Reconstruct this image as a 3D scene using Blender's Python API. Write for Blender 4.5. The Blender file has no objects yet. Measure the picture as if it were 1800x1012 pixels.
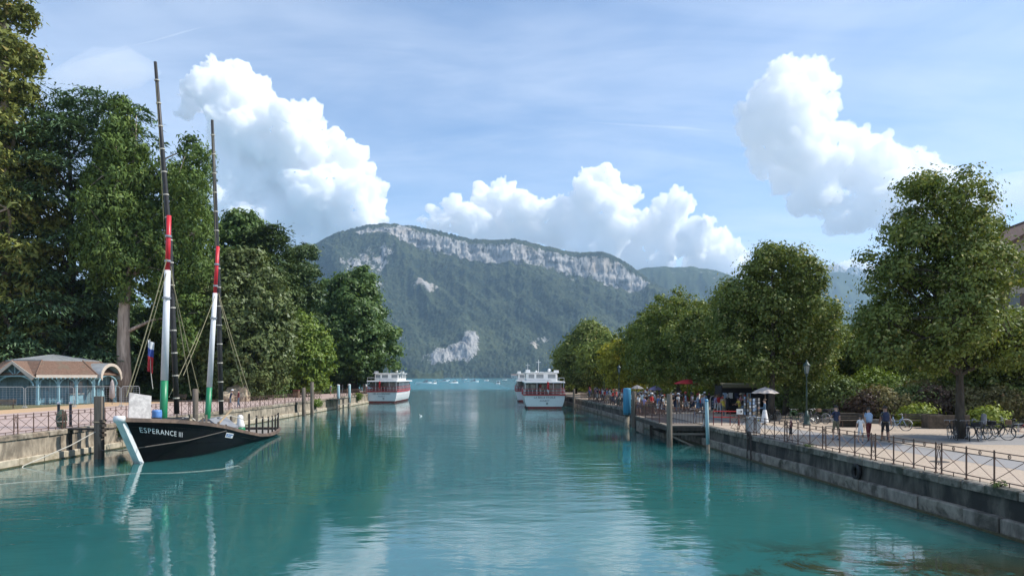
import bpy, bmesh, math, random
import numpy as np
from mathutils import Vector, Matrix

SC = bpy.context.scene
COL = SC.collection
R = math.radians

# ------------------------------------------------------------------ camera, sky, sun, exposure
cam_d = bpy.data.cameras.new('camera'); cam = bpy.data.objects.new('camera', cam_d); COL.objects.link(cam)
cam.location = (0, 0, 4.65); cam.rotation_euler = (R(90), 0, 0)
cam_d.lens = 25.0; cam_d.sensor_width = 36.0; cam_d.shift_y = 0.0867
cam_d.clip_start = 0.2; cam_d.clip_end = 80000
SC.camera = cam
SUN_AZ, SUN_EL = 88.0, 48.0          # azimuth from straight ahead towards the right
world = bpy.data.worlds.new('World'); SC.world = world; world.use_nodes = True
SKY_STRENGTH = 0.125
def build_world():
    nt = world.node_tree; nt.nodes.clear(); N = nt.nodes.new; L = nt.links.new
    out = N('ShaderNodeOutputWorld'); bg = N('ShaderNodeBackground'); bg.inputs['Strength'].default_value = SKY_STRENGTH
    sky = N('ShaderNodeTexSky'); sky.sky_type = 'NISHITA'; sky.sun_disc = False
    sky.sun_elevation = R(SUN_EL); sky.sun_rotation = R(SUN_AZ)
    sky.altitude = 450; sky.air_density = 1.0; sky.dust_density = 0.35; sky.ozone_density = 3.2
    tc = N('ShaderNodeTexCoord')
    # thin cirrus veils: stretched noise over the direction projected on a high layer
    sep = N('ShaderNodeSeparateXYZ'); L(tc.outputs['Generated'], sep.inputs[0])
    zz = N('ShaderNodeMath'); zz.operation = 'ADD'; L(sep.outputs['Z'], zz.inputs[0]); zz.inputs[1].default_value = 0.12
    dx = N('ShaderNodeMath'); dx.operation = 'DIVIDE'; L(sep.outputs['X'], dx.inputs[0]); L(zz.outputs[0], dx.inputs[1])
    dy = N('ShaderNodeMath'); dy.operation = 'DIVIDE'; L(sep.outputs['Y'], dy.inputs[0]); L(zz.outputs[0], dy.inputs[1])
    cb = N('ShaderNodeCombineXYZ'); L(dx.outputs[0], cb.inputs[0]); L(dy.outputs[0], cb.inputs[1])
    def noise(sc, rot, stretch, det, dist=0.0):
        mp = N('ShaderNodeMapping'); mp.inputs['Rotation'].default_value = (0, 0, R(rot)); mp.inputs['Scale'].default_value = (sc, sc * stretch, 1)
        L(cb.outputs[0], mp.inputs[0])
        n = N('ShaderNodeTexNoise'); n.inputs['Scale'].default_value = 1.0; n.inputs['Detail'].default_value = det
        n.inputs['Roughness'].default_value = 0.62; n.inputs['Distortion'].default_value = dist; L(mp.outputs[0], n.inputs['Vector'])
        return n
    a = noise(0.45, 35, 1.8, 5, 0.8); b = noise(1.1, 18, 2.6, 6, 0.9)
    mm = N('ShaderNodeMath'); mm.operation = 'MULTIPLY_ADD'; L(b.outputs['Fac'], mm.inputs[0]); mm.inputs[1].default_value = 0.45
    L(a.outputs['Fac'], mm.inputs[2])
    mr = N('ShaderNodeMapRange'); mr.interpolation_type = 'SMOOTHSTEP'
    mr.inputs['From Min'].default_value = 0.48; mr.inputs['From Max'].default_value = 1.0
    mr.inputs['To Min'].default_value = 0.0; mr.inputs['To Max'].default_value = 0.6
    L(mm.outputs[0], mr.inputs['Value'])
    mix = N('ShaderNodeMix'); mix.data_type = 'RGBA'; L(mr.outputs['Result'], mix.inputs['Factor'])
    L(sky.outputs['Color'], mix.inputs['A']); mix.inputs['B'].default_value = (4.9, 5.5, 6.5, 1)
    L(mix.outputs['Result'], bg.inputs['Color']); L(bg.outputs[0], out.inputs['Surface'])
build_world()
sun_d = bpy.data.lights.new('sun', 'SUN'); sun_d.energy = 4.0; sun_d.angle = R(0.53); sun_d.color = (1.0, 0.95, 0.87)
sun = bpy.data.objects.new('sun', sun_d); COL.objects.link(sun)
sd = Vector((math.sin(R(SUN_AZ)) * math.cos(R(SUN_EL)), math.cos(R(SUN_AZ)) * math.cos(R(SUN_EL)), math.sin(R(SUN_EL))))
sun.rotation_euler = sd.to_track_quat('Z', 'Y').to_euler(); sun.location = (60, 10, 60)
vs = SC.view_settings
vs.view_transform = 'Standard'; vs.look = 'None'; vs.exposure = 0.57; vs.gamma = 1.0; vs.use_curve_mapping = False
SC.cycles.max_bounces = 56; SC.cycles.transparent_max_bounces = 8; SC.cycles.volume_bounces = 48
SC.cycles.diffuse_bounces = 2; SC.cycles.glossy_bounces = 3; SC.cycles.transmission_bounces = 3
SC.cycles.use_denoising = True
SC.cycles.caustics_reflective = False; SC.cycles.caustics_refractive = False

# ------------------------------------------------------------------ helpers
F = 1250.0                      # focal length in photo pixels: a point at depth d shows at px = 900 + F*x/d
def gx(px, d): return (px - 900.0) / F * d
LZ, RZ = 1.65, 1.36             # ground heights of the left and right promenade above the water

def hexc(r, g, b): return (r, g, b)
def tag(o, label=None, cat=None, group=None, kind=None):
    if label: o['label'] = label
    if cat: o['category'] = cat
    if group: o['group'] = group
    if kind: o['kind'] = kind
    return o
def empty(name, loc=(0, 0, 0), rz=0.0, **k):
    o = bpy.data.objects.new(name, None); COL.objects.link(o); o.empty_display_size = 0.2
    o.location = loc; o.rotation_euler = (0, 0, rz); return tag(o, **k)
def link(name, me, parent=None, loc=None, rot=None, **k):
    o = bpy.data.objects.new(name, me); COL.objects.link(o)
    if parent is not None: o.parent = parent
    if loc is not None: o.location = loc
    if rot is not None: o.rotation_euler = rot
    return tag(o, **k)
KIDS = {}
def copy_tree(o, parent=None):
    c = o.copy(); COL.objects.link(c)
    if parent is not None: c.parent = parent
    for ch in o.children: copy_tree(ch, c)
    return c

class MB:
    """collects shapes; build() links them as one mesh object"""
    def __init__(s): s.v = []; s.f = []; s.m = []; s.sm = []; s.mi = 0; s.smooth = False
    def add(s, vs_, fs):
        b = len(s.v); s.v.extend([tuple(x) for x in vs_])
        for f in fs:
            s.f.append(tuple(b + i for i in f)); s.m.append(s.mi); s.sm.append(s.smooth)
    def box(s, c, d, rz=0.0, M=None, taper=1.0):
        hx, hy, hz = d[0] / 2, d[1] / 2, d[2] / 2
        vs_ = []
        for z in (-hz, hz):
            t = taper if z > 0 else 1.0
            for x, y in ((-hx, -hy), (hx, -hy), (hx, hy), (-hx, hy)):
                vs_.append(Vector((x * t, y * t, z)))
        if M is not None: vs_ = [M @ p for p in vs_]
        elif rz:
            q = Matrix.Rotation(rz, 3, 'Z'); vs_ = [q @ p for p in vs_]
        vs_ = [(p[0] + c[0], p[1] + c[1], p[2] + c[2]) for p in vs_]
        s.add(vs_, [(3, 2, 1, 0), (4, 5, 6, 7), (0, 1, 5, 4), (1, 2, 6, 5), (2, 3, 7, 6), (3, 0, 4, 7)])
    def bevbox(s, c, d, b, rz=0.0):
        """box with chamfered upper and vertical edges"""
        hx, hy, hz = d[0] / 2, d[1] / 2, d[2] / 2
        def ring(ix, z, cut):
            x, y = hx - ix, hy - ix
            return [(-x + cut, -y, z), (x - cut, -y, z), (x, -y + cut, z), (x, y - cut, z), (x - cut, y, z), (-x + cut, y, z), (-x, y - cut, z), (-x, -y + cut, z)]
        rings = [ring(0, -hz, b), ring(0, hz - b, b), ring(b, hz, b)]
        q = Matrix.Rotation(rz, 3, 'Z')
        vs_ = []
        for r_ in rings:
            for p in r_:
                p = q @ Vector(p); vs_.append((p[0] + c[0], p[1] + c[1], p[2] + c[2]))
        fs = [tuple(range(7, -1, -1)), tuple(range(16, 24))]
        for k in range(2):
            for i in range(8):
                j = (i + 1) % 8; fs.append((k * 8 + i, k * 8 + j, k * 8 + 8 + j, k * 8 + 8 + i))
        s.add(vs_, fs)
    def tube(s, pts, rad, n=6, cap=True, flat=1.0):
        pts = [Vector(p) for p in pts]
        if not hasattr(rad, '__len__'): rad = [rad] * len(pts)
        up = Vector((0, 0, 1)); vs_ = []
        prev = None
        for i, p in enumerate(pts):
            t = (pts[min(i + 1, len(pts) - 1)] - pts[max(i - 1, 0)])
            if t.length < 1e-9: t = Vector((0, 0, 1))
            t.normalize()
            if prev is None:
                a = t.cross(up)
                if a.length < 0.05: a = t.cross(Vector((1, 0, 0)))
            else:
                a = prev - t * prev.dot(t)
            a.normalize(); prev = a; b = t.cross(a)
            for k in range(n):
                an = 2 * math.pi * (k + 0.5) / n
                vs_.append(p + a * (math.cos(an) * rad[i]) + b * (math.sin(an) * rad[i] * flat))
        fs = []
        for i in range(len(pts) - 1):
            for k in range(n):
                j = (k + 1) % n
                fs.append((i * n + k, i * n + j, (i + 1) * n + j, (i + 1) * n + k))
        if cap:
            fs.append(tuple(range(n - 1, -1, -1))); e = (len(pts) - 1) * n
            fs.append(tuple(range(e, e + n)))
        s.add(vs_, fs)
    def bar(s, a, b, w, h=None):
        """square bar from a to b"""
        h = h or w; a = Vector(a); b = Vector(b); d = b - a; l = d.length
        q = d.to_track_quat('Z', 'Y').to_matrix(); c = (a + b) / 2
        s.box(c, (w, h, l), M=q)
    def lathe(s, prof, c=(0, 0, 0), n=12, sx=1.0, sy=1.0, cap=True, a0=0.0):
        vs_ = []; fs = []
        for r_, z in prof:
            for k in range(n):
                an = a0 + 2 * math.pi * k / n
                vs_.append((c[0] + r_ * math.cos(an) * sx, c[1] + r_ * math.sin(an) * sy, c[2] + z))
        for i in range(len(prof) - 1):
            for k in range(n):
                j = (k + 1) % n; fs.append((i * n + k, i * n + j, (i + 1) * n + j, (i + 1) * n + k))
        if cap:
            if prof[0][0] > 1e-5: fs.append(tuple(range(n - 1, -1, -1)))
            e = (len(prof) - 1) * n
            if prof[-1][0] > 1e-5: fs.append(tuple(range(e, e + n)))
        s.add(vs_, fs)
    def ball(s, c, r, n=8, m=6, sc=(1, 1, 1)):
        prof = [(max(1e-4, math.sin(math.pi * i / m)) * r, -math.cos(math.pi * i / m) * r * sc[2]) for i in range(m + 1)]
        s.lathe(prof, c, n, sc[0], sc[1])
    def ring(s, c, R_, r_, axis='y', n=16, m=5, a0=0, a1=2 * math.pi, M=None):
        pts = []
        full = abs(a1 - a0 - 2 * math.pi) < 1e-6
        for k in range(n + 1):
            a = a0 + (a1 - a0) * k / n
            u, w = R_ * math.cos(a), R_ * math.sin(a)
            p = {'y': Vector((u, 0, w)), 'x': Vector((0, u, w)), 'z': Vector((u, w, 0))}[axis]
            if M is not None: p = M @ p
            pts.append(p + Vector(c))
        s.tube(pts, r_, m, cap=not full)
    def prism(s, poly, a, b, conv):
        """poly of 2D points extruded from a to b; conv(u, v, w) -> 3D"""
        n = len(poly)
        vs_ = [conv(u, v, a) for u, v in poly] + [conv(u, v, b) for u, v in poly]
        fs = [tuple(range(n - 1, -1, -1)), tuple(range(n, 2 * n))]
        for i in range(n):
            j = (i + 1) % n; fs.append((i, j, n + j, n + i))
        s.add(vs_, fs)
    def loft(s, rings, closed=True, cap=False):
        n = len(rings[0]); vs_ = [p for r_ in rings for p in r_]; fs = []
        for i in range(len(rings) - 1):
            for k in range(n if closed else n - 1):
                j = (k + 1) % n; fs.append((i * n + k, i * n + j, (i + 1) * n + j, (i + 1) * n + k))
        if cap:
            fs.append(tuple(range(n - 1, -1, -1))); e = (len(rings) - 1) * n; fs.append(tuple(range(e, e + n)))
        s.add(vs_, fs)
    def mesh(s, name, mats):
        me = bpy.data.meshes.new(name); me.from_pydata(s.v, [], s.f)
        for m in (mats if isinstance(mats, (list, tuple)) else [mats]): me.materials.append(m)
        me.polygons.foreach_set('material_index', s.m); me.polygons.foreach_set('use_smooth', s.sm)
        me.update(); return me
    def build(s, name, mats, parent=None, loc=None, rot=None, fix=True, **k):
        me = s.mesh(name, mats)
        if fix:
            bm = bmesh.new(); bm.from_mesh(me); bmesh.ops.recalc_face_normals(bm, faces=bm.faces); bm.to_mesh(me); bm.free()
        return link(name, me, parent, loc, rot, **k)

# ---- vectorised gradient noise
_rng = np.random.default_rng(7)
_perm = np.concatenate([_rng.permutation(256)] * 3)
_grad = _rng.normal(size=(256, 3)); _grad /= np.linalg.norm(_grad, axis=1)[:, None]
def perlin(P):
    P = np.asarray(P, float); I = np.floor(P).astype(int); f = P - I; I &= 255
    u = f * f * f * (f * (f * 6 - 15) + 10)
    out = 0
    for dx in (0, 1):
        for dy in (0, 1):
            for dz in (0, 1):
                h = _perm[_perm[_perm[(I[:, 0] + dx) & 255] + ((I[:, 1] + dy) & 255)] + ((I[:, 2] + dz) & 255)]
                g = _grad[h]
                d = g[:, 0] * (f[:, 0] - dx) + g[:, 1] * (f[:, 1] - dy) + g[:, 2] * (f[:, 2] - dz)
                w = (u[:, 0] if dx else 1 - u[:, 0]) * (u[:, 1] if dy else 1 - u[:, 1]) * (u[:, 2] if dz else 1 - u[:, 2])
                out = out + d * w
    return out * 1.5
def fbm(P, o=4, g=0.5, lac=2.03):
    a = 1.0; r_ = 0
    for k in range(o):
        r_ = r_ + a * perlin(P * (lac ** k) + 17.3 * k); a *= g
    return r_
def raw_mesh(name, V, Fq, mats, attr=None, smooth=False, face_mat=None):
    """mesh from numpy arrays, faces all of one size"""
    me = bpy.data.meshes.new(name); V = np.ascontiguousarray(V, np.float32); Fq = np.ascontiguousarray(Fq, np.int32)
    n, k = Fq.shape
    me.vertices.add(len(V)); me.vertices.foreach_set('co', V.ravel())
    me.loops.add(n * k); me.loops.foreach_set('vertex_index', Fq.ravel())
    me.polygons.add(n); me.polygons.foreach_set('loop_start', np.arange(0, n * k, k, dtype=np.int32))
    me.polygons.foreach_set('loop_total', np.full(n, k, np.int32))
    if smooth: me.polygons.foreach_set('use_smooth', np.ones(n, bool))
    if face_mat is not None: me.polygons.foreach_set('material_index', np.ascontiguousarray(face_mat, np.int32))
    me.update(calc_edges=True)
    for m in (mats if isinstance(mats, (list, tuple)) else [mats]): me.materials.append(m)
    for nm, val in (attr or {}).items():
        at = me.attributes.new(nm, 'FLOAT', 'POINT'); at.data.foreach_set('value', np.ascontiguousarray(val, np.float32))
    return me

# ------------------------------------------------------------------ materials
def new_mat(name):
    m = bpy.data.materials.new(name); m.use_nodes = True; nt = m.node_tree; nt.nodes.clear()
    out = nt.nodes.new('ShaderNodeOutputMaterial'); return m, nt, out
def node(nt, t, **k):
    n = nt.nodes.new(t)
    for a, b in k.items():
        if a.startswith('i_'): n.inputs[a[2:].replace('_', ' ')].default_value = b
        else: setattr(n, a, b)
    return n
def noise_node(nt, coord, scale, detail=4, rough=0.55, stretch=None, dist=0.0):
    if stretch:
        mp = node(nt, 'ShaderNodeMapping'); mp.inputs['Scale'].default_value = stretch; nt.links.new(coord, mp.inputs[0]); coord = mp.outputs[0]
    n = node(nt, 'ShaderNodeTexNoise'); n.inputs['Scale'].default_value = scale; n.inputs['Detail'].default_value = detail
    n.inputs['Roughness'].default_value = rough; n.inputs['Distortion'].default_value = dist
    nt.links.new(coord, n.inputs['Vector']); return n.outputs['Fac']
def maprange(nt, val, a, b, c=0.0, d=1.0, smooth=True):
    m = node(nt, 'ShaderNodeMapRange')
    if smooth: m.interpolation_type = 'SMOOTHSTEP'
    for k, x in (('From Min', a), ('From Max', b), ('To Min', c), ('To Max', d)): m.inputs[k].default_value = x
    nt.links.new(val, m.inputs['Value']); return m.outputs['Result']
def mixc(nt, fac, a, b, mode='MIX'):
    m = node(nt, 'ShaderNodeMix', data_type='RGBA', blend_type=mode)
    for sock, v in (('Factor', fac), ('A', a), ('B', b)):
        if isinstance(v, bpy.types.NodeSocket): nt.links.new(v, m.inputs[sock])
        elif isinstance(v, (int, float)): m.inputs[sock].default_value = v
        else: m.inputs[sock].default_value = (*v[:3], 1)
    return m.outputs['Result']
def math_n(nt, op, a, b=None, c=None):
    m = node(nt, 'ShaderNodeMath', operation=op)
    for i, v in enumerate((a, b, c)):
        if v is None: continue
        if isinstance(v, bpy.types.NodeSocket): nt.links.new(v, m.inputs[i])
        else: m.inputs[i].default_value = v
    return m.outputs[0]
_mc = {}
def pmat(name, col, rough=0.6, var=0.18, scale=4.0, bump=0.0, metal=0.0, col2=None, f2=(0.45, 0.62), scale2=1.2, stretch=None, spec=0.5, dist=0.02, world_co=False):
    """painted, stone or wood surface: base colour with fine grain, optional second colour in stains, optional relief"""
    if name in _mc: return _mc[name]
    m, nt, out = new_mat(name)
    p = node(nt, 'ShaderNodeBsdfPrincipled'); nt.links.new(p.outputs[0], out.inputs['Surface'])
    tc = node(nt, 'ShaderNodeTexCoord'); co = tc.outputs['Object']
    if world_co: co = node(nt, 'ShaderNodeNewGeometry').outputs['Position']
    n1 = noise_node(nt, co, scale, 5, 0.6, stretch)
    lo = tuple(c * (1 - var) for c in col); hi = tuple(min(1, c * (1 + var)) for c in col)
    c = mixc(nt, maprange(nt, n1, 0.3, 0.7), lo, hi)
    if col2 is not None:
        n2 = noise_node(nt, co, scale2, 6, 0.65, stretch, 0.4)
        c = mixc(nt, maprange(nt, n2, f2[0], f2[1]), c, col2)
    nt.links.new(c, p.inputs['Base Color'])
    p.inputs['Roughness'].default_value = rough; p.inputs['Metallic'].default_value = metal
    p.inputs['Specular IOR Level'].default_value = spec
    if bump:
        b = node(nt, 'ShaderNodeBump'); b.inputs['Strength'].default_value = bump; b.inputs['Distance'].default_value = dist
        nt.links.new(n1, b.inputs['Height']); nt.links.new(b.outputs[0], p.inputs['Normal'])
    _mc[name] = m; return m
def leaf_mat(name, dark, light, tip=None, trans=0.35, gloss=0.06):
    """leaves: colour by each leaf's own tint, some light shining through"""
    m, nt, out = new_mat(name)
    k_ = 2.05; dark, light = [tuple(c * k_ for c in q) for q in (dark, light)]
    if tip is not None: tip = tuple(c * 1.5 for c in tip)
    at = node(nt, 'ShaderNodeAttribute', attribute_name='tint'); t = at.outputs['Fac']
    c = mixc(nt, maprange(nt, t, 0.0, 0.8, smooth=False), dark, light)
    if tip is not None: c = mixc(nt, maprange(nt, t, 0.86, 1.0), c, tip)
    d = node(nt, 'ShaderNodeBsdfDiffuse'); nt.links.new(c, d.inputs['Color'])
    tr = node(nt, 'ShaderNodeBsdfTranslucent'); c2 = mixc(nt, 1.0, c, (1.25, 1.2, 0.45), 'MULTIPLY'); nt.links.new(c2, tr.inputs['Color'])
    mx = node(nt, 'ShaderNodeMixShader'); mx.inputs[0].default_value = trans * 0.62
    nt.links.new(d.outputs[0], mx.inputs[1]); nt.links.new(tr.outputs[0], mx.inputs[2])
    g = node(nt, 'ShaderNodeBsdfGlossy'); g.inputs['Roughness'].default_value = 0.45; g.inputs['Color'].default_value = (0.9, 0.95, 1, 1)
    m2 = node(nt, 'ShaderNodeMixShader'); m2.inputs[0].default_value = gloss * 0.4
    nt.links.new(mx.outputs[0], m2.inputs[1]); nt.links.new(g.outputs[0], m2.inputs[2])
    nt.links.new(m2.outputs[0], out.inputs['Surface']); return m
# ------------------------------------------------------------------ water
def water_material():
    m, nt, out = new_mat('lake water'); L = nt.links.new
    p = node(nt, 'ShaderNodeBsdfPrincipled'); L(p.outputs[0], out.inputs['Surface'])
    geo = node(nt, 'ShaderNodeNewGeometry'); co = geo.outputs['Position']
    sep = node(nt, 'ShaderNodeSeparateXYZ'); L(co, sep.inputs[0])
    n1 = noise_node(nt, co, 0.035, 4, 0.6)
    c = mixc(nt, maprange(nt, n1, 0.35, 0.65), (0.020, 0.108, 0.110), (0.028, 0.136, 0.133))
    # open lake: milkier turquoise
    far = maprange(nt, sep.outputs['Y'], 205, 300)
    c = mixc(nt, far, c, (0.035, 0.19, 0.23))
    # shallow bed by the right-hand wall: water weed and silt under the surface
    wx = math_n(nt, 'MULTIPLY_ADD', sep.outputs['Y'], 0.052, math_n(nt, 'SUBTRACT', sep.outputs['X'], 0.6))   # 15 at the wall
    near = maprange(nt, wx, 6.0, 14.5)
    edge = maprange(nt, sep.outputs['Y'], 21.5, 17.0)
    nw = noise_node(nt, co, 0.55, 6, 0.7, dist=0.8)
    wm = math_n(nt, 'MULTIPLY', maprange(nt, math_n(nt, 'ADD', nw, math_n(nt, 'MULTIPLY', near, 0.16)), 0.45, 0.60), edge)
    nf = noise_node(nt, co, 5.0, 5, 0.7)
    weed = mixc(nt, nf, (0.004, 0.010, 0.007), (0.052, 0.050, 0.024))
    c = mixc(nt, math_n(nt, 'MULTIPLY', wm, math_n(nt, 'MULTIPLY', maprange(nt, wx, 3.5, 7.0), 0.97)), c, weed)
    c = mixc(nt, math_n(nt, 'MULTIPLY', maprange(nt, wx, 11.5, 15.0), 0.45), c, (0.030, 0.070, 0.055))
    L(c, p.inputs['Base Color'])
    p.subsurface_method = 'BURLEY'; p.inputs['Subsurface Weight'].default_value = 1.0; p.inputs['Subsurface Radius'].default_value = (0.4, 1.0, 1.0); p.inputs['Subsurface Scale'].default_value = 3.5
    p.inputs['IOR'].default_value = 1.333; p.inputs['Specular IOR Level'].default_value = 0.95
    rough = maprange(nt, sep.outputs['Y'], 190, 300, 0.03, 0.22)
    L(rough, p.inputs['Roughness'])
    # ripples of three sizes; calm and ruffled patches
    patch = maprange(nt, noise_node(nt, co, 0.05, 3, 0.5, (1.0, 0.7, 1.0)), 0.38, 0.62, 0.35, 1.0)
    w1 = noise_node(nt, co, 0.55, 3, 0.5, (0.7, 1.25, 1.0), 0.3)
    w2 = noise_node(nt, co, 1.7, 3, 0.5, (0.75, 1.3, 1.0), 0.2)
    w3 = noise_node(nt, co, 6.0, 2, 0.5, (0.8, 1.3, 1.0))
    h = math_n(nt, 'MULTIPLY_ADD', w1, 1.0, math_n(nt, 'MULTIPLY_ADD', w2, 0.36, math_n(nt, 'MULTIPLY', w3, 0.05)))
    h = math_n(nt, 'MULTIPLY', h, patch)
    b = node(nt, 'ShaderNodeBump'); b.inputs['Distance'].default_value = 0.085
    L(maprange(nt, sep.outputs['Y'], 60, 320, 0.42, 1.0), b.inputs['Strength'])
    L(h, b.inputs['Height']); L(b.outputs[0], p.inputs['Normal'])
    return m
mb = MB(); mb.add([(-8400, -40, 0), (8400, -40, 0), (8400, 9500, 0), (-8400, 9500, 0)], [(0, 1, 2, 3)])
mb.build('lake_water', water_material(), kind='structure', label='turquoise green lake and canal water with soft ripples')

# ------------------------------------------------------------------ mountains
def rock_mat(name, forest_a, forest_b, rock_a, rock_b):
    m, nt, out = new_mat(name); L = nt.links.new
    d = node(nt, 'ShaderNodeBsdfDiffuse'); L(d.outputs[0], out.inputs['Surface'])
    geo = node(nt, 'ShaderNodeNewGeometry'); co = geo.outputs['Position']
    at = node(nt, 'ShaderNodeAttribute', attribute_name='rock')
    n1 = noise_node(nt, co, 0.012, 6, 0.65); n2 = noise_node(nt, co, 0.075, 4, 0.7)
    n3 = noise_node(nt, co, 0.0035, 3, 0.6)
    fc = mixc(nt, maprange(nt, math_n(nt, 'MULTIPLY_ADD', n2, 0.9, math_n(nt, 'MULTIPLY_ADD', n1, 0.6, math_n(nt, 'MULTIPLY', n3, 0.5))), 0.78, 1.22), forest_a, forest_b)
    s1 = noise_node(nt, co, 0.03, 8, 0.75, (1.0, 0.3, 0.28))
    s2 = noise_node(nt, co, 0.02, 6, 0.7, (0.2, 0.2, 2.2))
    rc = mixc(nt, maprange(nt, math_n(nt, 'MULTIPLY_ADD', s2, 0.4, math_n(nt, 'MULTIPLY', s1, 0.8)), 0.42, 0.72), rock_b, rock_a)
    ochre = maprange(nt, noise_node(nt, co, 0.006, 3, 0.5), 0.56, 0.68)
    rc = mixc(nt, math_n(nt, 'MULTIPLY', ochre, 0.28), rc, (0.48, 0.36, 0.24))
    k = maprange(nt, math_n(nt, 'ADD', at.outputs['Fac'], math_n(nt, 'MULTIPLY', math_n(nt, 'SUBTRACT', noise_node(nt, co, 0.035, 8, 0.8, (1, .6, .6)), 0.5), 2.3)), 0.42, 0.6)
    L(mixc(nt, k, fc, rc), d.inputs['Color']); return m
MT = rock_mat('wooded limestone', (0.010, 0.018, 0.015), (0.064, 0.079, 0.045), (0.36, 0.35, 0.335), (0.14, 0.145, 0.145))
MT2 = rock_mat('far limestone', (0.030, 0.045, 0.025), (0.06, 0.08, 0.04), (0.42, 0.40, 0.37), (0.18, 0.18, 0.17))

def mountain():
    rx = np.array([150, 300, 420, 500, 548, 590, 640, 675, 700, 720, 760, 800, 830, 870, 905, 940, 980, 1010, 1035, 1060, 1085, 1110, 1128, 1150, 1200, 1290, 1400, 1560])
    ry = np.array([640, 585, 515, 462, 432, 409, 395, 391, 393, 395, 402, 412, 419, 421, 418, 427, 436, 443, 442, 441, 451, 466, 480, 496, 520, 552, 585, 630])
    cx = np.array([600, 680, 720, 745, 800, 850, 880, 930, 960, 990, 1040, 1080, 1110, 1128, 1140, 1200])
    cy = np.array([409, 406, 428, 439, 449, 463, 467, 462, 470, 480, 489, 504, 514, 508, 497, 521])       # foot of the summit cliff
    NA, NT = 760, 290
    px = np.linspace(330, 1330, NA); tt = np.linspace(0, 1.12, NT)
    a = (px - 900) / F
    ridge = 662 - np.interp(px, rx, ry); foot = np.minimum(662 - np.interp(px, cx, cy, left=0, right=0), ridge)
    foot = np.where((px < 600) | (px > 1200), ridge, foot)
    j = perlin(np.stack([px * 0.05, 0 * px, 0 * px + 3], 1)) * 2.2 + perlin(np.stack([px * 0.16, 0 * px, 0 * px + 9], 1)) * 1.0
    ridge = ridge + j * 0.55; foot = np.minimum(foot + perlin(np.stack([px * 0.07, 0 * px + 5, 0 * px], 1)) * 6, ridge)
    Dr = 3950 + 0.16 * (px - 700); Ds = 2560 - 0.25 * (px - 700)
    PX, T = np.meshgrid(px, tt, indexing='ij')
    A = (PX - 900) / F; RG = ridge[:, None]; FT = foot[:, None]; DR = Dr[:, None]; DS = Ds[:, None]
    cap = np.minimum(RG - FT, 7.0) * (RG - FT > 3)
    # elevation (in view units) along the column: wooded slope, cliff, wooded cap, back slope
    e = np.where(T < 0.80, FT * (1 - (1 - T / 0.80) ** 1.22),
        np.where(T < 0.845, FT + (RG - cap - FT) * ((T - 0.80) / 0.045), 
        np.where(T < 1.0, RG - cap * (1 - (T - 0.845) / 0.155), RG - (T - 1.0) * 500)))
    D = DS + (DR - DS) * T
    H = e / F * D
    P = np.stack([(A * D).ravel(), D.ravel(), H.ravel()], 1)
    # spurs and gullies running down the slope
    slope = np.clip(T / 0.15, 0, 1) * np.clip((0.80 - T) / 0.12, 0, 1)
    q = np.stack([P[:, 0] * 0.0030 + P[:, 1] * 0.0016, P[:, 1] * 0.0009, P[:, 2] * 0], 1)
    spur = (1 - np.abs(fbm(q, 4, 0.5)) * 2.0).reshape(T.shape)
    H = H + slope * (spur - 0.45) * 40
    q2 = np.stack([P[:, 0] * 0.011, P[:, 1] * 0.004, P[:, 2] * 0.002], 1)
    H = H + slope * fbm(q2, 3).reshape(T.shape) * 9
    # main spur that runs down to the right
    sx = 905 + (T - 0.75) * -330
    H = H + slope * 55 * np.exp(-((PX - (1130 - 330 * T)) / 45) ** 2) * (T > 0.1)
    # cliffs: ledges and buttresses push the face in and out
    cl = np.clip(1 - np.abs(T - 0.822) / 0.03, 0, 1) * np.clip((RG - FT) / 12, 0, 1)
    D = D + cl * (fbm(np.stack([P[:, 0] * 0.012, P[:, 2] * 0.004, 0 * P[:, 0]], 1), 5, .62).reshape(T.shape) * 34 + fbm(np.stack([P[:, 0] * 0.004, P[:, 2] * 0.03, 0 * P[:, 0]], 1), 4, .6).reshape(T.shape) * 26)
    # rock mask: the cliff, and named outcrops in the woods
    rk = np.clip(1 - np.abs(T - 0.822) / 0.032, 0, 1) ** 0.6 * np.clip((RG - FT - 2) / 8, 0, 1) * 0.92
    Y = 662 - e
    def blob(x, y, sx_, sy_, k, lean=0.0):
        u = (PX - x - lean * (Y - y)) / sx_; v = (Y - y) / sy_
        return k * np.exp(-(u * u + v * v))
    oc = blob(826, 610, 17, 26, .95, -0.25) + blob(795, 622, 30, 14, 0.7) + blob(770, 634, 26, 9, .7) + blob(940, 610, 10, 14, .62) + blob(955, 590, 14, 7, .5) + blob(748, 503, 22, 10, 0.9) + blob(620, 455, 26, 30, 0.52, -.5) + blob(672, 440, 30, 22, 0.5, -.6) + blob(660, 500, 16, 26, .55, -.6) + blob(700, 403, 30, 8, 0.9) + blob(1010, 500, 30, 10, .35) + blob(690, 600, 40, 40, .28)
    rk = np.maximum(rk, oc)
    H = H + np.clip(oc, 0, 1) * slope * 26
    D = D - np.clip(blob(826, 612, 20, 26, 1), 0, 1) * 40
    # tree canopy relief
    woods = np.clip(1 - rk * 1.3, 0, 1) * (T > 0.004)
    P = np.stack([(A * D).ravel(), D.ravel(), H.ravel()], 1)
    can = perlin(P * np.array([0.075, 0.06, 0.03])) * 8.0 + perlin(P * np.array([0.15, 0.12, 0.05]) + 40) * 7.0
    rr = fbm(P * np.array([0.05, 0.02, 0.06]), 5, 0.75) * 15
    H = H + woods * can.reshape(T.shape) + np.clip(rk, 0, 1) * rr.reshape(T.shape) * 0.9
    H[:, 0] = -3
    P = np.stack([(A * D).ravel(), D.ravel(), H.ravel()], 1)
    idx = np.arange(NA * NT).reshape(NA, NT)
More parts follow.
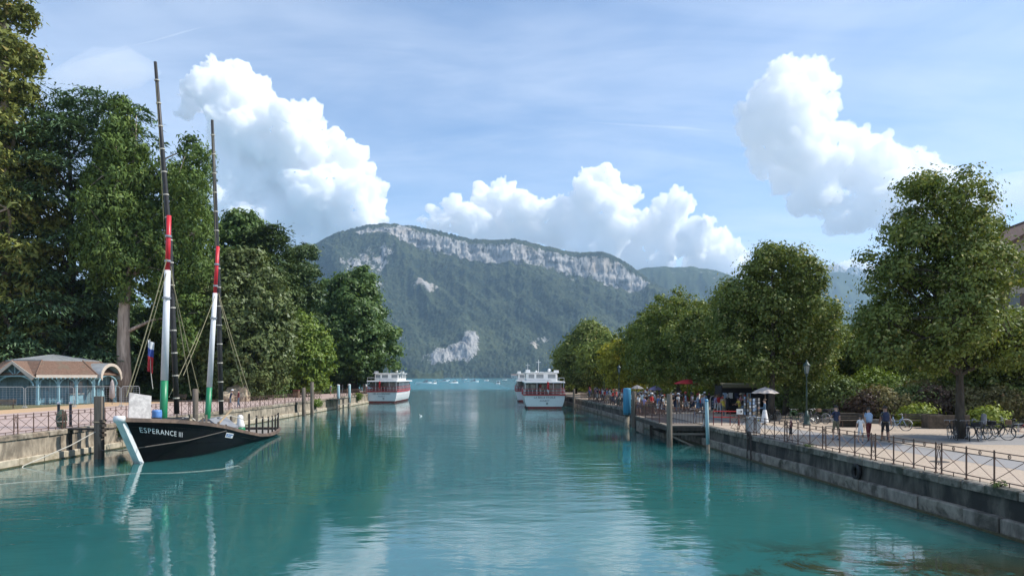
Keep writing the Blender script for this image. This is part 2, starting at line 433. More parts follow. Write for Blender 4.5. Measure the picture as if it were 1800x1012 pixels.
    Fq = np.stack([idx[:-1, :-1], idx[1:, :-1], idx[1:, 1:], idx[:-1, 1:]], -1).reshape(-1, 4)
    me = raw_mesh('mountain', P, Fq, MT, {'rock': rk.ravel()}, smooth=False)
    link('mountain', me, kind='structure', label='long wooded mountain with a pale limestone cliff along its crest')
mountain()
def back_ridge(name, pts, Dc, depth, rough, mat, rock, x0, x1, label, na=260, nt=40):
    px = np.linspace(x0, x1, na); tt = np.linspace(0, 1.15, nt)
    ry = 662 - np.interp(px, [p[0] for p in pts], [p[1] for p in pts])
    ry = ry + fbm(np.stack([px * rough[0], 0 * px, 0 * px + Dc], 1), 4, 0.55) * rough[1]
    PX, T = np.meshgrid(px, tt, indexing='ij'); A = (PX - 900) / F
    D = Dc - depth + depth * T
    e = np.where(T < 1, ry[:, None] * T ** 0.8, ry[:, None] * (1 - (T - 1) * 2)); H = e / F * D
    P = np.stack([(A * D).ravel(), D.ravel(), H.ravel()], 1)
    s = (Dc / 4000.0)
    k = np.clip(T * 3, 0, 1) * np.clip((1.0 - T) * 6, 0.12, 1)
    H = H + k * (fbm(P * np.array([0.0035, 0.0015, 0.0]) / s, 5, 0.55).reshape(T.shape) * 85 * s)
    H[:, 0] = -5
    P = np.stack([(A * D).ravel(), D.ravel(), H.ravel()], 1)
    rk = (rock + fbm(P * 0.004 / s, 4).reshape(T.shape) * 0.25).ravel()
    idx = np.arange(na * nt).reshape(na, nt)
    Fq = np.stack([idx[:-1, :-1], idx[1:, :-1], idx[1:, 1:], idx[:-1, 1:]], -1).reshape(-1, 4)
    link(name, raw_mesh(name, P, Fq, mat, {'rock': rk}, smooth=False), kind='structure', label=label)
back_ridge('mountain_shoulder', [(1040, 500), (1100, 478), (1130, 469), (1180, 466), (1225, 467), (1262, 474), (1290, 484), (1340, 500), (1420, 525), (1560, 580)], 5200, 1500, (0.05, 2.2), MT2, 0.18, 1030, 1560, 'low wooded shoulder of the mountain to the right of the cliffs')
back_ridge('wooded_mountain', [(1330, 520), (1400, 492), (1440, 479), (1468, 473), (1500, 481), (1545, 499), (1620, 520), (1800, 545), (2200, 560)], 6600, 1500, (0.04, 2.0), MT2, 0.15, 1330, 2000, 'blue wooded mountain behind the lime trees')
back_ridge('rocky_peaks', [(1380, 500), (1420, 480), (1440, 468), (1455, 462), (1466, 460), (1478, 464), (1489, 473), (1497, 466), (1508, 467), (1520, 472), (1540, 487), (1600, 496), (1700, 500), (2000, 505)], 8900, 1100, (0.16, 5.0), MT2, 0.62, 1370, 1900, 'jagged pale blue rocky peaks far away on the horizon', na=320)
back_ridge('low_shore_hill', [(380, 600), (480, 610), (560, 622), (620, 634), (680, 646), (730, 655), (790, 660)], 2350, 600, (0.08, 2.0), MT, 0.0, 360, 780, 'low wooded hill at the foot of the mountain on the far shore', na=300, nt=60)

# ------------------------------------------------------------------ clouds (solid, far outside the haze)
def cloud_material():
    m, nt, out = new_mat('cloud white')
    v = node(nt, 'ShaderNodeVolumePrincipled'); nt.links.new(v.outputs[0], out.inputs['Volume'])
    v.inputs['Color'].default_value = (0.9995, 0.9996, 0.9999, 1); v.inputs['Density'].default_value = 0.016; v.inputs['Anisotropy'].default_value = 0.0
    return m
CM = cloud_material(); CMS = cloud_material(); CMS.name = 'cloud soft'; [setattr(n_.inputs['Density'], 'default_value', 0.0085) for n_ in CMS.node_tree.nodes if n_.type == 'PRINCIPLED_VOLUME']
ICO = {}
for k_ in (1, 2):
    bm_ = bmesh.new(); bmesh.ops.create_icosphere(bm_, subdivisions=k_, radius=1.0); bm_.verts.index_update()
    ICO[k_] = (np.array([v.co[:] for v in bm_.verts]), np.array([[v.index for v in f.verts] for f in bm_.faces])); bm_.free()
def cloud(name, sph, D, label, seed, voxel=27.0, kids=14, grow=1.0, mat=None):
    sph = [(x, y, r_ * grow) for x, y, r_ in sph]
    rng = random.Random(seed)
    S = []
    for x, y, r_ in sph:
        d = D + rng.uniform(-1, 1) * r_ * 8
        c = Vector(((x - 900) / F * d, d, (662 - y) / F * d + 4.65)); rad = r_ / F * d
        S.append((c, rad * 0.94, 2))
        for k in range(kids):
            v = Vector((rng.gauss(0.15, 1), rng.gauss(-0.35, 1), rng.gauss(0.35, 1))).normalized()
            r2 = rad * rng.uniform(0.24, 0.48); c2 = c + v * (rad * rng.uniform(0.72, 0.92)); S.append((c2, r2, 2))
            for q in range(6):
                v2 = (v + Vector((rng.gauss(0, 1), rng.gauss(0, 1), rng.gauss(0, 1))) * 0.8).normalized()
                r3 = r2 * rng.uniform(0.25, 0.5)
                if r3 > voxel * 0.9: S.append((c2 + v2 * r2 * rng.uniform(0.75, 0.95), r3, 1))
    Vs, Fs, n0 = [], [], 0
    for c, r_, sub in S:
        tv, tf = ICO[sub]; Vs.append(tv * r_ + np.array(c)); Fs.append(tf + n0); n0 += len(tv)
    me = raw_mesh('tmp', np.concatenate(Vs), np.concatenate(Fs), [])
    o = bpy.data.objects.new('tmp', me); COL.objects.link(o)
    md = o.modifiers.new('r', 'REMESH'); md.mode = 'VOXEL'; md.voxel_size = voxel; md.adaptivity = 0
    dg = bpy.context.evaluated_depsgraph_get(); me2 = bpy.data.meshes.new_from_object(o.evaluated_get(dg))
    bpy.data.objects.remove(o); bpy.data.meshes.remove(me)
    n = len(me2.vertices); V = np.empty(n * 3, np.float32); me2.vertices.foreach_get('co', V); V = V.reshape(-1, 3).astype(float)
    Nn = np.empty(n * 3, np.float32); me2.vertex_normals.foreach_get('vector', Nn); Nn = Nn.reshape(-1, 3)
    h = (np.abs(perlin(V / 490)) - 0.3) * 180 + (np.abs(perlin(V / 230 + 5)) - 0.25) * 130 + (np.abs(perlin(V / 105 + 9)) - 0.25) * 76 + (np.abs(perlin(V / 52)) - .25) * 44 + perlin(V / 26) * 14
    V = V + Nn * h[:, None]
    me2.vertices.foreach_set('co', V.astype(np.float32).ravel()); me2.polygons.foreach_set('use_smooth', np.ones(len(me2.polygons), bool))
    me2.update(); me2.materials.clear(); me2.materials.append(mat or CM); me2.name = name
    link(name, me2, kind='structure', label=label)
cloud('cumulus_cloud', [(390, 138, 34), (438, 152, 34), (352, 156, 30), (335, 182, 22), (470, 190, 30), (400, 185, 50), (425, 235, 58), (490, 212, 40), (538, 208, 28), (520, 250, 48), (480, 290, 62), (560, 285, 46), (607, 298, 42), (560, 350, 62), (628, 345, 44), (645, 385, 38), (430, 330, 50), (395, 310, 38), (368, 300, 28), (380, 352, 50), (470, 390, 52), (600, 400, 60), (540, 420, 52), (400, 370, 46), (350, 330, 30), (440, 410, 46), (365, 390, 40), (320, 165, 14), (312, 200, 12)], 11500, 'towering white cumulus cloud above the left-hand trees', 11)
cloud('cumulus_cloud', [(880, 346, 26), (852, 360, 28), (910, 360, 32), (800, 372, 24), (770, 392, 24), (742, 386, 10), (830, 392, 40), (950, 372, 28), (988, 356, 18), (900, 402, 50), (980, 402, 45), (1034, 311, 22), (1060, 325, 28), (1088, 345, 24), (1042, 352, 40), (1112, 350, 20), (1072, 392, 50), (1186, 344, 18), (1200, 360, 22), (1170, 372, 24), (1150, 412, 50), (1238, 396, 20), (1215, 420, 34), (1265, 420, 22), (1288, 440, 20), (1240, 452, 40), (1306, 455, 13), (1130, 462, 50), (1050, 442, 50), (1285, 476, 28)], 12200, 'long bank of white cumulus cloud behind the mountain crest', 12)
cloud('cumulus_cloud', [(1375, 132, 24), (1420, 136, 28), (1448, 150, 18), (1400, 166, 40), (1330, 166, 16), (1305, 190, 10), (1350, 202, 38), (1440, 200, 24), (1460, 190, 14), (1400, 232, 36), (1430, 250, 16), (1472, 246, 24), (1510, 266, 28), (1490, 242, 18), (1550, 262, 16), (1575, 272, 16), (1600, 287, 22), (1640, 302, 20), (1665, 297, 13), (1690, 332, 22), (1708, 346, 14), (1450, 290, 28), (1510, 310, 28), (1560, 312, 32), (1620, 332, 34), (1460, 352, 24), (1660, 370, 28), (1385, 200, 44), (1410, 260, 40), (1420, 300, 34), (1490, 290, 34), (1440, 330, 30), (1470, 385, 20), (1540, 350, 30), (1700, 370, 26), (1730, 380, 22), (1590, 350, 34), (1520, 290, 30), (1330, 230, 26), (1350, 265, 30), (1380, 310, 26), (1420, 350, 26), (1510, 380, 28), (1580, 395, 26)], 11200, 'tall white cumulus cloud above the right-hand lime trees', 13, grow=1.3, mat=CMS)
cloud('cumulus_cloud', [(1486, 470, 9), (1500, 468, 12), (1516, 470, 9), (1530, 476, 8)], 12500, 'small white cloud peeping over the jagged far peaks', 14, voxel=22)

def thin_cloud(name, pts, D, label, dens, seed, sq=.5):
    m, nt, out = new_mat('thin cloud'); v = node(nt, 'ShaderNodeVolumePrincipled'); nt.links.new(v.outputs[0], out.inputs['Volume'])
    v.inputs['Color'].default_value = (0.9995, 0.9996, 0.9999, 1); v.inputs['Density'].default_value = dens; v.inputs['Anisotropy'].default_value = 0.0
    b = MB(); b.smooth = True; rr = random.Random(seed)
    P = [Vector(((x - 900) / F * D, D, (662 - y) / F * D)) for x, y, _ in pts]; k = D / F
    b.tube(P, [max(1.0, r_ * k) for _, _, r_ in pts], 28)
    V = np.array(b.v); n = fbm(V * np.array([.0022, .0012, .005]) + seed, 4, .6); ax = np.array(P).mean(0); V = V + (V - ax) * np.array([.08, .25, .55]) * n[:, None]
    b.v = [tuple(q) for q in V]; b.build(name, m, kind='structure', label=label)
thin_cloud('cirrus_cloud', [(60, 150, 1), (95, 142, 16), (140, 132, 30), (185, 126, 38), (230, 122, 34), (265, 124, 18), (290, 128, 1)], 11000, 'thin white veil of cloud above the left-hand conifers', .0011, 3)
thin_cloud('cirrus_cloud', [(1690, 352, 1), (1720, 345, 16), (1770, 338, 30), (1830, 334, 34), (1900, 330, 30), (1980, 330, 1)], 11000, 'thin white veil of cloud at the right edge', .0013, 5)
thin_cloud('vapour_trail', [(232, 82, .5), (270, 72, 1.6), (320, 57, 1.8), (362, 43, .3)], 11000, 'short faint vapour trail above the front mast', .006, 7)
thin_cloud('vapour_trail', [(1020, 212, .5), (1100, 218, 1.8), (1200, 224, 2.2), (1290, 232, .3)], 11000, 'faint vapour trail left of the right-hand cloud', .005, 8)
# ------------------------------------------------------------------ haze
def haze():
    m, nt, out = new_mat('air'); v = node(nt, 'ShaderNodeVolumePrincipled')
    v.inputs['Color'].default_value = (0.55, 0.76, 1.0, 1); v.inputs['Density'].default_value = 7.0e-5; v.inputs['Anisotropy'].default_value = 0.2
    nt.links.new(v.outputs[0], out.inputs['Volume'])
    b = MB(); b.box((0, 4600, 748), (17000, 10000, 1502)); b.build('haze', m, kind='stuff', label='thin blue summer haze over the lake')
haze()
# ------------------------------------------------------------------ ground
QL = -25.7                                   # left quay face, parallel to the canal
def qr(y): return 15.6 - 0.052 * y           # right quay face at depth y
RE = 168.0; LE = 152.0                       # where the two quays end at the lake
sand = pmat('sandy gravel', (0.40, 0.32, 0.245), 0.9, 0.16, 9.0, 0.25, col2=(0.36, 0.29, 0.22), scale2=0.35, f2=(0.5, 0.75), world_co=True)
pink = pmat('pink asphalt', (0.43, 0.325, 0.285), 0.88, 0.12, 14.0, 0.15, col2=(0.36, 0.28, 0.25), scale2=0.25, f2=(0.48, 0.7), world_co=True)
ochre = pmat('ochre gravel', (0.50, 0.33, 0.185), 0.9, 0.16, 8.0, 0.2, col2=(0.42, 0.30, 0.19), scale2=0.3, world_co=True)
lawn = pmat('dry lawn', (0.12, 0.115, 0.05), 0.95, 0.3, 6.0, 0.5, col2=(0.24, 0.19, 0.09), scale2=0.25, f2=(0.5, 0.7), world_co=True)
tarmac = pmat('grey asphalt', (0.255, 0.245, 0.24), 0.9, 0.12, 16.0, 0.15, col2=(0.20, 0.195, 0.19), scale2=0.3, f2=(0.5, 0.7), world_co=True)
soil = pmat('dark soil', (0.075, 0.060, 0.042), 0.95, 0.3, 5.0, 0.5, world_co=True)
def sheet(name, poly, z, mat, label):
    b = MB(); b.add([(x, y, z) for x, y in poly], [tuple(range(len(poly)))]); return b.build(name, mat, kind='structure', label=label)
def land(name, poly, z0, z1, mat, label):
    b = MB(); b.prism(poly, z0, z1, lambda u, v, w: (u, v, w)); return b.build(name, mat, kind='structure', label=label)
land('park_ground', [(-900, -30), (QL - 0.42, -30), (QL - 0.42, LE), (-60, LE + 4), (-900, LE + 20)], -2, LZ - 0.006, lawn, 'dry park lawn under the trees on the left bank')
sheet('pink_path', [(QL - 0.4, -30), (QL - 0.4, LE - 0.3), (-37.5, LE - 0.3), (-39, 105), (-41, 75), (-41.5, -30)], LZ, pink, 'pinkish asphalt promenade along the left quay')
sheet('gravel_path', [(-41.5, -30), (-41, 75), (-39, 105), (-37.5, LE - 0.3), (-46, LE - 0.3), (-50, 118), (-51, 92), (-46.5, 78), (-46, 60), (-47, -30)], LZ - 0.001, ochre, 'ochre gravel strip between the pink path and the park trees')
land('right_bank', [(qr(-30) + 0.42, -30), (900, -30), (900, RE + 12), (qr(RE) + 0.42, RE)], -2, RZ - 0.006, soil, 'dark planted soil of the right bank')
sheet('gravel_promenade', [(qr(-30) + 0.40, -30), (60, -30), (60, 43), (27, 46.5), (24.5, 52), (23, 70), (24, RE - 1), (qr(RE) + 0.4, RE - 1)], RZ, sand, 'sandy gravel promenade under the lime trees')
sheet('asphalt_lane', [(qr(-5) + 4.4, -5), (22.5, -5), (20.8, 20), (19.6, 29.5), (18.6, 36), (16.2, 58), (qr(62) + 2.6, 62), (qr(40) + 2.9, 40), (qr(29) + 3.3, 29), (qr(20) + 4.2, 20)], RZ + 0.004, tarmac, 'grey asphalt lane between the quay railing and the gravel')
sheet('asphalt_lane', [(22.5, 34.6), (60, 30.5), (60, 37.2), (30, 40.6), (21.5, 39.6)], RZ + 0.003, tarmac, 'grey asphalt strip under the parked bicycles')

edge_s = pmat('stone edging', (0.44, 0.40, 0.34), 0.9, 0.15, 6.0, 0.2, world_co=True)
def edging(pts, label):
    root = empty('stone_edging', (0, 0, 0), label=label, cat='edging'); a = Vector((*pts[0], 0))
    for p_, q_ in zip(pts[:-1], pts[1:]):
        p_ = Vector((*p_, 0)); q_ = Vector((*q_, 0)); n_ = max(1, int((q_ - p_).length / 1.2)); d_ = (q_ - p_) / n_
        for i in range(n_):
            c_ = p_ + d_ * (i + .5); b = MB(); b.box((c_.x, c_.y, RZ + .002), (d_.length - .02, .14, .03), rz=math.atan2(d_.y, d_.x)); b.build('edging_stone', edge_s, root)
edging([(20.9, 19), (19.7, 29.5), (18.7, 36), (16.3, 57)], 'pale stone edging along the far side of the asphalt lane')
edging([(22, 41.3), (30, 40.8), (44, 38.6)], 'pale stone edging behind the bicycles by the big lime trunk')
root_ = empty('drain_cover', (16.6, 27.6, RZ + .006), label='round iron drain cover set in the asphalt lane', cat='drain cover')
b = MB(); b.lathe([(.34, 0), (.34, .008), (.30, .012)], n=20); b.build('lid', pmat('cast iron', (.08, .075, .07), .6, .2, 20.0, .3), root_)
# ------------------------------------------------------------------ quay walls
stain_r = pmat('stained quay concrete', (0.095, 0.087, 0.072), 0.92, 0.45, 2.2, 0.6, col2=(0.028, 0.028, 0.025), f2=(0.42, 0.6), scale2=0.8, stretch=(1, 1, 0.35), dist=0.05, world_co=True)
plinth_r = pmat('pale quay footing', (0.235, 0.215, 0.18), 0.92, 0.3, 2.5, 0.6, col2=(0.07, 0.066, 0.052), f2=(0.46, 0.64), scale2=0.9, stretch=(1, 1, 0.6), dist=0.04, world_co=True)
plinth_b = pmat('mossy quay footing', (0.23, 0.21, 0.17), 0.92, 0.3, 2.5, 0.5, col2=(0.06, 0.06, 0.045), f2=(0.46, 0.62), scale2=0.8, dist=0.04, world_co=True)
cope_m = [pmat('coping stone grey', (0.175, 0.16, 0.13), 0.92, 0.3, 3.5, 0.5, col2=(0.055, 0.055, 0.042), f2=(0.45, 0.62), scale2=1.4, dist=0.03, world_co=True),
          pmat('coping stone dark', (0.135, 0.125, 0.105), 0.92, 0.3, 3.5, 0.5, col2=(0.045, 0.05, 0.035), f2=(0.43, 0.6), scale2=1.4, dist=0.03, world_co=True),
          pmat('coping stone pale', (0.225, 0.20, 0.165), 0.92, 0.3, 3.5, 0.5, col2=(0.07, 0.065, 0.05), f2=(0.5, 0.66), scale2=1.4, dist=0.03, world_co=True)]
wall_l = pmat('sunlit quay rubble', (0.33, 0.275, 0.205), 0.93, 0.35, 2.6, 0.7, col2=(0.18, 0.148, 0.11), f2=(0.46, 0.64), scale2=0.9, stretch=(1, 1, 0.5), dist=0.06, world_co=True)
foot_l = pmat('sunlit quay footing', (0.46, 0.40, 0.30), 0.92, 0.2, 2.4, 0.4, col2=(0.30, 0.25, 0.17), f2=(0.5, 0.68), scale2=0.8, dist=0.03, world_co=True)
algae = pmat('algae line', (0.075, 0.072, 0.035), 0.6, 0.3, 6.0, 0.3, world_co=True)
def quay(name, label, p0, p1, inward, ztop, wall_mat, cope_mats, foot_mats, foot_h, foot_out, seed, y_near):
    """wall body, coping stones, footing blocks, waterline; 'inward' = unit vector from the wall face into the land"""
    rng = random.Random(seed)
    a = Vector((*p0, 0)); b = Vector((*p1, 0)); d = (b - a); Ltot = d.length; d.normalize(); n = Vector((*inward, 0))
    rz = math.atan2(d.y, d.x)
    root = empty(name, a, label=label, cat='quay wall')
    def P(s, w, z): q = d * s + n * w; return (q.x, q.y, z)
    m = MB(); ns = int(Ltot / 1.5)
    rings = []
    for i in range(ns + 1):
        s = Ltot * i / ns
        j = lambda: rng.uniform(-0.03, 0.03)
        rings.append([P(s, 0.4, -2), P(s, 0.0 + j(), -2), P(s, 0.0 + j(), 0.5), P(s, 0.0 + j(), 0.85), P(s, 0.02 + j(), ztop - 0.25), P(s, 0.4, ztop - 0.25)])
    m.loft(rings, closed=True, cap=True); m.build('wall_body', wall_mat, root)
    # coping: one object per stone
    vars_ = []
    for k in range(5):
        q = MB(); Lk = 1.0; q.bevbox((0, 0, 0), (Lk, 0.52, 0.26 - 0.006), 0.025 + 0.006 * k)
        me = q.mesh('coping_stone', cope_mats[0]); vars_.append(me)
    meshes = [[None] * len(cope_mats) for _ in vars_]
    for i, me in enumerate(vars_):
        for k, mt in enumerate(cope_mats):
            m2 = me if k == 0 else me.copy(); m2.materials[0] = mt; meshes[i][k] = m2
    s = 0.0; cnt = 0
    while s < Ltot - 0.4:
        L_ = min(rng.uniform(0.95, 1.5), Ltot - s)
        me = meshes[rng.randrange(5)][rng.randrange(len(cope_mats))]
        o = link('coping_stone', me, root, P(s + L_ / 2, 0.19 + rng.uniform(-0.02, 0.02), ztop - 0.125 + rng.uniform(-0.012, 0.004)), (rng.uniform(-.008, .008), 0, rz + rng.uniform(-.006, .006)))
        o.scale = (L_ - 0.022, 1, 1); s += L_; cnt += 1
    # footing blocks
    vars2 = []
    for k in range(3):
        q = MB(); q.bevbox((0, 0, 0), (1, foot_out + 0.12, foot_h + 0.5), 0.03 + 0.01 * k); vars2.append(q)
    fm = [[q.mesh('footing_block', mt) for mt in foot_mats] for q in vars2]
    s = 0.0
    while s < Ltot - 0.4:
        L_ = min(rng.uniform(1.5, 2.6), Ltot - s)
        o = link('footing_block', fm[rng.randrange(3)][rng.randrange(len(foot_mats))], root, P(s + L_ / 2, 0.06 - foot_out / 2 + rng.uniform(-0.03, 0.03), foot_h / 2 - 0.25 + rng.uniform(-0.03, 0.02)), (0, 0, rz + rng.uniform(-.008, .008)))
        o.scale = (L_ - 0.02, 1, 1); s += L_
    m = MB(); m.box((0, 0, 0), (Ltot, 0.1, 0.24)); o = m.build('algae_line', algae, root, P(Ltot / 2, -foot_out - 0.035, -0.05), (0, 0, rz))
    return root
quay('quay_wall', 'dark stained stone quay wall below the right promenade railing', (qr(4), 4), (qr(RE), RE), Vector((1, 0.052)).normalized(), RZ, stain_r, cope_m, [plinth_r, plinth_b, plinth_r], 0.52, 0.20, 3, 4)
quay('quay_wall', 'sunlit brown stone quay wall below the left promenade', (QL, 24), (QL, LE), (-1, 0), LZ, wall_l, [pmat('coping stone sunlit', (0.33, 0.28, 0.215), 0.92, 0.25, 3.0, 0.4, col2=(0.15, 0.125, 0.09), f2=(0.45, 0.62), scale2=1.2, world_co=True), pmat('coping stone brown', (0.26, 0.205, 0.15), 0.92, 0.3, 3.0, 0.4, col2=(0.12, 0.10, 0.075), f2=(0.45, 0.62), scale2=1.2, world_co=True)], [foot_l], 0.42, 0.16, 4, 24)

# ------------------------------------------------------------------ trees
bark_lime = pmat('lime bark', (0.060, 0.050, 0.038), 0.95, 0.35, 6.0, 0.8, stretch=(1, 1, 0.25), dist=0.05)
bark_red = pmat('redwood bark', (0.50, 0.40, 0.32), 0.95, 0.25, 3.0, 0.9, col2=(0.30, 0.23, 0.18), f2=(0.45, 0.6), scale2=2.0, stretch=(1, 1, 0.12), dist=0.08)
LM = {
 'lime': leaf_mat('lime leaves', (0.024, 0.044, 0.011), (0.098, 0.118, 0.026), (0.30, 0.27, 0.11), 0.36, 0.05),
 'lime2': leaf_mat('lime leaves mid', (0.030, 0.053, 0.012), (0.095, 0.115, 0.022), (0.22, 0.20, 0.06), 0.38, 0.05),
 'yellow': leaf_mat('yellowing leaves', (0.065, 0.078, 0.010), (0.23, 0.21, 0.022), (0.36, 0.30, 0.04), 0.40, 0.05),
 'sequoia': leaf_mat('redwood sprays', (0.036, 0.050, 0.015), (0.115, 0.122, 0.030), (0.20, 0.15, 0.05), 0.22, 0.03),
 'cedar': leaf_mat('cedar needles', (0.026, 0.048, 0.028), (0.066, 0.105, 0.048), (0.10, 0.14, 0.05), 0.18, 0.04),
 'cypress': leaf_mat('swamp cypress sprays', (0.022, 0.042, 0.014), (0.074, 0.108, 0.026), (0.13, 0.16, 0.04), 0.25, 0.03),
 'olive': leaf_mat('holm oak leaves', (0.026, 0.040, 0.014), (0.072, 0.090, 0.030), (0.12, 0.125, 0.045), 0.25, 0.05),
 'pine': leaf_mat('pine tufts', (0.018, 0.034, 0.015), (0.050, 0.072, 0.026), (0.08, 0.10, 0.035), 0.2, 0.04),
 'bright': leaf_mat('bright maple leaves', (0.030, 0.056, 0.010), (0.098, 0.135, 0.020), (0.16, 0.19, 0.03), 0.40, 0.05),
 'oak': leaf_mat('oak leaves', (0.020, 0.044, 0.012), (0.056, 0.088, 0.022), (0.10, 0.13, 0.035), 0.32, 0.06),
 'shrub': leaf_mat('shrub leaves', (0.028, 0.050, 0.014), (0.085, 0.110, 0.030), (0.15, 0.16, 0.05), 0.32, 0.06),
 'smoke': leaf_mat('purple smoke bush leaves', (0.024, 0.017, 0.013), (0.062, 0.040, 0.028), (0.11, 0.085, 0.04), 0.25, 0.05),
 'rust': leaf_mat('rusty hydrangea leaves', (0.045, 0.046, 0.018), (0.115, 0.100, 0.040), (0.20, 0.13, 0.08), 0.3, 0.04),
 'limegreen': leaf_mat('yellow green shrub leaves', (0.050, 0.075, 0.012), (0.14, 0.165, 0.025), (0.22, 0.23, 0.05), 0.40, 0.05),
}
def unit(v): return v / np.maximum(np.linalg.norm(v, axis=1)[:, None], 1e-9)
def leaf_cloud(C, Nn, size, rng, aspect=0.6, T=None):
    """diamond leaves, folded along the middle"""
    n = len(C); r_ = rng.normal(size=(n, 3))
    if T is None: T = r_ - Nn * (r_ * Nn).sum(1)[:, None]
    else: T = T + 0.25 * r_; T = T - Nn * (T * Nn).sum(1)[:, None]
    T = unit(T); B = np.cross(Nn, T)
    s = size * rng.uniform(0.5, 1.5, n)[:, None]; w = s * aspect
    if size >= 0.29:        # far sprays: one pointed face each
        V = np.stack([C - T * s * 0.5 - B * w * 0.62, C - T * s * 0.5 + B * w * 0.62, C + T * s * 0.66], 1).reshape(-1, 3)
        return V, np.arange(n * 3).reshape(n, 3)
    V = np.stack([C - T * s * 0.5, C + B * w * 0.5 + Nn * s * 0.12, C + T * s * 0.5, C - B * w * 0.5 + Nn * s * 0.12], 1).reshape(-1, 3)
    return V, np.arange(n * 4).reshape(n, 4)
def crown_mesh(name, blobs, nclump, per, cr, size, mat, seed, style='broad', aspect=0.62, rough=0.22, fill=0.22, droop=0.0, zcut=None, rmin=0.72):
    rng = np.random.default_rng(seed); B = np.array(blobs, float); c0 = B[:, :3]; r0 = B[:, 3:6]
    area = (r0[:, 0] * r0[:, 1] + r0[:, 0] * r0[:, 2] + r0[:, 1] * r0[:, 2]); pr = area / area.sum()
    k = rng.choice(len(B), int(nclump * 1.9), p=pr)
    dirs = unit(rng.normal(size=(len(k), 3)) + np.array([0, 0, 0.22]))
    rad = rng.uniform(rmin, 1.06, len(k)); P = c0[k] + dirs * r0[k] * rad[:, None]
    P = P + dirs * (perlin(P / (cr * 4.5) + seed % 97) * rough * r0[k].mean(1))[:, None]
    inside = np.zeros(len(P), bool)
    for b in range(len(B)):
        q = np.linalg.norm((P - c0[b]) / r0[b], axis=1) < 0.62
        inside |= q & (k != b)
    keep = ~inside | (rng.random(len(P)) < fill); P = P[keep][:nclump]; D = dirs[keep][:nclump]; n = len(P)
    if zcut is not None: m = P[:, 2] > zcut; P = P[m]; D = D[m]; n = len(P)
    tint0 = np.clip(rng.normal(0.45, 0.20, n), 0, 1)
    crs = cr * rng.uniform(0.5, 1.6, n)
    G = rng.normal(size=(n, per, 3)) * 0.55
    if style == 'broad': G *= np.array([1, 1, 0.62])
    elif style == 'plate': G *= np.array([1.25, 1.25, 0.16])
    elif style == 'droop': G *= np.array([0.80, 0.80, 0.85]); G[..., 2] -= 0.45 * (G[..., 0] ** 2 + G[..., 1] ** 2)
    elif style == 'tuft': G *= np.array([0.85, 0.85, 0.62])
    if style == 'plate':   # tilt the plates outwards and down
        G[..., 2] -= (np.einsum('npk,nk->np', G[..., :2], D[:, :2])) * 0.35 * (1 + droop)
    C = (P[:, None, :] + G * crs[:, None, None]).reshape(-1, 3)
    out = np.repeat(D, per, 0); rnd = rng.normal(size=C.shape); g = G.reshape(-1, 3)
    if style == 'broad': N_ = unit(g * 1.1 + out * 0.35 + np.array([0, 0, 0.40]) + rnd * 0.36); T = None
    elif style == 'plate': N_ = unit(np.array([0, 0, 1.0]) + out * 0.25 + rnd * 0.38); T = out * 1.0 + rnd * 0.5 - np.array([0, 0, .3])
    elif style == 'droop': N_ = unit(out * 0.5 + g * 0.9 + rnd * 0.45 + np.array([0, 0, 0.35])); T = np.array([0, 0, -0.7]) + out * 0.45 + rnd * 0.5
    else: N_ = unit(g * 0.9 + out * 0.3 + rnd * 0.5 + np.array([0, 0, .3])); T = g + np.array([0, 0, .4]) + rnd * .3
    V, Fq = leaf_cloud(C, N_, size, rng, aspect, T)
    t = np.clip(np.repeat(tint0, per) * 0.75 + rng.uniform(0, 0.33, len(C)), 0, 1)
    tip = rng.random(len(C)) < 0.08; t[tip] = rng.uniform(0.85, 1, tip.sum())
    return raw_mesh(name, V, Fq, mat, {'tint': np.repeat(t, Fq.shape[1])}), P
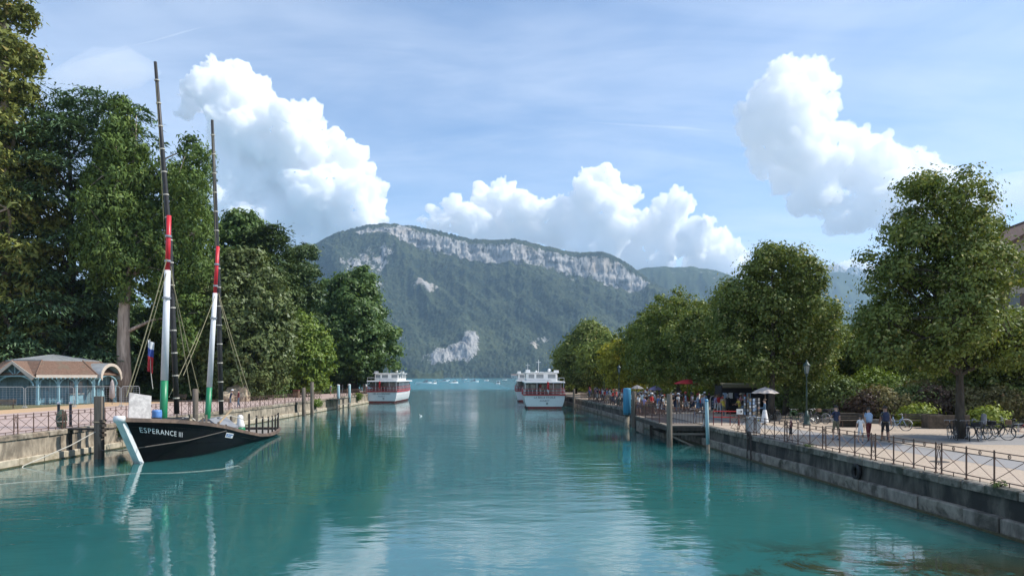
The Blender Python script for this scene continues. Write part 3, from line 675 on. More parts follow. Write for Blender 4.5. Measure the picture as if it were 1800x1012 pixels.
def trunk_mesh(name, H, r0, blobs, mat, seed, lean=(0, 0), nlimb=18, flare=1.5, top=0.92, limb_r=0.32, start=0.22, P=None, ntwig=0):
    rng = random.Random(seed); m = MB(); m.smooth = True
    pts = []; rad = []; n = 10
    wob = [(rng.uniform(-1, 1), rng.uniform(-1, 1)) for _ in range(n + 1)]
    for i in range(n + 1):
        t = i / n; z = H * top * t
        pts.append(Vector((lean[0] * t + wob[i][0] * r0 * 0.22 * (t > 0), lean[1] * t + wob[i][1] * r0 * 0.22 * (t > 0), z - (0.25 if i == 0 else 0))))
        rad.append(max(0.03, r0 * (1 - t) ** 0.8 * (1 + (flare - 1) * math.exp(-t * 22))))
    m.tube(pts, rad, 9)
    def axis(z):
        t = min(0.98, max(0.02, z / (H * top))); i = min(n - 1, int(t * n)); f = t * n - i
        return pts[i].lerp(pts[i + 1], f), rad[i] * (1 - f) + rad[i + 1] * f
    bl = sorted(blobs, key=lambda b: rng.random())[:nlimb]
    tips = []
    for b in bl:
        tgt = Vector(b[:3]); hz = math.hypot(tgt.x, tgt.y)
        z0 = max(H * start, tgt.z - hz * rng.uniform(0.5, 0.95) - 0.3); z0 = min(z0, H * 0.85)
        p0, rr = axis(z0); mid = p0.lerp(tgt, 0.5) + Vector((0, 0, hz * 0.10)) + Vector((rng.uniform(-1, 1), rng.uniform(-1, 1), 0)) * 0.12 * hz
        r1 = min(rr * 0.7, limb_r * r0 * 1.6); m.tube([p0, p0.lerp(mid, .5), mid, mid.lerp(tgt, .5), tgt], [r1, r1 * .8, r1 * .6, r1 * .42, r1 * .22], 5, cap=False)
        tips.append((tgt, r1 * .3))
    if P is not None and ntwig:
        for q in rng.sample(range(len(P)), min(ntwig, len(P))):
            p = Vector(P[q]); t0 = min(tips, key=lambda t_: (t_[0] - p).length)
            m.tube([t0[0], t0[0].lerp(p, .5) + Vector((0, 0, .1)), p], [t0[1], t0[1] * .6, t0[1] * .25], 4, cap=False)
    return m.mesh(name, mat)
def profile_blobs(prof, seed, dens=1.0, jit=0.18, base=0.42, flat=1.0, core=True):
    """prof: [(z, radius)] -> lobes arranged round the stem"""
    rng = random.Random(seed); out = []
    for z, r_ in prof:
        br = max(0.55, base * r_ + 0.35); n = max(1, int(dens * 2 * math.pi * max(0.0, r_ - br * .6) / (br * 1.05) + 0.5)); a0 = rng.uniform(0, 6.28)
        if r_ < br * 1.1: n = 1
        for k in range(n):
            a = a0 + 2 * math.pi * k / n + rng.uniform(-.3, .3); d = max(0, r_ - br) * rng.uniform(0.75, 1.2) if n > 1 else 0
            b = br * rng.uniform(1 - jit, 1 + jit)
            out.append((d * math.cos(a), d * math.sin(a), z + rng.uniform(-.3, .3) * br, b, b, b * flat * rng.uniform(.85, 1.1)))
        if core and n > 2: out.append((0, 0, z, r_ * .5, r_ * .5, br))
    return out
def tree(name, label, base, H, r0, blobs, crown, group=None, cat='tree', bark=bark_lime, lean=(0, 0), nlimb=18, start=0.22, top=0.92, seed=1, ntwig=60, flare=1.5, limb_r=.32):
    root = empty(name, base, label=label, cat=cat, group=group)
    me, P = crown_mesh('crown', blobs, seed=seed, **crown)
    link('crown', me, root)
    link('trunk', trunk_mesh('trunk', H, r0, blobs, bark, seed, lean, nlimb, flare, top, limb_r, start, P, ntwig), root)
    return root
# ---- the lime trees of the right promenade
def lime_prof(z0, z1, rmax, shape=0.38):
    out = []; n = 7
    for i in range(n):
        t = i / (n - 1); z = z0 + (z1 - z0) * t
        r_ = rmax * (0.72 + 0.28 * min(1, t / shape)) if t < shape else rmax * (1 - ((t - shape) / (1 - shape)) ** 1.55 * 0.86)
        out.append((z, r_))
    return out
HERO = gx(1688, 38)
def lobes(px0, d, L_, gz, seed, back=1):
    """crown lobes from their place across and above the trunk (read off at the tree's own distance), spread in depth"""
    rr = random.Random(seed); k = d / F; out = []
    for x, y, r_ in L_:
        r_ *= k * .80 * rr.uniform(.85, 1.15)
        for q in range(1 + back):
            dy_ = rr.uniform(-.7, .7) * r_ if q == 0 else rr.choice([-1, 1]) * rr.uniform(1.0, 1.7) * r_
            out.append(((x - px0) * k, dy_, 4.65 - gz + (662 - y) * k, r_, r_, r_ * rr.uniform(.78, .95)))
    return out
hb = lobes(1688, 38, [(1640, 325, 34), (1602, 330, 24), (1660, 360, 42), (1620, 385, 42), (1690, 385, 32), (1574, 418, 30), (1610, 430, 50), (1670, 430, 55), (1712, 425, 32), (1750, 396, 18), (1736, 416, 20), (1566, 474, 32), (1600, 490, 56), (1660, 500, 60), (1706, 482, 48), (1736, 496, 22), (1524, 452, 18), (1542, 568, 36), (1580, 560, 60), (1650, 570, 64), (1712, 560, 54), (1766, 578, 36), (1520, 612, 26), (1555, 615, 44), (1620, 625, 48), (1690, 615, 50), (1750, 610, 50), (1800, 600, 46), (1826, 590, 40)], RZ, 21)
tree('lime_tree', 'large lime tree with a dark forked trunk rising behind parked bicycles', (HERO, 38, RZ), 13.0, 0.235, hb,
     dict(nclump=2000, per=44, cr=0.50, size=0.17, mat=LM['lime'], rough=0.42, fill=0.10, rmin=0.62), 'lime trees along the right promenade', seed=31, nlimb=30, ntwig=420, start=0.26)
def lime(px, d, top, rmax, z0, mat, seed, label, nclump=900, per=42, size=0.24, r0=0.26, shape=0.4, group='lime trees along the right promenade', cr=0.60, lean=(0, 0), blobs=None):
    H = top - RZ
    return tree('lime_tree', label, (gx(px, d), d, RZ), H * 0.96, r0, blobs or profile_blobs(lime_prof(z0, H - 1.0, rmax, shape), seed, base=0.25, jit=0.5, dens=.85),
                dict(nclump=nclump, per=per, cr=cr, size=size, mat=LM[mat], rough=0.42, fill=0.16, rmin=0.6), group, seed=seed, nlimb=16, ntwig=40, start=0.3, lean=lean)
lime(1357, 54, 14.4, 4.9, 4.0, 'lime', 41, 'tall pointed lime tree with its trunk beside the beige parasol', nclump=1700, per=42, size=0.20, shape=0.34, cr=.55, blobs=lobes(1357, 54, [(1370, 440, 20), (1340, 455, 26), (1392, 460, 26), (1318, 480, 24), (1365, 490, 44), (1412, 490, 34), (1426, 508, 20), (1300, 520, 40), (1350, 540, 52), (1400, 540, 52), (1428, 548, 30), (1444, 596, 26), (1290, 570, 40), (1340, 600, 52), (1400, 600, 52), (1276, 620, 34), (1320, 645, 32), (1380, 650, 36), (1436, 640, 34)], RZ, 41))
lime(1382, 61, 13.6, 4.6, 4.0, 'lime', 42, 'lime tree behind the tall pointed one, trunk right of the parasol', nclump=700)
lime(1260, 70, 13.2, 4.6, 3.6, 'lime', 43, 'lime tree over the red parasol, left of the tall pointed lime', nclump=850)
lime(1192, 79, 15.0, 5.2, 3.6, 'lime2', 44, 'broad rounded lime tree standing behind the red parasol', nclump=950)
lime(1150, 92, 14.5, 4.8, 3.6, 'lime2', 45, 'lime tree between the broad rounded lime and the yellowing tree', nclump=800, size=0.28)
lime(1104, 98, 10.6, 4.3, 3.2, 'yellow', 46, 'lime tree with yellowing leaves over the waiting crowd', nclump=750, size=0.28)
lime(1036, 128, 15.4, 5.6, 3.2, 'lime', 47, 'rounded dark lime tree at the lake end of the right quay', nclump=900, size=0.36, cr=0.9)
lime(1012, 140, 12.6, 4.2, 3.0, 'lime', 48, 'smaller lime tree at the very tip of the right quay', nclump=500, size=0.38, cr=0.9)
lime(1068, 116, 12.0, 4.6, 3.2, 'lime2', 49, 'lime tree behind the yellowing tree towards the lake', nclump=550, size=0.34, cr=.85)
lime(1458, 66, 10.4, 3.8, 3.4, 'lime', 50, 'lower lime tree behind the green street lamp', nclump=650)
lime(1548, 62, 9.8, 4.2, 2.8, 'lime', 51, 'broad lime tree standing behind the flowering shrubs', nclump=800)
lime(1640, 68, 11.5, 5.5, 2.8, 'lime2', 52, 'lime tree behind the large lime on the right', nclump=650, size=0.28)
lime(1778, 52, 10.0, 5.2, 3.0, 'lime', 53, 'wide lime tree at the right end of the promenade', nclump=900)
lime(1880, 60, 12.0, 5.5, 2.4, 'lime2', 54, 'lime tree partly outside the right edge of the view', nclump=600, size=0.28)
lime(1310, 88, 11.5, 5.0, 2.8, 'lime2', 55, 'shaded lime tree behind the souvenir stand', nclump=550, size=0.3)

# ---- park trees of the left bank
PARK = 'tall trees of the park on the left bank'
def at_z(y, d): return 4.65 + (662 - y) / F * d          # height of a photo row at depth d
# giant redwood at the left edge
d = 88; bx = gx(8, d)
prof = [(3, 6.2), (8, 7.0), (13, 7.0), (18, 7.2), (23, 6.8), (28, 6.2), (33, 5.6), (38, 4.6), (43, 4.4), (48, 3.8), (53, 2.8)]
tree('giant_redwood', 'giant redwood with rusty green foliage at the left edge', (bx, d, LZ), 56, 1.1, profile_blobs(prof, 61, base=0.25, jit=.35, dens=.85),
     dict(nclump=2500, per=26, cr=1.0, size=0.50, mat=LM['sequoia'], style='tuft', rough=0.35, fill=.25, aspect=.5), PARK, bark=bark_red, seed=61, nlimb=30, ntwig=60)
# dark cedar
d = 91; bx = gx(124, d)
cb = []
rg = random.Random(5)
for z, r_, n in [(4.5, 8.5, 7), (8, 8.0, 7), (12, 7.5, 7), (16, 7.5, 7), (20.5, 7.0, 6), (25, 7.4, 6), (29, 7.6, 6), (32.5, 7.0, 6), (35.5, 6.0, 5), (38, 3.6, 4)]:
    for k in range(n):
        a = 6.283 * k / n + rg.uniform(-.4, .4); q = r_ * rg.uniform(.5, .78); s_ = r_ * rg.uniform(.36, .48)
        cb.append((q * math.cos(a), q * math.sin(a), z + rg.uniform(-.9, .9) - q * .06, s_, s_, rg.uniform(.7, 1.15)))
cb += [(7.4, -1, 36.4, 3.4, 3, .9), (3.6, -2, 37.6, 3.0, 3, .9), (9.0, -1, 33.0, 2.6, 2.6, .8), (-4, -2, 9.0, 4, 4, 1.1), (1.5, -6.0, 11.2, 4.2, 4, 1.8), (-2.0, -7.0, 5.6, 5.0, 4, 1.6), (2.6, -8, 3.4, 4, 3, 1.2)]
tree('cedar', 'dark cedar with flat layered branches behind the kiosk', (bx, d, LZ), 39, 0.9, cb,
     dict(nclump=1700, per=34, cr=1.25, size=0.55, mat=LM['cedar'], style='plate', rough=.2, fill=.5, aspect=.34, droop=.6), PARK, seed=62, nlimb=50, ntwig=120, limb_r=.22)
# swamp cypress with the pale bare trunk
d = 87; bx = gx(214, d)
prof = [(17, 4.2), (20, 5.0), (23.5, 5.0), (27, 4.3), (30.5, 3.1), (33.5, 2.1), (36, 1.1)]
bl = profile_blobs(prof, 63, base=0.30, jit=.3, dens=.9)
for x_, z_, r_ in [(7.4, 31.5, 1.6), (8.6, 29, 2.2), (5.6, 27.5, 2.0), (9.3, 25.5, 2.0), (7.6, 23.5, 2.6), (9.0, 20.5, 2.0), (6.5, 18.5, 2.6), (9.0, 16.0, 2.0), (6.2, 14.0, 2.4), (8.6, 11.5, 2.0), (5.6, 10.5, 2.2), (1.0, 13.6, 1.5), (-1.8, 15.0, 1.6), (3.0, 15.5, 2.2), (8.0, 8.0, 1.8), (-4.0, 18.0, 1.6)]:
    bl.append((x_, rg.uniform(-2, 2), z_, r_, r_, r_ * 1.1))
tree('swamp_cypress', 'tall swamp cypress with a pale bare trunk beside the kiosk', (bx, d, LZ), 38, 0.88, bl,
     dict(nclump=2100, per=32, cr=0.85, size=0.40, mat=LM['cypress'], style='droop', rough=.35, fill=.22, aspect=.42), PARK, bark=bark_red, lean=(1.6, 0), seed=63, nlimb=36, ntwig=100, flare=1.35, limb_r=.2)
def park(name, px, d, top, prof, mat, seed, label, nclump, per, cr, size, style='broad', base=0.36, r0=0.45, aspect=.62, extra=(), lean=(0, 0), start=.12, dens=.9, jit=.45):
    return tree(name, label, (gx(px, d), d, LZ), (top - LZ) * .96, r0, profile_blobs(prof, seed, base=base, jit=jit, dens=dens) + list(extra),
                dict(nclump=nclump, per=per, cr=cr, size=size, mat=LM[mat], style=style, rough=.42, fill=.22, aspect=aspect), PARK, seed=seed, nlimb=14, ntwig=20, start=start, lean=lean)
park('cypress', 320, 100, 34, [(5, 4), (10, 4.8), (15, 5.2), (20, 5.2), (25, 4.6), (29, 3.2), (32, 1.6)], 'cypress', 64, 'dark feathery conifer behind the front mast of the black boat', 1300, 30, 1.0, .48, 'droop', aspect=.34)
park('holm_oak', 432, 92, 20.5, [(3, 5.0), (6, 5.8), (9, 6.0), (12, 5.6), (15, 4.6), (17.6, 3.0)], 'olive', 65, 'dense grey green holm oak behind the rear mast of the black boat', 1500, 34, .85, .38)
park('holm_oak', 366, 98, 18, [(3, 5), (7, 5.4), (11, 5.2), (14, 4.0), (16, 2.4)], 'olive', 66, 'grey green holm oak between the two masts of the black boat', 900, 34, .9, .42)
park('pine', 426, 116, 31.5, [(14, 4.2), (18, 4.8), (22, 4.8), (25.5, 4.2), (28, 3.0)], 'oak', 67, 'dark round topped tree standing highest above the holm oaks', 1000, 32, 1.0, .46, r0=.5, base=.3)
park('pine', 476, 113, 27.5, [(4, 5.0), (8, 5.6), (12, 5.8), (16, 5.6), (20, 5.0), (23.5, 3.6), (25.5, 2.4)], 'pine', 68, 'dark layered pine left of the bright green tree', 1500, 30, 1.0, .48, 'plate', aspect=.4, base=.36)
park('pine', 527, 118, 26.5, [(4, 3.4), (8, 4.0), (12, 4.2), (16, 4.0), (20, 3.2), (23.5, 2.2)], 'pine', 69, 'narrow dark pine whose right edge meets the mountain', 1100, 30, .9, .48, 'tuft', aspect=.45, base=.32)
park('maple_tree', 535, 108, 14.0, [(2.6, 3.2), (5, 3.9), (7.5, 3.8), (9.8, 2.8), (11.4, 1.5)], 'bright', 70, 'small bright green maple beside the grey mooring posts', 900, 32, .75, .36, r0=.28)
park('oak_tree', 622, 136, 25.0, [(4.0, 5.2), (7.5, 7.4), (11, 8.0), (14.5, 6.6), (18, 5.6), (21, 4.0)], 'oak', 71, 'big spreading oak at the lake end of the left quay', 1900, 34, 1.05, .50, r0=.8, base=.30, dens=.85, jit=.35, extra=[(-4, -1, 19.5, 2.4, 2.4, 2), (2, -1, 22, 2.4, 2.4, 1.8), (7.4, 0, 8.2, 1.8, 1.8, 1.4), (7.8, -1, 5.4, 1.5, 1.5, 1.2)])
park('oak_tree', 575, 148, 15.0, [(3, 5), (7, 5.6), (10.5, 4.4), (12.6, 2.6)], 'oak', 72, 'shaded tree behind the bright green maple', 600, 30, 1.1, .55)
for i, (px, d_, h, r_) in enumerate([(96, 91, 10.0, 5.2), (150, 93, 15.5, 3.6)]):
    rg2 = random.Random(70 + i); cb2 = []
    for q in range(16):
        t = q / 15; a = rg2.uniform(0, 6.28); rr = r_ * (1 - t * .75) * rg2.uniform(.35, .8); cb2.append((rr * math.cos(a), rr * math.sin(a), h * (.25 + .7 * t) - rr * .12, r_ * .42, r_ * .42, .7))
    tree('cedar', ['low spreading cedar branches right above the kiosk roof', 'drooping young cedar between the kiosk and the bare trunk'][i], (gx(px, d_), d_, LZ), h, .3, cb2, dict(nclump=600, per=34, cr=.95, size=.42, mat=LM['cypress'], style='plate', rough=.2, fill=.5, aspect=.36, droop=1.0), PARK, seed=75 + i, nlimb=14, ntwig=30)
# shaded understorey that closes the view between the trunks
for i, (px, d_, h, r_, mt) in enumerate([(60, 102, 9, 6, 'cedar'), (265, 104, 13, 5, 'cypress'), (300, 112, 8, 5, 'olive'), (390, 104, 8, 5, 'olive'), (340, 118, 16, 6, 'pine'), (480, 125, 9, 5, 'pine'), (150, 112, 14, 7, 'cedar'), (-60, 98, 22, 7, 'cedar'), (220, 120, 18, 7, 'oak'), (440, 130, 12, 7, 'oak'), (520, 138, 9, 5, 'oak')]):
    park('understorey_tree', px, d_, h + LZ, [(1.2, r_ * .8), (h * .35, r_), (h * .65, r_ * .8), (h * .88, r_ * .4)], mt, 200 + i,
         ['shaded bushy tree behind the kiosk roof', 'shaded conifer right of the bare trunk', 'low shaded holm oak under the front mast', 'low holm oak behind the boulders', 'shaded conifer deep behind the black boat', 'low dark pine behind the information panel', 'dark conifer behind the layered cedar', 'dark conifer cut by the left edge of the view', 'shaded tree deep behind the bare trunk', 'shaded broad tree behind the grey green holm oak', 'dark low tree behind the maple'][i], 420, 30, 1.15, .56, 'broad', r0=.25, aspect=.5)
# ------------------------------------------------------------------ railings along both quays
iron = pmat('rusty brown iron', (0.135, 0.075, 0.052), 0.65, 0.25, 12.0, 0.2, col2=(0.075, 0.05, 0.04), scale2=2.0)
iron_r = pmat('red brown paint', (0.15, 0.060, 0.045), 0.6, 0.2, 10.0, 0.1, col2=(0.09, 0.05, 0.04), scale2=1.5)
def fence_pieces():
    P = {}
    m = MB(); m.box((0, 0, 0.5), (0.038, 0.038, 1.04)); m.box((0, 0, 0.015), (0.09, 0.09, 0.03)); m.ball((0, 0, 1.04), 0.028, 6, 4); P['post'] = m.mesh('post', iron)
    m = MB(); m.box((0, 0, 1.0), (4.0 - 0.04, 0.044, 0.026)); P['top_rail'] = m.mesh('top_rail', iron)
    m = MB(); m.box((0, 0, 0.842), (3.66, 0.026, 0.026)); P['middle_rail'] = m.mesh('middle_rail', iron)
    m = MB(); m.box((0, 0, 0.14), (3.66, 0.026, 0.03)); P['bottom_rail'] = m.mesh('bottom_rail', iron)
    for nm, s in (('a', 1), ('b', -1)):
        m = MB(); m.bar((-0.585 * s, 0.008 * s, 0.165), (0.585 * s, 0.008 * s, 0.825), 0.024, 0.011); P['brace' + nm] = m.mesh('brace', iron)
    m = MB(); m.ring((0, 0, 0.921), 0.056, 0.012, 'y', 12, 4); m.ring((0.018, 0, 0.915), 0.024, 0.009, 'y', 8, 4); P['ring'] = m.mesh('ring', iron)
    m = MB(); m.box((0, 0, 0.065), (0.022, 0.022, 0.13)); P['foot'] = m.mesh('foot', iron)
    m = MB()
    m.ring((0, 0, 0.90), 0.066, 0.012, 'y', 12, 4); m.ring((0, 0, 0.90), 0.03, 0.010, 'y', 8, 4)
    for s in (-1, 1):
        m.ring((0.055 * s, 0, 0.785), 0.045, 0.010, 'y', 10, 4, 0, 5.2); m.bar((0.035 * s, 0, 0.75), (0.115 * s, 0, 0.36), 0.018)
        m.ring((0.052 * s, 0, 0.335), 0.045, 0.010, 'y', 10, 4); m.tube([(0.115 * s, 0, 0.36), (0.12 * s, 0, 0.24), (0.07 * s, 0, 0.165), (0, 0, 0.145)], 0.010, 4)
    P['scroll'] = m.mesh('scroll', iron); return P
FP = fence_pieces()
LAY = [('post', 0), ('post', 0.30), ('post', 1.533), ('post', 2.767), ('top_rail', 2.0), ('middle_rail', 2.15), ('bottom_rail', 2.15), ('scroll', 0.15)]
for b_ in range(3):
    c_ = 0.30 + 1.2333 * (b_ + 0.5); LAY += [('bracea', c_), ('braceb', c_), ('ring', c_), ('foot', c_)]
def fence_joined():
    m = MB()
    for nm, x in LAY:
        me = FP[nm]; m.add([(v.co.x + x, v.co.y, v.co.z) for v in me.vertices], [tuple(p.vertices) for p in me.polygons])
    return m.mesh('railing_panel', iron)
FJ = fence_joined()
def railing(label, p0, p1, z, ndet, gaps=()):
    a = Vector((*p0, z)); b = Vector((*p1, z)); d = b - a; n = int(round(d.length / 4.0)); st = d.length / n; d.normalize(); rz = math.atan2(d.y, d.x)
    root = empty('quay_railing', a, rz, label=label, cat='railing')
    for i in range(n):
        if i in gaps: continue
        if i < ndet:
            pan = empty('railing_panel', (i * st, 0, 0)); pan.parent = root
            for nm, x in LAY: link(nm.replace('bracea', 'brace').replace('braceb', 'brace'), FP[nm], pan, (x, 0, 0))
        else: link('railing_panel', FJ, root, (i * st, 0, 0))
railing('rusty iron railing with crossed bars along the right quay, nearest stretch', (qr(8.2) + 0.22, 8.2), (qr(44.0) + 0.22, 44.0), RZ, 9, gaps=())
railing('rusty iron railing in front of the waiting crowd on the right quay', (qr(63) + 0.22, 63), (qr(107) + 0.22, 107), RZ, 0)
railing('rusty iron railing with crossed bars along the pink path on the left quay', (QL - 0.22, 25), (QL - 0.22, 97), LZ, 8, gaps=())
railing('distant iron railing on the left quay beside the white boat', (QL - 0.22, 103.5), (QL - 0.22, 147.5), LZ, 0)

# ------------------------------------------------------------------ piles, jetties
wood_g = pmat('weathered pile wood', (0.20, 0.165, 0.13), 0.9, 0.3, 3.0, 0.6, col2=(0.10, 0.08, 0.062), f2=(0.45, 0.62), scale2=2.0, stretch=(1, 1, 0.1), dist=0.03)
wood_d = pmat('dark wet wood', (0.055, 0.043, 0.034), 0.8, 0.35, 3.0, 0.5, col2=(0.03, 0.028, 0.022), scale2=1.5, stretch=(1, 1, 0.12), dist=0.03)
wood_p = pmat('grey planks', (0.27, 0.23, 0.19), 0.9, 0.25, 4.0, 0.4, col2=(0.17, 0.14, 0.11), scale2=2.0, stretch=(0.2, 1, 1))
blue = pmat('fender blue', (0.055, 0.24, 0.40), 0.45, 0.12, 3.0, 0.0, col2=(0.04, 0.17, 0.29), scale2=1.5, f2=(.5, .7), stretch=(1, 1, .2))
paleblue = pmat('pale blue paint', (0.36, 0.52, 0.56), 0.5, 0.1, 3.0, 0.0, col2=(0.25, 0.36, 0.38), scale2=2.0, f2=(.52, .7), stretch=(1, 1, .3))
greywood_low = pmat('pile foot', (0.25, 0.22, 0.17), 0.85, 0.3, 3.0, 0.5, col2=(0.08, 0.075, 0.05), scale2=2.0)
white = pmat('white paint', (0.80, 0.80, 0.78), 0.45, 0.05, 2.0, 0.0, col2=(0.66, 0.65, 0.62), scale2=0.8, f2=(.55, .75))
black = pmat('black paint', (0.016, 0.016, 0.018), 0.4, 0.2, 3.0)
def pile(label, x, y, top, r_, mat, cap=None, group=None, lean=0.0, low=None):
    root = empty('mooring_pile', (x, y, 0), label=label, cat='mooring pile', group=group)
    m = MB(); m.smooth = True
    zs = [(-2.0, 1.03), (0.0, 1.02), (0.45, 1.0), (top * .6, 0.97), (top - 0.03, 0.95), (top, 0.86)]
    lo = 0.55
    if low is None: m.tube([(lean * z, 0, z) for z, _ in zs], [r_ * k for _, k in zs], 12); m.build('post', mat, root)
    else:
        m.tube([(lean * z, 0, z) for z in (lo, top * .6, top - .03, top)], [r_, r_, r_, r_ * .9], 12); m.build('post', mat, root)
        q = MB(); q.smooth = True; q.tube([(lean * z, 0, z) for z in (-2, 0, lo + .02)], [r_ * .96] * 3, 12); q.build('foot', low, root)
    if cap: q = MB(); q.lathe([(r_ * 1.08, 0), (r_ * 1.1, .08), (r_ * .5, .16)], (lean * top, 0, top), 12); q.build('cap', cap, root)
    return root
# big timber pile with battens at the left
px_, py_ = -23.45, 40.4
root = empty('mooring_pile', (px_, py_, 0), label='thick square timber pile with battens left of the black boat', cat='mooring pile')
m = MB(); m.box((0, 0, 0.75), (0.40, 0.40, 5.6), rz=.1); m.build('post', wood_g, root)
for i in range(4):
    m = MB(); m.box((0.24, -0.05, 1.35 + 0.27 * i), (0.16, 0.5, 0.16), rz=.1); m.build('batten', wood_d, root)
m = MB(); m.ring((0, 0, 2.1), 0.34, 0.03, 'z', 12, 5); m.build('rope_turn', pmat('old rope', (0.33, 0.28, 0.2), .9), root)
pile('pair of grey mooring piles by the left quay, the shorter nearer one', -24.9, 85, 3.35, 0.22, wood_g, group='grey piles by the left quay')
pile('pair of grey mooring piles by the left quay, the taller one behind', -24.75, 88, 4.0, 0.22, wood_g, group='grey piles by the left quay')
pile('pale blue mooring pile at the small left jetty, nearer of two', -24.9, 102, 3.4, 0.20, paleblue, white, 'pale blue piles at the left jetty', low=greywood_low)
pile('pale blue mooring pile at the small left jetty, farther of two', -24.7, 108, 3.4, 0.20, paleblue, white, 'pale blue piles at the left jetty', low=greywood_low)
pile('grey wooden pile standing between the two masts behind the barge', -25.15, 56.5, 3.7, 0.22, wood_g)
pile('tall pale blue pole standing in the water by the right railing', 11.95, 43.3, 3.15, 0.105, paleblue, blue, low=greywood_low, lean=-0.035)
pile('tall grey wooden pile at the corner of the right landing stage', 10.45, 47.2, 3.5, 0.19, wood_g)
pile('brown wooden pile just behind the big blue fender', 11.35, 66.2, 3.3, 0.22, wood_g)
pile('slim wooden pile beside the stern of the right passenger boat', 9.0, 103.2, 2.9, 0.16, wood_g)
root = empty('mooring_pile', (10.45, 64.6, 0), label='mooring pile wrapped in a big bright blue fender tube', cat='mooring pile')
m = MB(); m.smooth = True; m.lathe([(.22, -2), (.22, 1.3)], n=12); m.build('post', greywood_low, root)
m = MB(); m.smooth = True; m.lathe([(.30, 1.22), (.36, 1.26), (.36, 3.55), (.33, 3.62), (.05, 3.64)], n=20); m.build('fender', blue, root)
m = MB(); m.lathe([(.375, 1.30), (.375, 1.36)], n=20); m.build('band', black, root)
# plank and post gangways against the left wall
def gangway(label, y, x1, z):
    root = empty('gangway', (QL, y, z), label=label, cat='gangway')
    m = MB(); m.box(((x1 - QL) / 2, 0, 0), (x1 - QL, 0.55, 0.10)); m.build('board', wood_d, root)
    m = MB(); m.bar((0.06, 0, -0.1), (0.06, 0, -1.9), 0.14); m.build('post', wood_d, root)
gangway('dark plank gangway from the left wall to the thick timber pile', 41.3, -23.25, LZ - .02)
gangway('dark plank gangway from the left wall to the grey piles', 84.4, -24.6, LZ - .05)
# small jetty by the pale blue piles
root = empty('jetty', (QL, 102, 0), label='small dark timber jetty beside the pale blue piles', cat='jetty')
for i in range(12): m = MB(); m.box((0.85, -3.6 + i * 0.62, 1.52), (1.7, 0.58, 0.08)); m.build('plank', wood_d, root)
for y_ in (-3.4, 0, 3.2): m = MB(); m.bar((1.5, y_, 1.46), (1.5, y_, -1.5), 0.2); m.build('post', wood_p, root)
m = MB(); m.bar((1.62, -3.9, .75), (1.62, 3.8, .75), 0.12); m.build('beam', wood_p, root)
# landing stage on the right with its brown barred fence
root = empty('landing_stage', (0, 0, 0), label='timber landing stage with diagonal brace beside the right quay', cat='landing stage')
lx0, lx1 = 10.55, 12.55
for i in range(16):
    y_ = 48.6 + i * 0.78; w_ = (qr(y_) - 0.02) - lx0
    m = MB(); m.box((lx0 + w_ / 2, y_, RZ - 0.05), (w_, 0.75, 0.09)); m.build('plank', wood_p, root)
m = MB(); m.bar((lx0 + .05, 48.2, RZ - .24), (lx0 + .05, 60.8, RZ - .24), 0.16, .26); m.build('beam', wood_d, root)
m = MB(); m.bar((lx0, 48.26, RZ - .24), (qr(48.2) - .03, 48.26, RZ - .24), 0.12, .26); m.build('beam', wood_d, root)
m = MB(); m.bar((lx0 + .1, 48.25, .78), (qr(48.2) - .03, 48.25, .78), 0.12, .14); m.build('cross_beam', wood_p, root)
m = MB(); m.bar((lx0 + .1, 48.3, .72), (qr(48.2) - .1, 48.3, -.35), 0.12, .12); m.build('brace', wood_p, root)
for y_ in (48.4, 54.5, 60.5): m = MB(); m.bar((lx0 + .1, y_, RZ - .1), (lx0 + .1, y_, -2), .2); m.build('post', wood_d, root)
m = MB(); m.bar((qr(48.3) - .16, 48.36, RZ - .38), (qr(48.3) - .16, 48.36, -1), .16); m.build('post', wood_d, root)
m = MB(); m.bar((qr(57) - .55, 57, .35), (qr(57) - .55, 57, -1), 1.0, 5.5); m.build('concrete_block', plinth_b, root)
for k in range(5): m = MB(); m.bar((lx0 + .03, 57.6 + k * .6, RZ - .4), (lx0 + .03, 57.6 + k * .6, .1), .1, .42); m.build('fender_board', wood_p, root)
def bar_fence(label, pts, z, h=1.15, gap=0.19):
    root = empty('barred_fence', (*pts[0], z), label=label, cat='fence'); o = Vector((*pts[0], 0))
    for a, b in zip(pts[:-1], pts[1:]):
        a = Vector((*a, 0)) - o; b = Vector((*b, 0)) - o; L_ = (b - a).length; n = max(1, int(L_ / gap))
        for zz, nm in ((h, 'top_rail'), (h - .16, 'upper_rail'), (.1, 'bottom_rail')):
            m = MB(); m.bar(a + Vector((0, 0, zz)), b + Vector((0, 0, zz)), .045 if zz == h else .03); m.build(nm, iron_r, root)
        if n > 150: continue
        for i in range(1, n):
            p = a.lerp(b, i / n)
            if i % 14 == 0: m = MB(); m.bar(p, p + Vector((0, 0, h + .03)), .05); m.build('post', iron_r, root)
            else: link('bar', BAR, root, (p.x, p.y, 0))
        for p in (a, b): m = MB(); m.bar(p + Vector((.003, .003, 0)), p + Vector((.003, .003, h + .05)), .06); m.build('post', iron_r, root)
m = MB(); m.box((0, 0, .54), (.018, .018, .90)); BAR = m.mesh('bar', iron_r)
bar_fence('red brown barred fence round the water side of the landing stage', [(qr(48.5) + .3, 48.5), (lx0 + .06, 48.5), (lx0 + .06, 61.0), (qr(62.5) + .2, 62.5)], RZ)

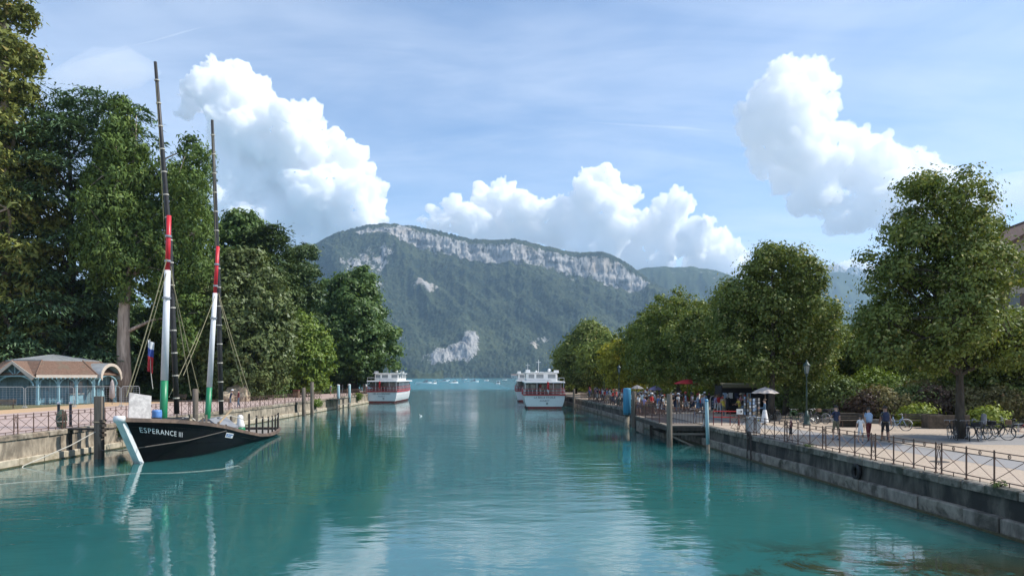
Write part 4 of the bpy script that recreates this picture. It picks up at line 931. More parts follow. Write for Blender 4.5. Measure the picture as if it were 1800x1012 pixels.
# ------------------------------------------------------------------ the black sailing barge
hull_black = pmat('tarred hull', (0.007, 0.008, 0.010), 0.5, 0.25, 2.5, 0.12, spec=0.08, col2=(0.009, 0.012, 0.012), scale2=0.8, f2=(.45, .7))
rubrail = pmat('oiled gunwale', (0.17, 0.115, 0.085), 0.7, 0.25, 3.0, 0.2, col2=(0.10, 0.07, 0.055), scale2=1.2)
deckw = pmat('grey deck', (0.30, 0.27, 0.235), 0.85, 0.2, 4.0, 0.2, col2=(0.2, 0.18, 0.15), scale2=1.2)
stem_w = pmat('stem white', (0.74, 0.76, 0.76), 0.5, 0.06, 3.0, 0.0, col2=(0.58, 0.60, 0.58), scale2=1.2, f2=(.5, .7), stretch=(1, 1, .3))
spar_b = pmat('spar black', (0.022, 0.021, 0.021), 0.5, 0.25, 4.0)
m_green = pmat('mast green', (0.012, 0.20, 0.085), 0.4, 0.08, 3.0); m_white = pmat('mast white', (0.74, 0.75, 0.77), 0.4, 0.04, 3.0); m_red = pmat('mast red', (0.60, 0.022, 0.035), 0.4, 0.08, 3.0)
rope_m = pmat('hemp rope', (0.30, 0.27, 0.16), 0.9, 0.2, 8.0); rope_w = pmat('pale rope', (0.52, 0.49, 0.42), 0.9, 0.15, 8.0)
BL = 19.4
bow = Vector((-20.2, 38.8, 0)); stern = Vector((-20.75, 58.2, 0)); bdir = (stern - bow).normalized(); brz = math.atan2(bdir.y, bdir.x)
def sheer(t): return float(np.interp(t, [0, .1, .25, .4, .5, .62, .75, .88, 1], [2.52, 2.24, 1.70, 1.20, .90, .56, .38, .35, .44]))
def hb(t):
    f = 1 - max(0, 1 - t / 0.36) ** 3.3
    return 2.45 * f * float(np.interp(t, [0, .6, .8, .93, 1], [1, 1, .93, .78, .62]))
def hullp(t, v, side):
    """t along, v 0 (0.5 m below water) .. 1 (gunwale)"""
    zt = sheer(t); z = -0.5 + v * (zt + 0.5)
    rake = -2.35 * max(0, z) / 2.52 * max(0, 1 - t / 0.30) ** 1.3
    w = hb(t) * (0.70 + 0.30 * v ** 0.8) * (1 if t > .001 else 0)
    aft = 1.0 * v * max(0, (t - .85) / .15) * .6
    return Vector((BL * t + rake + aft, side * (w + 0.06), z))
boat = empty('sailing_barge', bow, brz, label='black wooden sailing barge with two tricolour masts moored by the left quay', cat='boat')
m = MB(); m.smooth = True
NTs = 44; ts = [(i / NTs) ** 1.25 for i in range(NTs + 1)]; vsn = [0, .2, .35, .5, .65, .8, .92, 1]
for sd_ in (-1, 1):
    m.loft([[hullp(t, v, sd_) for v in vsn] for t in ts], closed=False)
m.loft([[hullp(1, v, -1) for v in vsn], [hullp(1, v, 1) for v in vsn]], closed=False)
m.build('hull', hull_black, boat)
m = MB(); m.smooth = False
for sd_ in (-1, 1):
    rings = []
    for t in ts:
        p = hullp(t, 1, sd_); w = sd_ * 0.07
        rings.append([(p.x, p.y + w, p.z - .17), (p.x, p.y + w, p.z + .03), (p.x, p.y - w * 2.2, p.z + .05), (p.x, p.y - w * 2.2, p.z - .17)])
    m.loft(rings, closed=True, cap=True)
p = hullp(1, 1, 1); m.box((p.x + .06, 0, p.z - .06), (.14, 2 * p.y, .24)); m.build('gunwale', rubrail, boat)
m = MB()
dk = [t for t in ts if t > .02]
m.loft([[hullp(t, 1, -1) * 1.0 + Vector((0, .1, max(-.42, .30 - sheer(t)))), hullp(t, 1, 1) + Vector((0, -.1, max(-.42, .30 - sheer(t))))] for t in dk], closed=False); m.build('deck', deckw, boat)
# white stem post
m = MB(); s0 = Vector((0.25, 0, -0.7)); s1 = Vector((-2.35, 0, 2.50))
dirv = (s1 - s0).normalized(); q = dirv.to_track_quat('Z', 'Y').to_matrix()
m.box((s0 + s1) / 2, (0.34, 0.32, (s1 - s0).length), M=q)
m.smooth = True; m.tube([s1 + Vector((.02, -.24, -.02)), s1 + Vector((.02, .24, -.02))], .18, 12); m.build('stem_post', stem_w, boat)
# planking seams proud of the hull
for v in (0.52, 0.80):
    m = MB()
    for sd_ in (-1, 1): m.tube([hullp(t, v, sd_) for t in ts[2:]], 0.018, 4)
    m.build('planking_seam', hull_black, boat)
def text_mesh(name, s, size, mat, shear=0.0, spacing=1.0, extrude=0.0, align='LEFT'):
    cu = bpy.data.curves.new('t', 'FONT'); cu.body = s; cu.size = size; cu.shear = shear; cu.space_character = spacing; cu.extrude = extrude; cu.align_x = align; cu.resolution_u = 3
    o = bpy.data.objects.new('t', cu); COL.objects.link(o); dg = bpy.context.evaluated_depsgraph_get()
    me = bpy.data.meshes.new_from_object(o.evaluated_get(dg)); bpy.data.objects.remove(o); bpy.data.curves.remove(cu)
    me.name = name; me.materials.clear(); me.materials.append(mat); return me
def on_hull(me, t0, z0, z1, side):
    """wrap flat lettering onto the hull side"""
    for v in me.vertices:
        x, y = v.co.x, v.co.y; t = t0 + x / BL
        zt = sheer(t); z = z0 + (z1 - z0) * x / 5.0 + y; vv = (z + .5) / (zt + .5)
        p = hullp(t, vv, side); p2 = hullp(t + .01, vv, side); nrm = Vector((-(p2.y - p.y), (p2.x - p.x), 0)).normalized() * side
        v.co = p + nrm * 0.035
    me.update(); return me
# the starboard/port side that faces the canal is local -y
sideS = -1
tm = text_mesh('name_lettering', 'ESPERANCE III', 0.42, pmat('letter white', (0.78, 0.80, 0.82), .5, .02), 0.16, 1.12)
[setattr(v.co, 'x', v.co.x * .58) for v in tm.vertices]; on_hull(tm, 0.018, 1.72, 0.30, sideS); link('name_lettering', tm, boat)
m = MB(); n_ = 6
for i in range(n_ + 1):
    for w_ in (0.0, 0.30): m.v.append((i / n_ * 1.25, w_, 0))
for i in range(n_): m.f.append((2 * i, 2 * i + 2, 2 * i + 3, 2 * i + 1)); m.m.append(0); m.sm.append(False)
me = m.mesh('sponsor_sign', white); on_hull(me, .30, 0.86, 0.16, sideS); link('sponsor_sign', me, boat)
m = MB()
for (u0, u1, v0, v1) in [(.08, .28, .06, .24), (.34, 1.15, .17, .23), (.34, .95, .06, .12)]:
    b0 = len(m.v); m.v += [(u0, v0, 0), (u1, v0, 0), (u1, v1, 0), (u0, v1, 0)]; m.f.append((b0, b0 + 1, b0 + 2, b0 + 3)); m.m.append(0); m.sm.append(False)
me = m.mesh('sponsor_print', pmat('print blue', (.05, .16, .42), .5)); on_hull(me, .30, .86, .16, sideS)
for v in me.vertices: v.co.y -= .012
link('sponsor_print', me, boat)
def L2(x, y, z): return Vector((x, y, z))
Bi = Matrix.Translation(bow) @ Matrix.Rotation(brz, 4, 'Z'); Binv = Bi.inverted()
def W(px, d, y): return Binv @ Vector((gx(px, d), d, 4.65 + (662 - y) / F * d))
def mast(d, base, z_gw, z_wr, top, r0, yard, dyard, ringmat):
    """three painted lengths (green, white, red), a long black yard lashed alongside"""
    A = W(base[0], d, base[1]); B = W(top[0], d, top[1])
    root = bpy.data.objects.new('mast', None); COL.objects.link(root); root.parent = boat
    def at(y): return A.lerp(B, (base[1] - y) / (base[1] - top[1]))
    segs = [('green_length', A + (A - B).normalized() * .9, at(z_gw), m_green, r0), ('white_length', at(z_gw), at(z_wr), m_white, r0 * .96), ('red_length', at(z_wr), B, m_red, r0 * .62)]
    for nm, p, q_, mt, rr in segs:
        m = MB(); m.smooth = True; m.tube([p, q_], [rr, rr * (.78 if nm == 'white_length' else .93)], 14); m.build(nm, mt, root)
    for f in (.60, .78, .90):
        m = MB(); p = A.lerp(B, f); m.tube([p - Vector((0, 0, .06)), p + Vector((0, 0, .06))], r0 * (1.08 if f < .7 else .8), 12)
        m.build('mast_band', pmat('galvanised', (.35, .36, .38), .4, .1, metal=.6), root)
    # yard
    Y0 = W(yard[0][0], dyard, yard[0][1]); Y1 = W(yard[1][0], dyard - .4, yard[1][1]); Ym = W(yard[2][0], dyard, yard[2][1])
    yr = bpy.data.objects.new('yard', None); COL.objects.link(yr); yr.parent = boat
    m = MB(); m.smooth = True; pts = [Y0, Y0.lerp(Ym, .5), Ym, Ym.lerp(Y1, .5), Y1]; m.tube(pts, [.15, .165, .155, .13, .09], 12); m.build('spar', spar_b, yr)
    m = MB()
    for k in range(15):
        f = (k + .7) / 15.5; p = (Y0.lerp(Ym, f / .5) if f < .5 else Ym.lerp(Y1, (f - .5) / .5)); d_ = (Y1 - Y0).normalized()
        rr = .182 - .07 * max(0, f - .4); m.tube([p - d_ * .035, p + d_ * .035], rr, 10)
    m.build('lashing', rope_w, yr, kind='stuff')
    return A, B
A1, B1 = mast(42.4, (287, 741), 668, 475, (297, 379), 0.228, [(311, 727), (273, 109), (298, 420)], 43.2, None)
A2, B2 = mast(48.6, (364, 748), 680, 515, (383, 433), 0.195, [(389, 727), (373, 211), (383, 470)], 49.6, None)
def rope(p, q, r_=0.022, sag=0.0, mat=rope_m, parent=boat, name='rope'):
    pts = [p.lerp(q, i / 8) - Vector((0, 0, sag * 4 * (i / 8) * (1 - i / 8))) for i in range(9)]
    m = MB(); m.tube(pts, r_, 5, cap=False); m.build(name, mat, parent)
rope(W(293, 42.2, 455), W(222, 41, 697), .03, .15); rope(W(292, 42.2, 480), W(228, 42, 695), .025, .2)
rope(W(300, 42.6, 468), W(336, 46, 695), .03, .1); rope(W(300, 42.6, 480), W(350, 46.5, 690), .025, .1)
rope(W(384, 48.8, 515), W(440, 52, 696), .03, .15); rope(W(385, 48.8, 525), W(433, 52, 697), .025, .15)
rope(W(378, 48.4, 520), W(322, 44.5, 660), .022, .1); rope(W(352, 47, 578), W(297, 43, 698), .02, .05)
rope(W(273, 42.8, 112), W(290, 42.4, 430), .012, 0.0); rope(W(373, 49.2, 214), W(381, 48.6, 470), .012, 0.0)
# stanchions and life line on the after deck
prev = None
for i, t in enumerate([.52, .60, .68, .76, .83, .89, .945, .985]):
    p = hullp(t, 1, -1); m = MB(); m.bar(p + Vector((0, .12, -.1)), p + Vector((0, .12, 1.28)), .10); m.build('stanchion', wood_d, boat)
    tp = p + Vector((0, .12, 1.2))
    if prev: rope(prev, tp, .015, .22, rope_w)
    prev = tp
for i, t in enumerate([.60, .72, .84, .93]):
    p = hullp(t, 1, 1); m = MB(); m.bar(p + Vector((0, -.12, -.1)), p + Vector((0, -.12, 1.2)), .10); m.build('stanchion', wood_d, boat)
# deck gear that belongs to the boat
m = MB(); m.bevbox((BL * .20, .1, 1.80), (1.3, 1.5, .8), .06); m.build('windlass_house', spar_b, boat)
for x_, y_, h_ in ((.235, -1.1, 1.0), (.26, -1.25, .8), (.285, -1.3, 1.1), (.33, .9, 1.5), (.40, -1.2, .9), (.44, -1.4, .8)):
    m = MB(); m.bar((BL * x_, y_, sheer(x_) - .4), (BL * x_ + .1, y_ + .05, sheer(x_) - .4 + h_), .12); m.build('belaying_post', wood_g, boat)
for x_, y_ in ((.30, -.9), (.47, -1.0), (.66, .4)):
    m = MB(); m.smooth = True
    for q in range(3): m.ring((BL * x_, y_, max(sheer(x_) - .36, .36) + .09 * q), .34 - .05 * q, .05, 'z', 14, 5)
    m.build('rope_coil', rope_w, boat)
m = MB(); m.bevbox((BL * .41, .2, 1.25), (1.1, 1.2, .9), .05); m.build('deck_box', wood_p, boat)
m = MB(); m.smooth = True; m.tube([(BL * .46, 1.2, 1.6), (BL * .60, -.6, 1.9), (BL * .7, -.9, 1.5)], .035, 5); m.build('slack_line', rope_w, boat)
m = MB(); m.prism([(-1.15, 0), (1.15, 0), (1.15, .75), (.25, 1.45), (-.25, 1.45), (-1.15, .75)], -1.5, 1.5, lambda u, v, w: (BL * .56 + w, u + .3, v + .35)); m.build('deck_hatch', pmat('grey tarpaulin', (.20, .21, .23), .7, .15), boat)
m = MB()
for i in range(7): m.box((BL * .36 + i * .17, 0.9, 1.55), (.05, .05, 1.0))
m.box((BL * .36 + .5, .9, 2.03), (1.2, .06, .06)); m.box((BL * .36 + .5, .9, 1.6), (1.2, .05, .05)); m.build('rail_frame', rope_w, boat)
m = MB(); m.bar(W(372, 47.6, 757), W(408, 49, 718), .09); m.build('boat_hook', pmat('varnished spar', (.50, .36, .22), .5), boat)
m = MB(); m.bar(W(338, 45.5, 735), W(366, 47.5, 752), .07); m.build('boat_hook', rope_w, boat)
# things standing on deck
def barrel(label, loc, r_, h, mat, band):
    root = empty('drum', loc, label=label, cat='drum'); m = MB(); m.smooth = True
    m.lathe([(r_ * .9, 0), (r_, h * .1), (r_, h * .9), (r_ * .9, h), (.02, h)], n=14); m.build('body', mat, root)
    m = MB(); m.lathe([(r_ * 1.03, h * .45), (r_ * 1.03, h * .52)], n=14, cap=False); m.build('hoop', band, root)
wp = Bi @ Vector((1.0, -.35, 1.95)); barrel('blue plastic drum at the foot of the front mast', wp, .26, .85, pmat('drum blue', (.10, .24, .55), .4), black)
wp = Bi @ Vector((3.7, -.5, 1.45)); barrel('small black drum beside the windlass of the barge', wp, .28, .8, black, rope_w)
root = empty('buoy', Bi @ Vector((BL * .74, -.3, .32)), label='white and green round buoy on the stern deck of the barge', cat='buoy')
m = MB(); m.smooth = True; m.ball((0, 0, .38), .36, 14, 10); m.build('lower_half', m_green, root)
m = MB(); m.smooth = True; m.lathe([(.30, .55), (.33, .7), (.22, 1.0), (.2, 1.4), (.08, 1.5)], n=14); m.build('upper_half', white, root)
root = empty('board', (gx(246, 38.6), 38.6, 2.28), label='weathered whitish board leaning at the bow of the black barge', cat='board')
m = MB(); M_ = Matrix.Rotation(R(48), 3, 'Z') @ Matrix.Rotation(R(10), 3, 'Y') @ Matrix.Rotation(R(-20), 3, 'X'); m.box((0, 0, .72), (1.15, .05, 1.5), M=M_)
m.build('panel', pmat('peeling board', (.47, .45, .43), .9, .2, 5, .3, col2=(.34, .32, .31), scale2=2.2), root)
m = MB(); m.box((.02, .05, .72), (.06, .05, 1.35), M=M_); m.build('batten', wood_g, root)
# flag hanging from the front stay
def flag(label, top, w, h, cols, staff=None, seed=1):
    root = empty('flag', top, label=label, cat='flag'); rng = random.Random(seed)
    nx, nz = 7, 12
    def P(i, j):
        u = i / nx; v = j / nz; x = (u - .5) * w * (1.0 - .35 * abs(v - .5)) + .10 * h * (v - .3) * -.3
        return (x, .10 * math.sin(u * 9 + v * 3), -v * h - .10 * h * u)
    for k, (c, a, b) in enumerate(cols):
        m = MB(); m.smooth = True; j0, j1 = int(a * nz), int(b * nz)
        m.loft([[P(i, j) for i in range(nx + 1)] for j in range(j0, j1 + 1)], closed=False); m.build('stripe', c, root, fix=False)
    if staff:
        m = MB(); m.tube(staff, .02, 6); m.build('staff', rope_w, root)
fw_ = pmat('flag white', (.72, .72, .74), .8); fb_ = pmat('flag blue', (.06, .10, .36), .8); fr_ = pmat('flag red', (.55, .035, .04), .8)
flag('limp white, blue and red flag hanging by the front mast', (gx(265, 40.6), 40.6, 4.65 + (662 - 597) / F * 40.6), .42, 1.75, [(fw_, 0, .25), (fb_, .25, .5), (fr_, .5, 1)], staff=[(-.05, 0, .05), (.0, .02, -1.9), (.12, 0, -2.8)])
# lines in the water and to the pile
root = empty('mooring_line', (0, 0, 0), label='dark mooring line running from the barge across its white stem to the left', cat='rope')
m = MB(); a_ = Bi @ Vector((5.3, -2.62, 1.3)); b_ = Bi @ Vector((-1.2, -.75, .95)); c_ = Vector((-23.3, 40.2, .5)); m.tube([a_, a_.lerp(b_, .5) + Vector((.1, -.2, -.1)), b_, b_.lerp(c_, .5) - Vector((0, 0, .12)), c_], .028, 6); m.build('rope', pmat('dark rope', (.10, .09, .08), .9), root)
root = empty('mooring_line', (0, 0, 0), label='pale rope floating on the water in front of the black barge', cat='rope')
pts = [(gx(px, 4.65 * F / (y - 662)), 4.65 * F / (y - 662), .012) for px, y in [(-20, 853), (40, 847), (110, 843), (165, 838), (230, 832), (300, 831), (350, 828), (390, 824), (418, 818), (424, 821)]]
m = MB(); m.tube(pts, .008, 5); m.build('rope', rope_w, root)
root = empty('mooring_line', (0, 0, 0), label='slack rope hanging from the timber pile down into the water', cat='rope')
m = MB(); m.tube([(-23.5, 40.3, 1.6), (-24.2, 39.0, .9), (-24.9, 37.6, .35), (-25.3, 36.8, .05), (-25.0, 36.2, -.1)], .03, 6); m.build('rope', rope_w, root)

# ------------------------------------------------------------------ passenger boats
b_red = pmat('boat red', (.50, .04, .045), .5, .08); b_boot = pmat('antifouling red', (.27, .045, .04), .6, .12, col2=(.18, .05, .04), scale2=.8)
b_white = pmat('boat white', (.80, .80, .79), .35, .03, col2=(.70, .70, .69), scale2=.5, f2=(.5, .8)); b_grey = pmat('cabin grey', (.30, .29, .285), .6, .1); b_glass = pmat('dark cabin glass', (.055, .065, .075), .08, .1, spec=.8)
b_glass2 = pmat('pale cabin glass', (.20, .23, .26), .1, .1, spec=.8); b_in = pmat('saloon interior', (.11, .095, .085), .7, .3, 2.0)
def passenger_boat(x, y, label, names, L_=24.0, Bm=6.3, detail=True, rz=0.0):
    root = empty('passenger_boat', (x, y, 0), rz, label=label, cat='passenger boat')
    def half(s): return Bm / 2 * float(np.interp(s, [0, .06, .5, .68, .8, .9, .97, 1], [.93, .97, 1, .95, .78, .48, .16, .02]))
    def dz(s): return float(np.interp(s, [0, .5, .8, 1], [2.0, 2.0, 2.25, 2.6]))
    S = [0, .03, .1, .3, .5, .6, .68, .74, .8, .85, .9, .94, .97, 1.0]
    def st(s, z, k): return Vector((half(s) * k, s * L_ + (z * .55 if s > .9 else 0) * (s - .9) * 10 - (0.25 if s == 0 else 0) * 0, z))
    def band(zk, nm, mat):
        m = MB(); m.smooth = False
        rings = []
        for s in S:
            rr = []
            for zf, kf in zk: z = zf if zf < .5 else zf * dz(s) / 2.0; rr.append((z, kf))
            rings.append([st(s, z, -kf) for z, kf in rr][::-1] + [st(s, z, kf) for z, kf in rr])
        m.loft(rings, closed=False)
        m.loft([[p for p in rings[0][:len(zk)]][::-1], rings[0][len(zk):]], closed=False)
        return m.build(nm, mat, root)
    band([(-.6, .70), (0.0, .80), (.34, .88)], 'boot_top', b_boot)
    band([(.34, .88), (.8, .94), (1.4, .985), (2.0, 1.0)], 'hull', b_white)
    m = MB(); rings = []
    for s in S: h_ = half(s); rings.append([st(s, dz(s), -1.0) + Vector((-.07, 0, 0)), st(s, dz(s), 1.0) + Vector((.07, 0, 0))])
    m.loft([[a, b] for a, b in rings], closed=False); m.build('deck', b_grey, root)
    # rubbing strake and railing band in red
    def strip(z0, z1, out, nm, mat):
        m = MB()
        for k in (-1, 1):
            rings = []
            for s in S:
                p = st(s, dz(s), k); o = out * k
                rings.append([p + Vector((o, 0, z0)), p + Vector((o, 0, z1)), p + Vector((o - .06 * k, 0, z1)), p + Vector((o - .06 * k, 0, z0))])
            m.loft(rings, closed=True, cap=True)
        p = st(0, dz(0), 1); m.box((0, -out / 2 - .02, dz(0) + (z0 + z1) / 2), (2 * p.x + 2 * out, .08, z1 - z0)); return m.build(nm, mat, root)
    strip(-.06, .14, .10, 'rubbing_strake', b_red); strip(.34, .45, .0, 'railing_band', b_red); strip(.82, .88, .0, 'handrail', b_red)
    m = MB()
    for i in range(11): m.bar((-half(0) + i * half(0) / 5, -.03, 2.0), (-half(0) + i * half(0) / 5, -.03, 2.86), .04)
    for k in (-1, 1):
        for i in range(1, 22): s = i / 22; p = st(s, dz(s), k); m.bar(p, p + Vector((0, 0, .85)), .035)
    m.build('railing_post', b_white, root)
    # saloon
    m = MB(); m.box((0, 11.2, 2.95), (Bm - 1.0, 13.6, 1.6)); m.build('saloon_interior', b_in, root)
    for k in (-1, 1):
        for i in range(8):
            m = MB(); m.box((k * (Bm / 2 - .47), 5.3 + i * 1.68, 3.05), (.04, 1.42, 1.05)); m.build('saloon_window', b_glass, root)
            m = MB(); m.box((k * (Bm / 2 - .45), 4.46 + i * 1.68, 2.95), (.10, .16, 1.7)); m.build('saloon_pillar', b_white, root)
    m = MB(); m.box((0, 3.95, 2.85), (Bm - 1.1, .05, 1.5)); m.build('saloon_bulkhead', b_grey, root)
    m = MB(); m.box((-.4, 3.9, 2.75), (.95, .06, 1.5)); m.build('saloon_door', b_glass, root)
    for xx in (-2.6, -1.55, 1.0, 2.2): m = MB(); m.box((xx, 3.9, 3.1), (.75, .06, .8)); m.build('saloon_window', b_glass2, root)
    m = MB(); m.bevbox((0, 9.9, 3.86), (Bm - .35, 19.4, .22), .06); m.build('saloon_roof', b_white, root)
    for xx in (-Bm / 2 + .35, Bm / 2 - .35, -1.1, 1.3):
        m = MB(); m.bar((xx, .35, 2.0), (xx, .35, 3.76), .07); m.build('roof_post', b_white, root)
    m = MB(); m.bevbox((0, 20.6, 3.25), (2.6, 2.2, 1.3), .2); m.build('fore_cabin', b_white, root)
    # upper house
    m = MB(); m.bevbox((-.2, 11.0, 4.62), (Bm - 1.45, 10.0, 1.25), .08); m.build('upper_house', b_white, root)
    m = MB(); m.bevbox((-.2, 11.0, 5.30), (Bm - 1.0, 10.7, .12), .04); m.build('upper_roof', b_white, root)
    for xx, w_ in ((-1.75, .85), (-.45, 1.1), (1.35, 1.15)): m = MB(); m.box((xx, 5.985, 4.72), (w_, .05, .62)); m.build('house_window', b_glass2, root)
    for k in (-1, 1):
        for i in range(4): m = MB(); m.box((-.2 + k * (Bm / 2 - .735), 7.5 + i * 2.35, 4.72), (.05, 1.5, .66)); m.build('house_window', b_glass, root)
    m = MB(); m.bevbox((2.25, 9, 5.52), (.75, .9, .32), .05); m.build('roof_locker', b_white, root)
    m = MB(); m.bevbox((-2.3, 7.2, 5.55), (.7, .8, .38), .05); m.build('roof_locker', b_white, root)
    m = MB(); m.bar((-.55, 9, 5.3), (-.55, 9, 7.35), .09); m.bar((-.95, 9, 6.95), (-.15, 9, 6.95), .07); m.build('signal_mast', b_white, root)
    m = MB(); m.smooth = True; m.ball((1.15, 9.5, 5.7), .24, 10, 8); m.build('radar_dome', b_white, root)
    m = MB()
    for k in (-1, 1): m.tube([(k * (Bm / 2 - .3), .4, 3.97), (k * (Bm / 2 - .3), .4, 4.5), (k * (Bm / 2 - .3), 5.6, 4.5)], .025, 5)
    m.tube([(-Bm / 2 + .3, .4, 4.5), (Bm / 2 - .3, .4, 4.5)], .025, 5)
    for i in range(1, 8): m.bar((-Bm / 2 + .3 + i * (Bm - .6) / 8, .4, 3.97), (-Bm / 2 + .3 + i * (Bm - .6) / 8, .4, 4.5), .025)
    m.build('upper_railing', b_white, root)
    m = MB(); m.ring((.35, -.06, .78), .11, .035, 'y', 12, 5); m.build('exhaust', black, root)
    m = MB(); m.ring((-Bm / 2 - .02, 1.5, 2.55), .32, .09, 'x', 14, 6); m.build('lifebuoy', b_red, root)
    if names:
        for s, sz, z in names:
            me = text_mesh('name_lettering', s, sz, pmat('letter grey', (.10, .11, .15), .6), 0, 1.05, align='CENTER')
            # transom leans in towards the waterline: keep the lettering just clear of it
            link('name_lettering', me, root, (0, -.03, z), (R(90), 0, 0))
    return root
RB = passenger_boat(4.75, 103.5, 'white passenger boat with red rail moored stern-on at the right quay', [('LA BELLE ETOILE', .40, 1.52), ('ANNECY', .34, 1.06)])
LB = passenger_boat(-23.3, 127, 'white passenger boat with red rail moored at the left quay', [('LES ALLOBROGES', .38, 1.5), ('ANNECY', .32, 1.06)], Bm=5.8)
passenger_boat(3.7, 133, 'second white passenger boat half hidden behind the right-hand one', None, Bm=6.2)
flag('limp red and white flag on the stern of the right-hand passenger boat', (5.25, 103.3, 4.0), .34, 1.5, [(fr_, .0, .8), (fw_, .8, 1)], staff=[(0, .05, .25), (0, .12, -1.95)], seed=3)
flag('small red flag on the stern of the left-hand passenger boat', (-23.6, 126.8, 3.9), .4, 1.3, [(fr_, .0, 1)], staff=[(0, .05, .25), (0, .12, -1.9)], seed=4)
def motor_boat(x, y, L_, label, rz, canopy, col):
    root = empty('motor_boat', (x, y, 0), rz, label=label, cat='motor boat', group='small boats out on the lake')
    m = MB(); rings = []
    for s in (0, .3, .6, .8, .92, 1):
        w = L_ * .17 * float(np.interp(s, [0, .5, .8, 1], [.95, 1, .7, .03])); z = .7 + .35 * s
        rings.append([(s * L_ - L_ / 2, -w, z), (s * L_ - L_ / 2, -w * .8, -.2), (s * L_ - L_ / 2, w * .8, -.2), (s * L_ - L_ / 2, w, z)])
    m.loft(rings, closed=True, cap=True); m.build('hull', col, root)
    m = MB(); m.bevbox((L_ * .08, 0, 1.15), (L_ * .3, L_ * .22, .55), .1); m.build('cabin', b_glass, root)
    m = MB(); m.bar((L_ * .25, 0, 1.0), (L_ * .12, 0, 1.6), .05, L_ * .2); m.build('windscreen', b_glass2, root)
    if canopy:
        m = MB(); m.box((-L_ * .1, 0, 2.2), (L_ * .5, L_ * .32, .1)); m.build('canopy', white, root)
        m = MB()
        for a in (-.3, .1):
            for k in (-1, 1): m.bar((L_ * a, k * L_ * .13, .8), (L_ * a, k * L_ * .13, 2.2), .06)
        m.build('canopy_post', white, root)
for i, (px, y, L_, rz, can) in enumerate([(745, 673.5, 11, .2, 0), (764, 674.2, 5.5, 1.2, 1), (779, 670.2, 10, .1, 0), (788, 668.3, 9, 1.4, 0), (798, 673, 7, .6, 1), (829, 671, 13, .1, 0), (856, 669, 12, 1.3, 0), (876, 675, 7, 1.5, 1), (888, 667.8, 14, 1.2, 0), (897, 665.2, 40, 0, 0), (812, 666.6, 18, .2, 0)]):
    d_ = 4.65 * F / (y - 662)
    motor_boat(gx(px, d_), d_, L_, ['long white speedboat nearest the left passenger boat', 'small lake boat with a flat canopy beside the speedboat', 'low white boat left of the middle of the lake', 'tiny upright white boat far out on the left', 'white boat with a raised canopy in the left half of the lake', 'slim white boat in the middle of the lake', 'tiny white boat right of the middle of the lake', 'boxy white boat with a canopy heading out by the right-hand boats', 'tiny white boat near the far shore on the right', 'long white ferry along the far shore on the right', 'white boat close under the wooded far shore'][i], rz, can, white)
for i, (px, y, c) in enumerate([(740, 731, white), (757, 690, white)]):
    d_ = 4.65 * F / (y - 662); root = empty('gull', (gx(px, d_), d_, 0), .8 + i, label=['small white gull floating right of the left passenger boat', 'small white gull floating farther out on the canal'][i], cat='gull'); root.scale = (.32,) * 3
    m = MB(); m.smooth = True; m.lathe([(.02, -.55), (.2, -.4), (.27, 0), (.2, .3), (.08, .5), (.03, .62)], n=10)
    v2 = [(z, x_ * .85, y_ * .8 + .12) for x_, y_, z in m.v]; m.v = v2
    m.tube([(-.42, 0, .15), (-.58, 0, .35), (-.52, 0, .62), (-.58, 0, .78), (-.70, 0, .76)], [.10, .07, .055, .07, .05], 8); m.build('body', white, root)
    m = MB(); m.tube([(-.72, 0, .75), (-.86, 0, .70)], [.035, .015], 6); m.build('beak', pmat('beak orange', (.6, .2, .03), .5), root)

# ------------------------------------------------------------------ turquoise kiosk in the park
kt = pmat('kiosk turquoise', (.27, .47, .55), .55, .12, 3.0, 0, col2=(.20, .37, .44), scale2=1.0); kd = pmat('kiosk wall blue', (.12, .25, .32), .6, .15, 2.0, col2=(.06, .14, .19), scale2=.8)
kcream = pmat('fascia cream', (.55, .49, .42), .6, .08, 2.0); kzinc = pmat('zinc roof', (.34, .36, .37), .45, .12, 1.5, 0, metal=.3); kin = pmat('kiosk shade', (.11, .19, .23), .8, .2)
def tile_mat():
    m, nt, out = new_mat('clay roof tiles'); p = node(nt, 'ShaderNodeBsdfPrincipled'); nt.links.new(p.outputs[0], out.inputs['Surface'])
    co = node(nt, 'ShaderNodeTexCoord').outputs['Object']
    n1 = noise_node(nt, co, 6.0, 4, .7); n2 = noise_node(nt, co, .9, 5, .6)
    c = mixc(nt, maprange(nt, n1, .3, .7), (.13, .078, .055), (.225, .14, .10)); c = mixc(nt, maprange(nt, n2, .52, .68), c, (.16, .125, .09))
    nt.links.new(c, p.inputs['Base Color']); p.inputs['Roughness'].default_value = .85; return m
ktile = tile_mat()
KC = Vector((-52.9, 82.0, LZ)); kiosk = empty('kiosk', KC, label='turquoise wooden kiosk with tiled roof, gabled porch and arched porch', cat='kiosk'); kiosk.scale = (.9, .9, .94)
cs, dsd = 5.0, 6.2                                     # cardinal and diagonal sides of the octagonal plan
def octa(k, z):
    c, dg_ = cs * k, dsd * k; a = c / 2 + dg_ * .7071
    return [Vector(p + (z,)) for p in [(-c / 2, -a), (c / 2, -a), (a, -c / 2), (a, c / 2), (c / 2, a), (-c / 2, a), (-a, c / 2), (-a, -c / 2)]]
eave, up = octa(1.0, 3.45), octa(.70, 5.1)
